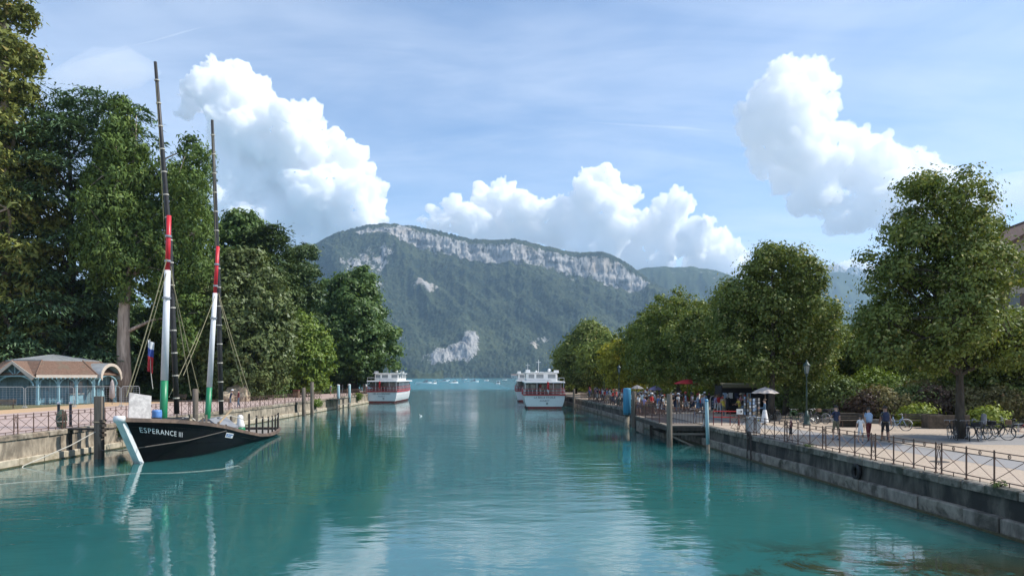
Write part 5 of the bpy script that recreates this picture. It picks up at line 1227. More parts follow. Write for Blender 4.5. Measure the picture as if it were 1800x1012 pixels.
# tiled lower roof: rows of overlapping courses per side
NR = 11
for k in range(8):
    a0, a1 = eave[k] * 1.04, eave[(k + 1) % 8] * 1.04; a0.z = a1.z = 3.42; b0, b1 = up[k], up[(k + 1) % 8]
    for r_ in range(NR):
        f0, f1 = r_ / NR, (r_ + 1) / NR + .02
        p0, p1, q1, q0 = a0.lerp(b0, f0), a1.lerp(b1, f0), a1.lerp(b1, f1), a0.lerp(b0, f1)
        lift = Vector((0, 0, .05)); m = MB(); m.add([p0 + lift, p1 + lift, q1, q0, p0 - lift * .4, p1 - lift * .4], [(0, 1, 2, 3), (4, 5, 1, 0)]); m.build('tile_course', ktile, kiosk)
    m = MB(); m.tube([a0 + Vector((0, 0, .06)), b0 + Vector((0, 0, .06))], .09, 6); m.build('hip_tile', ktile, kiosk)
    m = MB(); m.bar(b0 + Vector((0, 0, .02)), b1 + Vector((0, 0, .02)), .16); m.build('roof_curb', kzinc, kiosk)
    c0 = Vector((0, 0, 5.95)); m = MB(); m.add([b0 + Vector((0, 0, .10)), b1 + Vector((0, 0, .10)), c0], [(0, 1, 2)]); m.build('zinc_sheet', kzinc, kiosk)
    for f in (.25, .5, .75): e_ = b0.lerp(b1, f) + Vector((0, 0, .1)); m = MB(); m.bar(e_, e_.lerp(c0, .9), .05); m.build('zinc_seam', kzinc, kiosk)
    if k in (1, 2, 7, 0, 3):
        if k != 0 and k != 2:
            m = MB(); m.bar(a0 - Vector((0, 0, .17)), a1 - Vector((0, 0, .17)), .07, .34); m.build('fascia', kcream, kiosk)
            for i in range(14):
                p = a0.lerp(a1, (i + .5) / 14) - Vector((0, 0, .42)); m = MB(); m.lathe([(.10, .1), (.07, -.02), (.01, -.12)], p, 6); m.build('scallop', kt, kiosk)
# columns with braces at the corners and along the sides
def column(p, d1, d2, s=1.0):
    root = bpy.data.objects.new('column', None); COL.objects.link(root); root.parent = kiosk; root.location = p
    m = MB(); m.box((0, 0, 1.6), (.24, .24, 3.2)); m.build('shaft', kt, root)
    m = MB(); m.bevbox((0, 0, .25), (.34, .34, .5), .03); m.build('plinth', kt, root)
    m = MB(); m.bevbox((0, 0, 2.05), (.32, .32, .16), .03); m.build('collar', kt, root)
    for d_ in (d1, d2):
        m = MB(); m.tube([Vector((0, 0, 2.1)), d_ * .35 + Vector((0, 0, 2.75)), d_ * .85 + Vector((0, 0, 3.12))], .06, 5); m.build('brace', kt, root)
ev = octa(.955, 0)
for k in (7, 0, 1, 2, 3):
    p = ev[k]; d1 = (ev[(k + 1) % 8] - p).normalized(); d2 = (ev[k - 1] - p).normalized(); column(p, d1, d2)
for k, fs in ((1, (.36, .68)),):
    for f in fs: p = ev[k].lerp(ev[k + 1], f); d_ = (ev[k + 1] - ev[k]).normalized(); column(p, d_, -d_)
# closed inner room
iw = octa(.80, 0)
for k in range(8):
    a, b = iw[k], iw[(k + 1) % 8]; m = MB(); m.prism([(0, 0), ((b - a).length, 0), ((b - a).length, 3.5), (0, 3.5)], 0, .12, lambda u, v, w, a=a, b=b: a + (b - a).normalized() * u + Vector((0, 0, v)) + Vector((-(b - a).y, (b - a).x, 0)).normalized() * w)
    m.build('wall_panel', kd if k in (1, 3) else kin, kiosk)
def wall_item(k, u, z, w, h, nm, mat, out=.06):
    a, b = iw[k], iw[(k + 1) % 8]; d_ = (b - a).normalized(); n_ = Vector((d_.y, -d_.x, 0)); c = a + d_ * u + n_ * out + Vector((0, 0, z)); m = MB(); m.box(c, (w, .07, h), rz=math.atan2(d_.y, d_.x)); return m.build(nm, mat, kiosk)
for u in (.5, 1.45, 2.4): wall_item(1, u, 1.5, .85, 2.6, 'shutter', kd)
for u in (.0, .97, 1.92, 2.9): wall_item(1, u, 1.5, .09, 2.8, 'shutter_rail', kt, .09)
wall_item(1, 3.75, .6, 1.5, 1.1, 'counter_front', kt, .3); wall_item(1, 3.75, 1.2, 1.6, .08, 'counter_top', kcream, .42); wall_item(1, 3.75, 2.0, 1.4, 1.3, 'serving_hatch', b_glass2); wall_item(1, 3.35, 2.2, .5, .7, 'poster', pmat('poster', (.35, .40, .42), .7, .4, 9, col2=(.12, .2, .33), scale2=5), .1)
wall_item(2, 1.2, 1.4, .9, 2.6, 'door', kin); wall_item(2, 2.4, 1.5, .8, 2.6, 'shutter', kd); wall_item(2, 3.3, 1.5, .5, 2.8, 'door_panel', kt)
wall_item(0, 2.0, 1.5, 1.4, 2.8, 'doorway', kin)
# gabled porch on the near side
def porch(k, arched):
    a, b = eave[k].copy(), eave[(k + 1) % 8].copy(); d_ = (b - a).normalized(); n_ = Vector((d_.y, -d_.x, 0)); mid = (a + b) / 2; hw = (b - a).length / 2 + .15
    root = bpy.data.objects.new('arched_porch' if arched else 'gabled_porch', None); COL.objects.link(root); root.parent = kiosk; root.location = (mid.x, mid.y, 0); root.rotation_euler = (0, 0, math.atan2(d_.y, d_.x))
    # local: x along the side, -y outwards
    if not arched:
        prof = [(-hw, 3.1), (0, 4.95), (hw, 3.1)]; steps = prof
    else:
        prof = [(math.cos(math.pi - math.pi * i / 14) * hw * .92, 3.05 + math.sin(math.pi * i / 14) * 1.75) for i in range(15)]
    def shell(t, y0, y1, nm, mat, off=0):
        m = MB(); rings = []
        for y in (y0, y1): rings.append([Vector((u, y, v + off)) for u, v in prof] + [Vector((u * (1 - t / hw), y, v + off - t)) for u, v in reversed(prof)])
        m.loft(rings, closed=True, cap=True); m.build(nm, mat, root)
    shell(.10, -.55, 3.0, 'porch_roof', ktile if not arched else kzinc, .06)
    shell(.05, -.5, 2.9, 'porch_soffit', kt, -.07)
    shell(.34, -.66, -.57, 'bargeboard', kcream, .04)
    m = MB(); pts = [Vector((math.cos(math.pi * i / 12) * hw * .80, -.1, 2.2 + math.sin(math.pi * i / 12) * 1.15)) for i in range(13)]; m.tube(pts, .09, 6); m.build('arch_rib', kt, root)
    if not arched:
        m = MB(); m.bar((-hw * .86, -.12, 3.28), (hw * .86, -.12, 3.28), .13); m.build('tie_beam', kt, root)
        for s in (-1, 0, 1): m = MB(); m.bar((0, -.14, 3.35), (s * .75, -.14, 4.35 - abs(s) * .35), .09); m.build('gable_strut', kt, root)
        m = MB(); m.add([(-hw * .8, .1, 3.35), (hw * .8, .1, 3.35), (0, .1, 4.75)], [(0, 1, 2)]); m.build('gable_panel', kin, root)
    else:
        m = MB(); m.prism([(-hw * .85, 2.2)] + [(math.cos(math.pi - math.pi * i / 10) * hw * .85, 2.9 + math.sin(math.pi * i / 10) * 1.55) for i in range(11)] + [(hw * .85, 2.2)], .9, 1.0, lambda u, v, w: (u, w, v)); m.build('lunette', kd, root)
        for u in (-1.2, -.4, .4, 1.2): m = MB(); m.bar((u, .8, 2.2), (u, .8, 4.2), .08); m.build('mullion', kt, root)
porch(0, False); porch(2, True)
# folded café parasol by the arched porch
root = empty('folded_parasol', (gx(197, 77), 77, LZ), label='folded grey parasol leaning by the arched kiosk porch', cat='parasol')
m = MB(); m.smooth = True; m.lathe([(.05, .6), (.3, .8), (.26, 1.6), (.18, 2.4), (.05, 2.7)], n=10); m.build('canopy', pmat('parasol grey', (.30, .26, .25), .9, .3, 3, stretch=(3, 3, .3)), root); m = MB(); m.tube([(0, 0, 0), (0, 0, 2.8)], .03, 6); m.build('pole', wood_d, root)
# wire mesh site fence in front of the kiosk
galv = pmat('galvanised tube', (.42, .44, .45), .4, .08, metal=.5)
def site_fence(a, b, label):
    a = Vector((*a, 0)); b = Vector((*b, 0)); L_ = (b - a).length; root = empty('site_fence_panel', (a.x, a.y, LZ), math.atan2((b - a).y, (b - a).x), label=label, cat='site fence', group='wire mesh site fence panels before the kiosk')
    m = MB(); m.tube([(.05, 0, .05), (.05, 0, 1.9), (.2, 0, 2.03), (L_ - .2, 0, 2.03), (L_ - .05, 0, 1.9), (L_ - .05, 0, .05)], .03, 6); m.build('frame', galv, root)
    m = MB()
    for i in range(1, int(L_ / .28)): m.bar((i * .28, 0, .15), (i * .28, 0, 2.0), .011)
    for i in range(1, 9): m.bar((.06, 0, i * .23), (L_ - .06, 0, i * .23), .011)
    m.build('wire_mesh', galv, root)
    for x_ in (.05, L_ - .05): m = MB(); m.bevbox((x_, 0, .06), (.24, .6, .12), .02); m.build('foot_block', pmat('concrete foot', (.35, .34, .32), .9), root)
for i, (p0, p1, d0, d1) in enumerate([(-20, 43, 68, 69.2), (44, 130, 69.2, 71.0), (131, 212, 71.0, 72.6), (213, 246, 72.6, 74.5)]):
    site_fence((gx(p0, d0), d0), (gx(p1, d1), d1), ['wire mesh fence panel before the gabled porch', 'wire mesh fence panel before the closed kiosk shutters', 'wire mesh fence panel before the kiosk counter', 'short wire mesh fence panel at the bare trunk'][i])
# stone house behind the right-hand trees
def house():
    d = 82; root = empty('house', (52.4, d, RZ), R(-8), label='beige house with a steep brown roof at the right edge', cat='house')
    wall = pmat('beige render', (.42, .35, .27), .9, .1, 2.0, col2=(.34, .28, .21), scale2=.4, f2=(.5, .75)); roof = pmat('brown roof tiles', (.12, .065, .045), .85, .25, 6.0, .3, stretch=(1, 6, 6))
    m = MB(); m.prism([(-7, 0), (7, 0), (7, 15.9), (1.5, 20.7), (-7, 15.9)], -6, 6, lambda u, v, w: (u + 6, w, v)); m.build('wall', wall, root)
    for s, (u0, v0, u1, v1) in enumerate([(-8.1, 15.2, 1.7, 21.1), (8.0, 15.2, 1.3, 21.1)]):
        m = MB(); m.prism([(u0, v0), (u1, v1), (u1, v1 + .4), (u0, v0 + .4)], -7, 7, lambda u, v, w: (u + 6, w, v)); m.build('roof', roof, root)
    for i in range(3):
        for j in range(5):
            f = bpy.data.objects.new('window', None); COL.objects.link(f); f.parent = root; f.location = (2.0 + i * 3.6, -6.0, 2.0 + j * 2.9)
            m = MB(); m.box((0, -.02, .7), (1.05, .05, 1.5)); m.build('pane', b_glass, f); m = MB(); m.box((0, -.06, -.1), (1.4, .16, .12)); m.build('sill', kcream, f)
            for s in (-1, 1): m = MB(); m.box((s * .78, -.04, .7), (.46, .06, 1.5)); m.build('shutter', pmat('brown shutter', (.12, .08, .06), .7), f)
    m = MB(); m.box((9.5, 1, 20.3), (.9, .9, 2.4)); m.build('chimney', wall, root)
house()
# ------------------------------------------------------------------ people
SKIN = [pmat('skin fair', (.52, .33, .24), .6, .05), pmat('skin tan', (.36, .20, .13), .6, .05), pmat('skin brown', (.17, .09, .055), .6, .05)]
HAIR = {'dark': pmat('dark hair', (.018, .013, .010), .55, .3, 12), 'brown': pmat('brown hair', (.075, .042, .022), .55, .3, 12), 'fair': pmat('fair hair', (.30, .20, .09), .55, .25, 12), 'grey': pmat('grey hair', (.32, .31, .30), .6, .2, 12)}
CLO = {n: pmat('cloth ' + n, c, .85, .12, 5.0) for n, c in dict(white=(.72, .72, .72), black=(.018, .018, .02), navy=(.025, .035, .075), red=(.42, .028, .03), grey=(.22, .22, .23), blue=(.075, .17, .40), lightblue=(.32, .44, .60), denim=(.085, .15, .23), beige=(.42, .34, .24), brown=(.16, .10, .06), green=(.06, .15, .07), pink=(.50, .24, .28), orange=(.55, .20, .04), yellow=(.55, .43, .06), lilac=(.30, .26, .48), khaki=(.17, .15, .09), maroon=(.13, .02, .025)).items()}
SHOE = pmat('shoes', (.10, .09, .085), .6); 
def body_mesh(pose):
    h = pose.get('h', 1.75) / 1.75; wd = pose.get('wd', 1.0); bend = pose.get('bend', 0.0); st = pose.get('stride', 0.10)
    V = []; E = []; RD = []; LB = []
    def v(p, r_, par, lab):
        V.append(p); RD.append(r_ if hasattr(r_, '__len__') else (r_, r_)); LB.append(lab)
        if par is not None: E.append((par, len(V) - 1))
        return len(V) - 1
    pel = v((0, 0, .96), (.135 * wd, .105 * wd), None, 'b')
    def sp(z, y=0): return (0, y + bend * (z - .96), z - abs(bend) * (z - .96) * .12)
    wa = v(sp(1.12), (.122 * wd, .092 * wd), pel, 't'); ch = v(sp(1.31, .0), (.150 * wd, .108 * wd), wa, 't'); sh = v(sp(1.425, -.01), (.095, .075), ch, 't')
    nk = v(sp(1.50, .0), .052, sh, 's'); h0 = v(sp(1.585, .02), (.076, .082), nk, 's'); h1 = v(sp(1.675, .012), (.078, .090), h0, 's')
    S = Vector(V[sh])
    arms = pose.get('arms', [(.12, .15), (.12, .15)])
    hands = []
    for s, arm in zip((-1, 1), arms):
        a = v((s * .165 * wd, S.y, S.z - .015), .058, sh, 't')
        fw, el = arm[0], arm[1]; out_ = arm[2] if len(arm) > 2 else .10
        A = Vector(V[a]); u = Vector((s * math.sin(out_), math.sin(fw) * math.cos(out_), -math.cos(fw) * math.cos(out_))); B = A + u * .28
        f2 = fw + el; w_ = Vector((s * math.sin(out_) * .3, math.sin(f2), -math.cos(f2))).normalized(); C_ = B + w_ * .235
        e1 = v(tuple(A.lerp(B, .55)), .046, a, 't'); b = v(tuple(B), .038, e1, 'f'); c = v(tuple(C_), .027, b, 'f'); hd = v(tuple(C_ + w_ * .085), (.040, .018), c, 's'); hands.append((C_ + w_ * .09, w_, s))
    for s, k in ((-1, st), (1, -st)):
        hp = v((s * .088 * wd, 0, .90), .088 * wd, pel, 'b'); kn = v((s * .095 * wd, k * .55 + .02, .50), .058, hp, 'b')
        mid = v((s * .095 * wd, k * .8, .30), .050, kn, 'l'); an = v((s * .095 * wd, k * 1.15 - .02, .085), .036, mid, 'l')
        hl = v((s * .095 * wd, k * 1.15 + .02, .045), .040, an, 'o'); v((s * .108 * wd, k * 1.15 + .15, .035), (.040, .028), hl, 'o')
    me = bpy.data.meshes.new('p'); me.from_pydata([(x * h, y * h, z * h) for x, y, z in V], E, [])
    o = bpy.data.objects.new('p', me); COL.objects.link(o); o.modifiers.new('s', 'SKIN'); o.modifiers.new('u', 'SUBSURF').levels = 1
    for i, d in enumerate(me.skin_vertices[0].data): d.radius = (RD[i][0] * h, RD[i][1] * h); d.use_root = (i == 0)
    o.modifiers['u'].render_levels = 1
    return o, V, E, LB, hands, h
def person_protos(poses):
    objs = [body_mesh(p) for p in poses]; dg = bpy.context.evaluated_depsgraph_get(); out = []
    MI = {'s': 0, 't': 1, 'b': 2, 'o': 3, 'f': 0, 'l': 0}
    for (o, V, E, LB, hands, h), p in zip(objs, poses):
        me = bpy.data.meshes.new_from_object(o.evaluated_get(dg)); bpy.data.objects.remove(o)
        mi = dict(MI)
        if p.get('sleeves'): mi['f'] = 1
        if p.get('trousers'): mi['l'] = 2
        m = MB(); m.smooth = True
        m.add([w.co for w in me.vertices], [tuple(q.vertices) for q in me.polygons])
        segs = [(Vector(V[a]) * h, Vector(V[b]) * h, LB[b]) for a, b in E]
        mats = []
        for q in me.polygons:
            c = q.center; best = None
            for a, b, l in segs:
                ab = b - a; t = max(0, min(1, (c - a).dot(ab) / max(1e-9, ab.length_squared))); dd = (a + ab * t - c).length
                if best is None or dd < best[0]: best = (dd, l)
            mats.append(mi[best[1]])
        m.m = mats; m.sm = [True] * len(mats)
        m.mi = 0; hd = Vector(V[6]) * h; hl = Vector(V[5]) * h
        m.ball(hl + Vector((0, .095 * h, .035 * h)), .016 * h, 5, 4, (1, 1.4, 1.5))              # nose
        for s in (-1, 1): m.ball(hl + Vector((s * .083 * h, 0, .03 * h)), .02 * h, 5, 4, (.5, 1, 1.5))   # ears
        for P_, w_, s in hands:                                                                    # four fingers and a thumb
            side = Vector((0, 1, 0)).cross(w_); side = Vector((1, 0, 0)) if side.length < .1 else side.normalized(); fwd = w_.cross(Vector((s, 0, 0))).normalized()
            for k, (off, ln) in enumerate([(-.028, .060), (-.009, .072), (.009, .068), (.027, .052)]):
                a = (P_ + fwd * off) * h; m.tube([a - w_ * .02 * h, a + w_ * ln * .55 * h, a + w_ * ln * h + Vector((-s, 0, 0)) * .018 * h], [.0095 * h, .009 * h, .006 * h], 5)
            a = (P_ - w_ * .05 + fwd * .03) * h; m.tube([a, a + (fwd * .03 + w_ * .025) * h, a + (fwd * .035 + w_ * .055) * h], [.012 * h, .010 * h, .007 * h], 5)
        me2 = m.mesh('body', [SKIN[0], CLO['white'], CLO['navy'], SHOE]); bpy.data.meshes.remove(me)
        out.append((me2, hd, h, p))
    return out
POSES = dict(
    stand=dict(arms=[(.08, .15), (.05, .25)]), trous=dict(arms=[(.1, .2), (.1, .15)], trousers=True), long=dict(arms=[(.1, .5), (.2, .9)], sleeves=True, trousers=True),
    walk=dict(stride=.24, arms=[(.45, .25), (-.4, .15)]), walk2=dict(stride=-.24, arms=[(-.4, .2), (.4, .3)], trousers=True), lean=dict(bend=.28, arms=[(.55, .9), (.6, .8)]),
    phone=dict(arms=[(.35, 1.9), (.15, .4)]), point=dict(arms=[(1.35, .1), (.1, .2)], trousers=True), child=dict(h=1.05, wd=1.12, arms=[(.2, .2, 1.15), (.1, .3)]), girl=dict(h=1.36, wd=.98, stride=.12, arms=[(.1, .15, .22), (.1, .2, .22)]),
    skirt=dict(h=1.66, wd=.94, arms=[(.3, 1.2), (.3, 1.3)], sleeves=True, stride=.03), hips=dict(h=1.78, arms=[(.15, 1.3, .35), (.1, .15, .12)]))
PK = list(POSES); PR = dict(zip(PK, person_protos([POSES[k] for k in PK])))
def hair_mesh(style):
    m = MB(); m.smooth = True
    # cap of the hair over crown and back of the head, open at the face (+y)
    prof = [(.001, .118), (.055, .106), (.088, .070), (.100, .025), (.098, -.02)]
    n = 14; vs_ = []; fs = []
    for r_, z in prof:
        for k in range(n):
            a = 2 * math.pi * k / n; front = max(0, math.sin(a)); zz = z + front * .055 * (z < .06)
            vs_.append((r_ * math.cos(a) * .93, r_ * math.sin(a) * 1.05 - .008 - front * .012 * (z < .06), zz))
    for i in range(len(prof) - 1):
        for k in range(n): j = (k + 1) % n; fs.append((i * n + k, i * n + j, (i + 1) * n + j, (i + 1) * n + k))
    m.add(vs_, fs)
    if style == 'long':
        m.tube([(0, -.07, .03), (0, -.105, -.06), (0, -.11, -.16), (0, -.10, -.27)], [.085, .092, .085, .05], 10, flat=.55)
    if style == 'tail': m.tube([(0, -.10, .03), (0, -.15, -.02), (0, -.15, -.14), (0, -.14, -.24)], [.03, .035, .03, .012], 8)
    if style == 'bun': m.ball((0, -.11, .06), .05, 8, 6)
    return m.mesh('hair', HAIR['dark'])
HM = {s: hair_mesh(s) for s in ('short', 'long', 'tail', 'bun')}
def hat_mesh(brim):
    m = MB(); m.smooth = True; m.lathe([(brim, .030), (brim, .036), (.108, .045), (.106, .09), (.085, .135), (.01, .145)], n=16, sy=1.08); return m.mesh('hat', CLO['white'])
HATM = {'hat': hat_mesh(.185), 'cap': hat_mesh(.125)}
PN = [0]
def setmat(o, i, mat): o.material_slots[i].link = 'OBJECT'; o.material_slots[i].material = mat
def person(x, y, z, rz, pose, top, bot, label, group=None, hair='dark', style='short', hat=None, skin=0, scale=1.0, skirt=None):
    me, hd, h, p = PR[pose]
    o = link('person', me, None, (x, y, z), (0, 0, rz), label=label, cat='person', group=group); o.scale = (scale,) * 3
    setmat(o, 0, SKIN[skin]); setmat(o, 1, CLO[top]); setmat(o, 2, CLO[bot])
    hm = link('hair', HM[style], o, hd); hm.scale = (h * 1.02,) * 3; setmat(hm, 0, HAIR[hair])
    if hat: q = link('hat', HATM[hat[0]], o, hd + Vector((0, 0, .01))); q.scale = (h,) * 3; setmat(q, 0, CLO[hat[1]])
    if skirt:
        m = MB(); m.smooth = True; prof = [(.135, 1.02 * h), (.17, .9 * h), (.22, .65 * h), (.27, .40 * h), (.31, skirt[1])]
        n = 20; vs_ = []; fs = []
        for r_, zz in prof:
            for k in range(n): a = 2 * math.pi * k / n; rr = r_ * (1 + .07 * math.sin(k * 2.2) * (1.02 - zz)); vs_.append((rr * math.cos(a), rr * .8 * math.sin(a), zz))
        for i in range(len(prof) - 1):
            for k in range(n): j = (k + 1) % n; fs.append((i * n + k, i * n + j, (i + 1) * n + j, (i + 1) * n + k))
        m.add(vs_, fs); m.build('skirt', CLO[skirt[0]], o)
    return o
def backpack(x, y, z, rz, col, label):
    root = empty('backpack', (x, y, z), rz, label=label, cat='backpack'); m = MB(); m.smooth = True
    m.lathe([(.02, -.24), (.14, -.22), (.165, -.05), (.15, .14), (.09, .24), (.01, .26)], n=12, sy=.62); m.build('bag', CLO[col], root)
    m = MB()
    for s in (-1, 1): m.tube([(s * .10, .06, .20), (s * .13, .16, .24), (s * .14, .25, .12), (s * .13, .22, -.1), (s * .12, .10, -.18)], .02, 5)
    m.build('strap', CLO[col], root)
    m = MB(); m.bevbox((0, -.115, -.08), (.2, .06, .2), .02); m.build('pocket', CLO[col], root)
# people near the railing
person(14.35, 36.6, RZ, R(65), 'child', 'maroon', 'black', 'small child in a dark red shirt reaching for the iron railing', hair='dark', scale=1.15)
person(16.95, 37.2, RZ, R(8), 'hips', 'navy', 'khaki', 'man in a navy shirt and knee shorts walking away alone', style='short')
person(17.45, 35.6, RZ, R(-12), 'girl', 'white', 'white', 'girl in white with a dark ponytail beside the family group', style='tail')
person(18.25, 36.4, RZ, R(-8), 'walk2', 'lightblue', 'maroon', 'person in a pale blue shirt and dark red trousers beside the girl', scale=.97)
o_ = person(18.85, 35.9, RZ, R(-10), 'walk', 'khaki', 'black', 'broad man in a khaki shirt and black shorts with a navy backpack', skin=1, scale=1.03)
person(19.35, 36.9, RZ, R(-5), 'trous', 'lightblue', 'navy', 'person in grey blue walking on the far side of the backpack man', hair='brown')
backpack(18.76, 35.66, RZ + 1.28, R(-10), 'navy', 'navy backpack on the broad man in khaki'); backpack(18.17, 36.17, RZ + 1.22, R(-8), 'lightblue', 'pale blue backpack on the person in dark red trousers')
person(17.55, 49.4, RZ, R(70), 'skirt', 'denim', 'white', 'woman in a denim jacket and long white skirt by the postcard racks', hair='brown', style='bun', skirt=('white', .10), scale=1.04)
person(gx(1239, 66), 66, RZ, R(10), 'stand', 'lightblue', 'lightblue', 'man in pale blue shirt and shorts standing under the red parasol', hat=('cap', 'white'), scale=1.05)
person(-27.2, 68.6, LZ, R(-70), 'lean', 'navy', 'denim', 'person in a white cap and dark jacket leaning on the left railing', hat=('cap', 'white'))
person(-26.5, 68.9, LZ, R(120), 'long', 'maroon', 'denim', 'person in a dark red top beside the white capped one at the left railing')
person(4.2, 105.3, 2.0, R(170), 'stand', 'red', 'white', 'person in a red shirt on the stern deck of the right passenger boat')
rg = random.Random(77)
TOPS = ['white', 'white', 'white', 'black', 'navy', 'red', 'grey', 'blue', 'lightblue', 'pink', 'beige', 'black', 'lilac', 'green', 'white', 'orange', 'yellow']
BOTS = ['navy', 'black', 'denim', 'beige', 'grey', 'white', 'khaki']
used = set()
def crowd(n, pos, where, group, kinds=('stand', 'trous', 'long', 'phone', 'lean', 'hips', 'walk', 'walk2', 'skirt'), face=None, tops=TOPS):
    k = 0; tries = 0; placed = []
    while k < n and tries < 4000:
        tries += 1; x, y, z = pos(rg)
        if any((x - a) ** 2 + (y - b) ** 2 < .30 for a, b in placed): continue
        t, b = rg.choice(tops), rg.choice(BOTS); hr = rg.choice(['dark', 'brown', 'fair', 'grey', 'dark', 'brown']); st = rg.choice(['short', 'short', 'long', 'tail', 'bun']); hat = rg.choice([None, None, None, ('cap', rg.choice(['white', 'navy', 'red'])), ('hat', rg.choice(['beige', 'white']))])
        ps = rg.choice(kinds); sk = rg.choice([0, 0, 1, 1, 2])
        what = f'{t} top, {b} ' + ('skirt' if ps == 'skirt' else 'trousers' if POSES[ps].get('trousers') else 'shorts'); extra = f', {hat[1]} {"sunhat" if hat[0] == "hat" else "cap"}' if hat else f', {hr} hair'
        lab = f'person in {what}{extra} {where}'
        if lab in used: continue
        used.add(lab); placed.append((x, y)); k += 1
        person(x, y, z, (face if face is not None else rg.uniform(0, 6.28)) + rg.uniform(-.7, .7), ps, t, b, lab, group, hr, st, hat, sk, rg.uniform(.92, 1.06), skirt=(b, .45) if ps == 'skirt' else None)
def along(y0, y1, w0, w1): 
    def f(r_): y = r_.uniform(y0, y1); return (qr(y) + r_.uniform(w0, w1), y, RZ)
    return f
def area(px0, px1, d0, d1, z=RZ):
    def f(r_): d = r_.uniform(d0, d1); return (gx(r_.uniform(px0, px1), d), d, z)
    return f
G1 = 'people waiting along the right quay railing'; G2 = 'people strolling under the right-hand lime trees'; G3 = 'people on the left quay near the white boat'
crowd(40, along(67, 104, .6, 2.0), 'at the crowded railing', G1, face=R(90), tops=['white'] * 6 + ['black', 'navy', 'red', 'pink', 'grey', 'blue'])
crowd(20, along(63, 103, 2.3, 5.5), 'behind the railing row', G1, face=R(90))
crowd(22, area(1120, 1200, 60, 74), 'near the landing stage', G2)
crowd(12, area(1200, 1262, 62, 76), 'around the red parasol', G2)
crowd(9, area(1262, 1318, 57, 66), 'left of souvenir stand', G2)
crowd(14, area(1060, 1200, 84, 110), 'deep under the lime trees', G2)
crowd(14, lambda r_: (r_.uniform(-33, -26.9), r_.uniform(119, 146), LZ), 'on the left quay by the boat', G3)
crowd(6, lambda r_: (gx(r_.uniform(436, 472), 96), r_.uniform(93, 99), LZ), 'on the gravel beside the boulders', G3)

# ------------------------------------------------------------------ bicycles
tyre_m = pmat('tyre rubber', (.018, .018, .018), .8); steel = pmat('steel', (.45, .46, .47), .3, .05, metal=.8); saddle_m = pmat('saddle', (.03, .028, .026), .6)
def wheel_mesh():
    m = MB(); m.ring((0, 0, 0), .325, .012, 'y', 22, 5)
    for k in range(12): a = 6.283 * k / 12; m.bar((.02 * math.cos(a), .012 * (-1) ** k, .02 * math.sin(a)), (.32 * math.cos(a), 0, .32 * math.sin(a)), .004)
    m.tube([(0, -.05, 0), (0, .05, 0)], .025, 8); return m.mesh('rim', steel)
def tyre_mesh(): m = MB(); m.ring((0, 0, 0), .345, .021, 'y', 24, 6); return m.mesh('tyre', tyre_m)
WM, TM = wheel_mesh(), tyre_mesh()
def bike_frame(step):
    m = MB(); m.smooth = True; bb = (0, 0, .29); seat = (-.17, 0, .86); hd = (.36, 0, .86); hl = (.385, 0, .70); r_ = .018
    m.tube([bb, seat], r_, 6); m.tube([hd, hl], .02, 6)
    if step: m.tube([(.36, 0, .76), (.18, 0, .46), bb], r_ * 1.2, 6); m.tube([(.37, 0, .80), (.15, 0, .58), (-.08, 0, .56)], r_ * .8, 6)
    else: m.tube([hd, (-.155, 0, .82)], r_, 6); m.tube([hl, bb], r_ * 1.1, 6)
    for s in (-1, 1): m.tube([bb, (-.47, s * .06, .345)], .011, 5); m.tube([(-.155, 0, .80), (-.47, s * .06, .345)], .009, 5); m.tube([hl, (.44, s * .055, .55), (.54, s * .055, .345)], .013, 5)
    return m.mesh('frame', CLO['black'])
BF = [bike_frame(False), bike_frame(True)]
def bits():
    B = {}
    m = MB(); m.smooth = True; m.tube([(-.165, 0, .85), (-.18, 0, .95)], .013, 6); m.tube([(-.30, 0, .965), (-.22, 0, .975), (-.05, 0, .955)], [.075, .07, .02], 8, flat=.35); B['saddle'] = m.mesh('saddle', saddle_m)
    m = MB(); m.smooth = True; m.tube([(.36, 0, .86), (.34, 0, .98)], .013, 6); m.tube([(.16, -.29, .99), (.30, -.27, 1.03), (.35, -.08, 1.0), (.35, .08, 1.0), (.30, .27, 1.03), (.16, .29, .99)], .012, 6); B['handlebar'] = m.mesh('handlebar', steel)
    m = MB(); m.ring((-.47, 0, .345), .372, .02, 'y', 12, 5, .5, 3.5); B['mudguard'] = m.mesh('mudguard', CLO['black'])
    m = MB(); m.ring((.54, 0, .345), .372, .02, 'y', 10, 5, .2, 2.3); B['front_mudguard'] = m.mesh('mudguard', CLO['black'])
    m = MB(); m.ring((0, .03, .29), .085, .008, 'y', 12, 4); m.bar((0, .06, .29), (.10, .06, .16), .018); m.bar((0, -.06, .29), (-.10, -.06, .42), .018); m.box((.10, .10, .155), (.09, .08, .02)); m.box((-.10, -.10, .425), (.09, .08, .02)); B['crank'] = m.mesh('crank', steel)
    m = MB(); m.box((-.52, 0, .735), (.36, .14, .015)); m.bar((-.47, .07, .37), (-.50, .07, .73), .012); m.bar((-.47, -.07, .37), (-.50, -.07, .73), .012); B['rack'] = m.mesh('rack', steel)
    m = MB(); m.bevbox((.56, 0, .93), (.28, .36, .24), .03); B['basket'] = m.mesh('basket', CLO['brown'])
    m = MB(); m.bevbox((-.52, 0, .86), (.40, .34, .22), .03); B['luggage_box'] = m.mesh('luggage_box', CLO['black'])
    m = MB(); m.smooth = True; m.lathe([(.12, .74), (.17, .80), (.18, 1.05), (.16, 1.30), (.05, 1.36)], (-.50, 0, 0), 10, .75, 1.0); B['child_seat'] = m.mesh('child_seat', CLO['grey'])
    m = MB(); m.tube([(-.05, .05, .27), (-.02, .22, 0.01)], .01, 5); B['kickstand'] = m.mesh('kickstand', steel)
    return B
BB = bits()
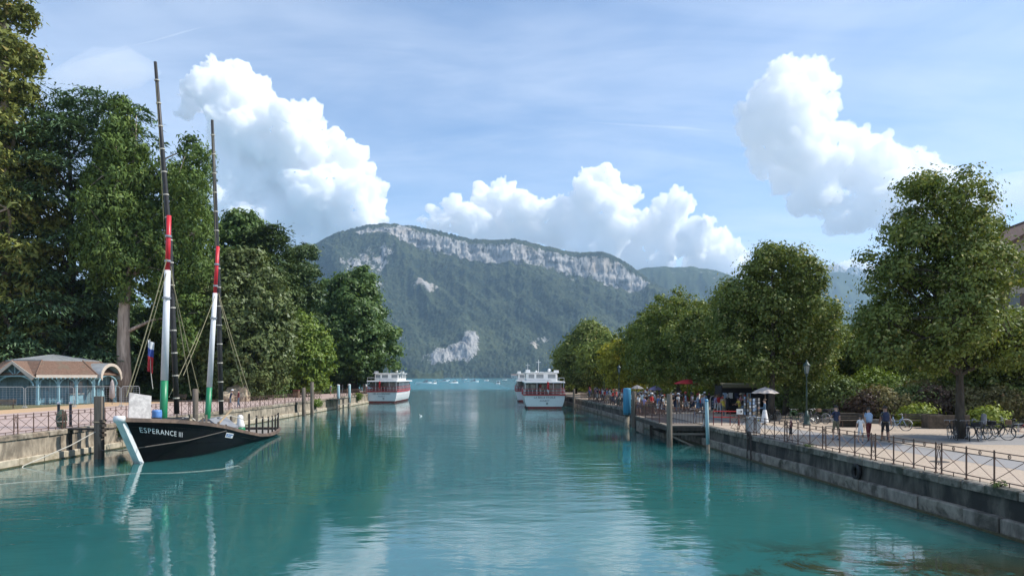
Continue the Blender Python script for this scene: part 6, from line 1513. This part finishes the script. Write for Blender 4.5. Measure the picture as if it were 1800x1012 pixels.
def bicycle(x, y, rz, label, col, step=False, extra=(), guard='black', steer=0.0, z=RZ):
    root = empty('bicycle', (x, y, z), rz, label=label, cat='bicycle', group='bicycles parked along the promenade'); root.rotation_euler[0] = R(-4)
    f = link('frame', BF[step], root); setmat(f, 0, CLO[col])
    for px in (-.47, .54):
        w = bpy.data.objects.new('wheel', None); COL.objects.link(w); w.parent = root; w.location = (px, 0, .345)
        link('rim', WM, w); link('tyre', TM, w)
    for nm in ('saddle', 'handlebar', 'crank', 'kickstand') + tuple(extra): link(nm, BB[nm], root)
    for q in ('mudguard', 'front_mudguard'): g = link('mudguard', BB[q], root); setmat(g, 0, CLO[guard])
bicycle(23.55, 43.6, R(-18), 'pale blue step-through bicycle parked alone beside the stone planter', 'lightblue', True, ('rack',), 'white')
bicycle(20.9, 50.2, R(-62), 'black bicycle right of the green lamp post', 'black', False, ('rack',)); bicycle(21.5, 51.0, R(-70), 'grey bicycle with a brown basket in the rack behind the lamp', 'grey', True, ('basket', 'rack'))
bicycle(22.3, 49.6, R(-58), 'white mudguarded bicycle at the front of the lamp post rack', 'navy', True, ('rack',), 'white'); bicycle(20.2, 50.9, R(205), 'dark green bicycle left of the lamp post', 'green', False); bicycle(23.0, 51.2, R(-66), 'black bicycle with a luggage box at the right end of the lamp post rack', 'black', False, ('luggage_box',))
bicycle(19.6, 53.6, R(20), 'dark bicycle leaning behind the pointed lime trunk', 'black', True)
bicycle(23.15, 37.3, R(75), 'black bicycle with a basket seen end-on left of the big lime trunk', 'black', True, ('basket',)); bicycle(23.75, 37.0, R(62), 'navy bicycle parked against the left side of the big lime trunk', 'navy', False, ('rack',))
bicycle(24.3, 36.7, R(40), 'black bicycle directly in front of the big lime trunk', 'black', False, ('rack', 'luggage_box')); bicycle(25.35, 37.3, R(-32), 'black bicycle with a child seat right of the big lime trunk', 'black', True, ('child_seat', 'basket')); bicycle(25.0, 38.0, R(150), 'dark bicycle with a luggage box behind the big lime trunk', 'navy', True, ('luggage_box', 'rack'))
bicycle(27.9, 38.4, R(-12), 'red and white bicycle towards the right edge', 'red', False, ('rack',)); bicycle(28.5, 37.5, R(-25), 'dark green bicycle with pale mudguards at the right edge', 'green', True, ('basket',), 'lightblue'); bicycle(27.3, 39.1, R(165), 'black bicycle behind the red and white one', 'black', True, ('rack',)); bicycle(29.3, 38.6, R(-14), 'grey bicycle cut off by the right edge', 'grey', True)
bicycle(gx(1239, 46.4), 46.4, R(80), 'black bicycle leaning on the railing behind the pale blue pole', 'black', False)
bicycle(gx(1225, 50), 50.5, R(70), 'dark bicycle behind the barred fence of the landing stage', 'navy', True, ('basket',))

# ------------------------------------------------------------------ lamps, parasols, stands
lampg = pmat('lamp green', (.022, .055, .050), .5, .15); lglass = pmat('lantern glass', (.22, .26, .26), .15, .1, spec=.7)
def street_lamp(x, y, z, h, label):
    root = empty('street_lamp', (x, y, z), label=label, cat='street lamp', group='green lantern lamp posts on the right promenade')
    m = MB(); m.smooth = True; m.lathe([(.26, 0), (.26, .12), (.20, .18), (.17, .55), (.20, .62), (.12, .72), (.085, 1.0)], n=10); m.build('base', lampg, root)
    m = MB(); m.smooth = True; m.lathe([(.07, .95), (.055, h * .45), (.075, h * .46), (.05, h * .48), (.042, h - 1.0), (.09, h - .95), (.05, h - .9), (.10, h - .80)], n=10); m.build('pole', lampg, root)
    m = MB(); m.lathe([(.12, h - .78), (.21, h - .25)], n=4, a0=.785); m.build('lantern_glass', lglass, root)
    m = MB()
    for k in range(4): a = .785 + k * 1.5708; m.bar((.125 * math.cos(a), .125 * math.sin(a), h - .8), (.22 * math.cos(a), .22 * math.sin(a), h - .24), .025)
    m.build('lantern_frame', lampg, root)
    m = MB(); m.smooth = True; m.lathe([(.27, h - .26), (.25, h - .2), (.13, h - .08), (.10, h - .02), (.04, h + .04), (.045, h + .10), (.01, h + .16)], n=8); m.build('lantern_cap', lampg, root)
street_lamp(gx(1418, 48.3), 48.3, RZ, 4.3, 'green lantern lamp post beside the bicycle rack'); street_lamp(gx(1215, 72), 72, RZ, 4.7, 'green lantern lamp post beside the red parasol'); street_lamp(gx(1062, 98), 98, RZ, 4.6, 'green lantern lamp post among the crowd by the yellowing tree'); street_lamp(gx(1088, 84), 84, RZ, 4.6, 'green lantern lamp post above the big blue fender')
def parasol(x, y, z, h, r_, mat, label, segs=8, drop=.42):
    root = empty('parasol', (x, y, z), label=label, cat='parasol'); tops = Vector((0, 0, h))
    for k in range(segs):
        a0, a1 = 6.2832 * k / segs, 6.2832 * (k + 1) / segs; m = MB(); rings = []
        for f in (0.02, .35, .7, 1.0):
            row = []
            for q in (0, .5, 1): a = a0 + (a1 - a0) * q; rr = r_ * f * (1 - .06 * math.sin(q * math.pi)); row.append(Vector((rr * math.cos(a), rr * math.sin(a), h - drop * f ** 1.5 - .04 * math.sin(q * math.pi) * f)))
            rings.append(row)
        m.loft(rings, closed=False); a = (a0 + a1) / 2; m.build('canopy_panel', mat, root)
        m = MB(); m.bar((r_ * .02 * math.cos(a0), r_ * .02 * math.sin(a0), h - .03), (r_ * math.cos(a0), r_ * math.sin(a0), h - drop - .01), .015); m.build('rib', wood_p, root)
    m = MB(); m.tube([(0, 0, 0), (0, 0, h + .08)], .025, 8); m.build('pole', wood_p, root)
    m = MB(); m.bevbox((0, 0, .06), (.5, .5, .12), .03); m.build('base', pmat('concrete foot', (.35, .34, .32), .9), root)
parasol(gx(1208, 70.5), 70.5, RZ, 3.05, 1.35, pmat('parasol red', (.62, .035, .045), .8, .08), 'bright red parasol over the café tables'); parasol(gx(1345, 51.5), 51.5, RZ, 2.55, 1.02, pmat('parasol beige', (.50, .44, .40), .85, .12), 'beige sun parasol at the souvenir stand')
parasol(gx(1120, 86), 86, RZ, 2.3, .8, CLO['grey'], 'small grey parasol among the crowd left of the red one'); parasol(gx(1152, 78), 78, RZ, 2.3, .8, CLO['lilac'], 'small violet parasol between the crowd and the red one')
def postcard_rack(x, y, label):
    root = empty('postcard_rack', (x, y, RZ), label=label, cat='postcard rack', group='postcard racks at the souvenir stand'); rr = random.Random(int(x * 100))
    m = MB(); m.tube([(0, 0, 0), (0, 0, 1.85)], .025, 6); m.lathe([(.25, 0), (.25, .05)], n=10); m.build('stand', black, root)
    for j in range(6):
        for k in range(4):
            a = k * 1.5708 + .4; m = MB(); m.box((.17 * math.cos(a), .17 * math.sin(a), .45 + j * .24), (.02, .17, .19), rz=a); m.build('postcard', [CLO['white'], CLO['lightblue'], CLO['grey'], CLO['beige']][rr.randrange(4)], root)
postcard_rack(gx(1322, 50.8), 50.8, 'tall postcard rack left of the woman in the white skirt'); postcard_rack(gx(1331, 52.0), 52.0, 'postcard rack just behind the tallest one'); postcard_rack(gx(1312, 55.5), 55.5, 'postcard rack in the shade farther left')
# souvenir stand: booth and counter near black, tree shade put into their colour
root = empty('souvenir_stand', (gx(1312, 64), 64, RZ), label='souvenir stand with an awning, coloured dark for the shade under the lime trees', cat='market stand')
m = MB(); m.bevbox((0, 1.2, 1.25), (4.4, 2.0, 2.5), .04); m.build('booth', CLO['black'], root); m = MB(); m.bevbox((0, -.1, .5), (4.2, .6, 1.0), .03); m.build('counter', CLO['black'], root)
m = MB(); m.bar((-2.3, -.5, 2.45), (2.3, -.5, 2.45), .05, .3); m.add([(-2.3, .3, 2.75), (2.3, .3, 2.75), (2.3, -.7, 2.4), (-2.3, -.7, 2.4)], [(0, 1, 2, 3)]); m.build('awning', CLO['khaki'], root)
for i in range(5): m = MB(); m.box((-1.9 + i * .54, .17, 1.6), (.36, .04, .5)); m.build('hanging_shirt', [CLO['lightblue'], CLO['white'], CLO['navy'], CLO['grey']][i % 4], root)
# a-frame board, utility box, sign, red barrier
root = empty('sandwich_board', (gx(1256, 70), 70, RZ), R(8), label='round topped black menu board standing on the gravel', cat='menu board')
m = MB(); m.prism([(-.42, 0), (.42, 0), (.42, 1.1)] + [(.42 * math.cos(math.pi * i / 8), 1.1 + .38 * math.sin(math.pi * i / 8)) for i in range(1, 8)] + [(-.42, 1.1)], -.03, .03, lambda u, v, w: (u, w + v * .12, v)); m.build('frame', white, root)
m = MB(); m.prism([(-.34, .12), (.34, .12), (.34, 1.08)] + [(.34 * math.cos(math.pi * i / 8), 1.08 + .30 * math.sin(math.pi * i / 8)) for i in range(1, 8)] + [(-.34, 1.08)], -.05, -.035, lambda u, v, w: (u, w + v * .12, v)); m.build('blackboard', CLO['navy'], root)
for i in range(3):
    for j in range(2): m = MB(); m.box((-.15 + j * .3, -.055 + (.35 + i * .26) * .12, .35 + i * .26), (.24, .012, .2)); m.build('menu_card', CLO['lightblue'], root)
root = empty('utility_box', (14.1, 41.6, RZ), R(3), label='grey metal utility box behind the iron railing', cat='utility box')
m = MB(); m.bevbox((0, 0, .48), (.72, .45, .96), .02); m.build('cabinet', pmat('cabinet grey', (.30, .32, .33), .5, .08), root); m = MB(); m.box((.1, -.23, .5), (.5, .015, .8)); m.build('door', pmat('cabinet pale', (.42, .43, .43), .5, .08), root); m = MB(); m.prism([(-.07, 0), (.07, 0), (0, .12)], 0, .012, lambda u, v, w: (u + .22, -.25 - w, v + .72)); m.build('warning_sign', CLO['yellow'], root)
root = empty('arrow_sign', (gx(1300, 45), 45, RZ), R(6), label='small white sign on a post beside the red barrier', cat='sign')
m = MB(); m.tube([(0, 0, 0), (0, 0, 1.0)], .025, 6); m.build('post', iron_r, root); m = MB(); m.box((0, -.03, 1.1), (.42, .03, .34)); m.build('board', white, root); m = MB(); m.bar((-.13, -.055, 1.1), (.05, -.055, 1.1), .05, .01); m.prism([(.05, -.09), (.16, 0), (.05, .09)], 0, .01, lambda u, v, w: (u, -.05 - w, v + 1.1)); m.build('arrow', black, root)
root = empty('barrier', (gx(1254, 48.5), 48.5, RZ), R(-10), label='low red barrier rail between the lane and the quay railing', cat='barrier')
for i in range(4): m = MB(); m.tube([(i * .55, 0, 0), (i * .55, 0, .95)], .03, 6); m.build('post', CLO['maroon'], root)
for z_ in (.95, .55): m = MB(); m.tube([(0, 0, z_), (1.65, 0, z_)], .03, 6); m.build('rail', CLO['red'], root)
# life ring hoops hanging on the right railing and a tyre fender on the wall
root = empty('tyre_fender', (qr(28.9) - .10, 28.9, .80), label='old black tyre hanging on the dark right quay wall', cat='tyre'); m = MB(); m.smooth = True; m.ring((0, 0, 0), .26, .085, 'x', 18, 8); m.build('tyre', tyre_m, root); m = MB(); m.tube([(.06, 0, .3), (.16, .05, .75)], .015, 5); m.build('rope', rope_m, root)
root = empty('tyre_fender', (qr(40.0) - .14, 40.0, 1.0), label='dark bundle of rope and timber hung on the right quay wall', cat='fender'); m = MB(); m.bar((0, -.1, .35), (-.1, -.5, -1.0), .09); m.build('timber', wood_d, root); m = MB(); m.bar((0, .3, .35), (-.1, .15, -1.0), .08); m.build('timber', wood_d, root); m = MB(); m.smooth = True; m.ring((-.02, .1, .35), .2, .07, 'x', 10, 6); m.build('rope_coil', wood_d, root)
root = empty('covered_outboard', (-26.35, 41.6, LZ + .05), label='dark green cover bundled on the left railing by the timber pile', cat='cover'); m = MB(); m.smooth = True; m.lathe([(.06, -.1), (.24, .05), (.30, .45), (.26, .8), (.10, 1.02), (.01, 1.05)], n=10); m.build('cover', pmat('green tarp', (.035, .07, .05), .7, .3, 4, .4), root); m = MB(); m.ring((0, 0, .35), .3, .025, 'z', 12, 5); m.build('cord', rope_w, root)
for i, (x_, y_) in enumerate([(-26.6, 39.6), (-26.6, 41.0)]):
    root = empty('bollard', (gx([103, 124][i], 43.0), 43.0, LZ), label=['black iron post with white tip, left of two by the pink path', 'black iron post with white tip, right of two by the pink path'][i], cat='bollard'); m = MB(); m.smooth = True; m.lathe([(.10, 0), (.08, .08), (.075, 1.35)], n=10); m.build('post', black, root); m = MB(); m.smooth = True; m.ball((0, 0, 1.42), .09, 10, 6); m.build('tip', white, root)
# benches
wood_o = pmat('old bench wood', (.12, .095, .07), .9, .3, 4.0, .3, col2=(.07, .055, .04), scale2=2.0)
def bench(x, y, z, rz, label, L_=1.9):
    root = empty('bench', (x, y, z), rz, label=label, cat='bench')
    for i in range(4): m = MB(); m.box((0, -.2 + i * .12, .45), (L_, .10, .035)); m.build('seat_slat', wood_o, root)
    for i in range(3): m = MB(); m.box((0, .24 + i * .03, .58 + i * .13), (L_, .03, .10)); m.build('back_slat', wood_o, root)
    for s in (-1, 1):
        m = MB(); m.tube([(s * L_ * .4, -.24, 0), (s * L_ * .4, -.2, .43), (s * L_ * .4, .18, .43), (s * L_ * .4, .32, .95)], .025, 5); m.tube([(s * L_ * .4, .16, .43), (s * L_ * .4, .30, 0)], .025, 5); m.build('leg_frame', iron, root)
bench(gx(38, 69.0), 66.3, LZ, R(25), 'weathered slatted bench on dry grass before the kiosk fence', 2.2); bench(gx(1612, 47), 46.2, RZ, R(-4), 'long low wooden bench by the planter under the shrubs', 2.6); bench(gx(1500, 46.5), 46.5, RZ, R(-4), 'wooden bench behind the man in the navy shirt', 1.9)
bench(gx(315, 86), 86, LZ, R(-20), 'bench behind the black boat masts at the edge of the park', 1.8); bench(gx(-12, 72), 64.0, LZ, R(25), 'slatted bench cut by the left edge of the view', 2.0)
# planters, low wall, boulders, panel
root = empty('planter', (gx(1655, 46), 45.6, RZ), R(-5), label='timber planter box left of the big lime trunk', cat='planter')
for i in range(5): m = MB(); m.box((0, -.5, .10 + i * .17), (2.4, .07, .155)); m.build('board', wood_o, root)
for s in (-1, 1): m = MB(); m.box((s * 1.2, 0, .44), (.08, 1.0, .88)); m.build('end_board', wood_o, root)
m = MB(); m.box((0, 0, .42), (2.3, .9, .8)); m.build('earth', soil, root)
root = empty('planter', (gx(1487, 47.5), 47.3, RZ), R(-5), label='square timber planter behind the man in the navy shirt', cat='planter')
for i in range(5): m = MB(); m.box((0, -.5, .11 + i * .18), (1.3, .07, .165)); m.build('board', wood_d, root)
m = MB(); m.box((0, 0, .45), (1.25, .9, .88)); m.build('earth', soil, root)
kerbm = pmat('kerb stone', (.25, .225, .19), .9, .2, 3.0, .3)
root = empty('bed_kerb', (0, 0, 0), label='low stone kerb along the flowering shrub bed', cat='kerb')
for i in range(22):
    x_ = 21.6 + i * 1.02; y_ = 52.0 - i * .36 if i < 9 else 48.8 - (i - 9) * .16; m = MB(); m.bevbox((x_, y_, RZ + .14), (1.0, .3, .30), .03, rz=-.34 if i < 9 else -.16); m.build('kerb_stone', kerbm, root)
def boulder(x, y, r_, h, seed, label):
    bm = bmesh.new(); bmesh.ops.create_icosphere(bm, subdivisions=4, radius=1.0); V = np.array([v.co[:] for v in bm.verts]); n = fbm(V * 1.1 + seed, 4) * .22; fl = np.sign(V) * np.abs(V) ** .8
    for v, k, f in zip(bm.verts, n, fl): v.co = Vector((f[0] * r_, f[1] * r_ * .8, (f[2] + .55) * h * .66)) * (1 + k)
    me = bpy.data.meshes.new('boulder'); bm.to_mesh(me); bm.free(); me.polygons.foreach_set('use_smooth', [False] * len(me.polygons)); me.materials.append(pmat('pale boulder', (.42, .335, .235), .9, .2, 1.5, .5, col2=(.28, .22, .16), scale2=.8)); link('boulder', me, None, (x, y, LZ - .1), (0, 0, seed), label=label, cat='boulder')
boulder(gx(417, 88), 88, 1.55, 2.0, 3, 'taller pale boulder behind the couple at the left railing'); boulder(gx(400, 86.5), 86.5, 1.15, 1.25, 8, 'lower rounded boulder left of the tall pale one')
root = empty('information_panel', (gx(505, 110), 110, LZ), R(-20), label='white information panel on a post at the park edge', cat='sign'); m = MB(); m.box((0, 0, 1.2), (.25, .14, 2.4)); m.build('post', white, root); m = MB(); m.bar((-.7, 0, 2.2), (.7, 0, 2.0), .1); m.build('arm', white, root); m = MB(); m.box((-.35, -.1, 1.5), (.5, .05, 1.0)); m.build('board', CLO['lightblue'], root)
root = empty('ticket_machine', (gx(517, 112), 112, LZ), R(-15), label='dark boxy ticket machine right of the white information panel', cat='machine'); m = MB(); m.bevbox((0, 0, 1.0), (1.5, 1.0, 2.0), .05); m.build('cabinet', CLO['navy'], root); m = MB(); m.box((0, -.51, 1.4), (.9, .03, .6)); m.build('screen', b_glass2, root); m = MB(); m.bevbox((0, -.1, 2.08), (1.7, 1.3, .14), .03); m.build('roof', CLO['grey'], root)
root = empty('litter_bin', (gx(521, 103), 103, LZ), label='brown box shaped litter bin behind the grey piles', cat='litter bin'); m = MB(); m.bevbox((0, 0, .5), (.8, .8, 1.0), .04); m.build('bin', CLO['brown'], root); m = MB(); m.bevbox((0, 0, 1.06), (.9, .9, .1), .03); m.build('lid', CLO['maroon'], root)
# vans and market tents deep behind the right-hand trees
def van(px, d, label, col):
    root = empty('parked_van', (gx(px, d), d, RZ), R(75), label=label, cat='van'); m = MB(); m.prism([(-2.4, .35), (2.2, .35), (2.4, .6), (2.35, 1.0), (1.6, 1.2), (1.0, 2.05), (.8, 2.15), (-2.3, 2.15), (-2.4, 2.0)], -.95, .95, lambda u, v, w: (u, w, v)); m.build('body', col, root)
    for s in (-1, 1):
        m = MB(); m.prism([(.35, 1.3), (1.35, 1.3), (.95, 1.95), (.35, 1.95)], .955, .965, lambda u, v, w, s=s: (u, w * s, v)); m.build('side_window', b_glass, root)
        for xx in (-1.5, 1.5): m = MB(); m.smooth = True; m.tube([(xx, s * .75, .33), (xx, s * .98, .33)], .33, 14); m.build('wheel', tyre_m, root)
    m = MB(); m.prism([(-.7, 0), (.7, 0), (.6, .7), (-.6, .7)], 0, .02, lambda u, v, w: (1.55 - v * .72 + w + .05, u, 1.28 + v)); m.build('windscreen', b_glass, root)
    m = MB(); m.box((-2.41, 0, 1.55), (.02, 1.5, .65)); m.build('rear_window', b_glass, root)
van(1152, 118, 'white van parked behind the trees left of the red parasol', b_white); van(1180, 122, 'pale van parked deep under the trees beside the white one', pmat('van silver', (.45, .47, .50), .4)); van(1086, 150, 'pale van parked towards the lake behind the crowd', b_white)

# ------------------------------------------------------------------ shrubs
def shrub(x, y, z, w, h, mat, label, seed, n=380, size=.17, style='broad', group='shrubs in the bed behind the promenade', per=34, cr=.42, cat='shrub'):
    rr = random.Random(seed); root = empty('shrub', (x, y, z), label=label, cat=cat, group=group)
    bl = [(rr.uniform(-.32, .32) * w, rr.uniform(-.3, .3) * w, h * rr.uniform(.30, .62), w * rr.uniform(.26, .38), w * rr.uniform(.26, .36), h * rr.uniform(.28, .38)) for _ in range(7)] + [(0, 0, h * .4, w * .4, w * .36, h * .42)]
    me, P = crown_mesh('foliage', bl, n, per, cr, size, LM[mat], seed, style=style, rough=.3, fill=.25, rmin=.6, zcut=0.02); link('foliage', me, root)
    m = MB()
    for b in bl[:6]: m.tube([(b[0] * .15, b[1] * .15, -.1), (b[0] * .6, b[1] * .6, b[2] * .6), b[:3]], [.05, .035, .012], 5)
    m.build('stem', bark_lime, root)
SH = [(1448, 56, 3.6, 3.6, 'shrub', 'tall green shrub right of the lamp post'), (1492, 54, 3.6, 3.4, 'shrub', 'green shrub behind the lone walking man'), (1535, 57, 4.2, 4.6, 'bright', 'bright yellow green bush highest in the shrub bed'), (1528, 52.5, 2.8, 2.6, 'smoke', 'purple leaved bush behind the family group'), (1562, 52, 3.0, 2.6, 'rust', 'rusty flowered hydrangea above the pale blue bicycle'), (1610, 48.2, 1.5, 1.35, 'limegreen', 'low yellow green bush right of the pale blue bicycle'), (1592, 52, 3.2, 2.8, 'shrub', 'green bush behind the low yellow green one'), (1640, 51, 3.0, 3.0, 'smoke', 'dark purple bush left of the big lime trunk'), (1622, 54, 3.6, 3.4, 'rust', 'rusty leaved bush behind the purple one'), (1668, 53, 3.4, 3.0, 'shrub', 'green bush just left of the big lime trunk'), (1716, 50, 3.0, 2.7, 'rust', 'brown tinted bush right of the big lime trunk'), (1762, 49.5, 3.4, 2.9, 'rust', 'pale rusty bush above the right-hand bicycles'), (1738, 46, 1.2, 1.1, 'limegreen', 'small golden bush right of the child seat bicycle'), (1800, 50, 3.8, 3.2, 'shrub', 'green shrub at the right edge'), (1700, 56, 4.0, 3.8, 'shrub', 'tall shrub hidden behind the big lime trunk'), (1775, 55, 4.4, 4.2, 'shrub', 'tall green shrub behind the pale rusty bush'), (1410, 62, 3.4, 2.8, 'shrub', 'shaded shrub left of the lamp post'), (1580, 58, 4.2, 4.2, 'shrub', 'tall green shrub behind the hydrangea')]
for i, (px, d, w, h, mt, lb) in enumerate(SH): shrub(gx(px, d), d, RZ - .03, w, h, mt, lb, 300 + i)
BK = [(1000, 158, 'smoke'), (1040, 150, 'limegreen'), (1075, 138, 'yellow'), (1105, 128, 'limegreen'), (1130, 120, 'shrub'), (1165, 134, 'shrub'), (1215, 104, 'shrub'), (1250, 98, 'bright'), (1290, 94, 'shrub'), (1330, 80, 'shrub'), (1362, 76, 'shrub'), (1395, 78, 'shrub'), (1430, 76, 'shrub'), (1480, 72, 'shrub'), (1240, 128, 'bright'), (1190, 112, 'shrub')]
names = ['at the tip of the quay', 'behind the far end of the crowd', 'under the yellowing lime', 'right of the yellowing lime', 'left of the parked vans', 'behind the parked vans', 'behind the red parasol', 'right of the red parasol', 'behind the souvenir stand', 'right of the souvenir stand', 'behind the two pointed lime trunks', 'behind the bicycle rack', 'deep behind the lamp post', 'deep in the shrub bed', 'far behind the red parasol', 'between the vans and the red parasol']
for i, (px, d, mt) in enumerate(BK): shrub(gx(px, d), d, RZ - .03, 7.5, 4.2 if i not in (0, 1) else 2.8, mt, ('yellow green' if mt in ('limegreen', 'yellow', 'bright') else 'dusky' if mt == 'smoke' else 'dark green') + ' background bush ' + names[i], 340 + i, n=280, size=.36, group='background bushes behind the promenade', per=26, cr=.8)
for i, (px, d) in enumerate([(30, 93), (-20, 90), (250, 97), (290, 99), (340, 96), (385, 101), (465, 104), (490, 112), (555, 128), (590, 140)]):
    shrub(gx(px, d), d, LZ - .03, 6.5, [2.6, 2.8, 2.4, 3.0, 2.6, 2.6, 2.2, 2.0, 2.0, 1.8][i], 'olive' if i % 2 else 'oak', 'shaded park bush ' + ['left of the kiosk porch', 'at the left edge of the park', 'right of the bare trunk', 'behind the front mast', 'between the two masts', 'left of the boulders', 'right of the boulders', 'behind the information panel', 'beside the maple trunk', 'under the big oak'][i], 380 + i, n=260, size=.34, group='bushes under the park trees', per=26, cr=.75)
for i, (x_, y_, z_, s_) in enumerate([(QL + .12, 92.5, 1.0, 1.3), (QL + .1, 118, 1.2, 1.2), (QL + .1, 46.8, 1.35, .7)]):
    shrub(x_, y_, z_ - .4, s_, s_, 'bright', ['bright green plant sprouting from the left wall by the grey piles', 'green plant on the left wall beside the passenger boat', 'small weed tuft on the left wall by the timber pile'][i], 400 + i, n=70, size=.16, group=None, per=24, cr=.25, cat='wall plant')
rgk = random.Random(9)
for i, y_ in enumerate([21.3, 33.6]):
    shrub(qr(y_) + .12, y_, RZ - .02, .45, .16, 'shrub', 'weed tuft in the coping joints ' + ['at the nearest railing stretch', 'below the walking family'][i], 420 + i, n=12, size=.06, group=None, per=16, cr=.07, cat='weed')
# houses and boathouses on the far shore
for i, (px, d, w_) in enumerate([(624, 2050, 26), (646, 2080, 40), (662, 2120, 22), (736, 2300, 22), (760, 2420, 30), (905, 2500, 26)]):
    root = empty('shore_house', (gx(px, d), d, 3), label=['low pale house on the far shore beside the big oak', 'long pale building on the far shore left of the passenger boat', 'small pale house on the far shore above the passenger boat', 'small house at the foot of the mountain', 'long roofed house at the foot of the mountain', 'pale house at the water edge below the rock outcrop'][i], cat='house', group='houses on the far shore')
    m = MB(); m.box((0, 0, 3.5), (w_, 12, 7)); m.build('wall', kcream, root); m = MB(); m.prism([(-8, 6.8), (8, 6.8), (0, 11)], -w_ / 2 - 1, w_ / 2 + 1, lambda u, v, w: (w, u, v)); m.build('roof', ktile, root)
    for k in range(4): m = MB(); m.box((-w_ * .36 + k * w_ * .24, -6.05, 3.6), (1.6, .2, 2)); m.build('window', b_glass, root)
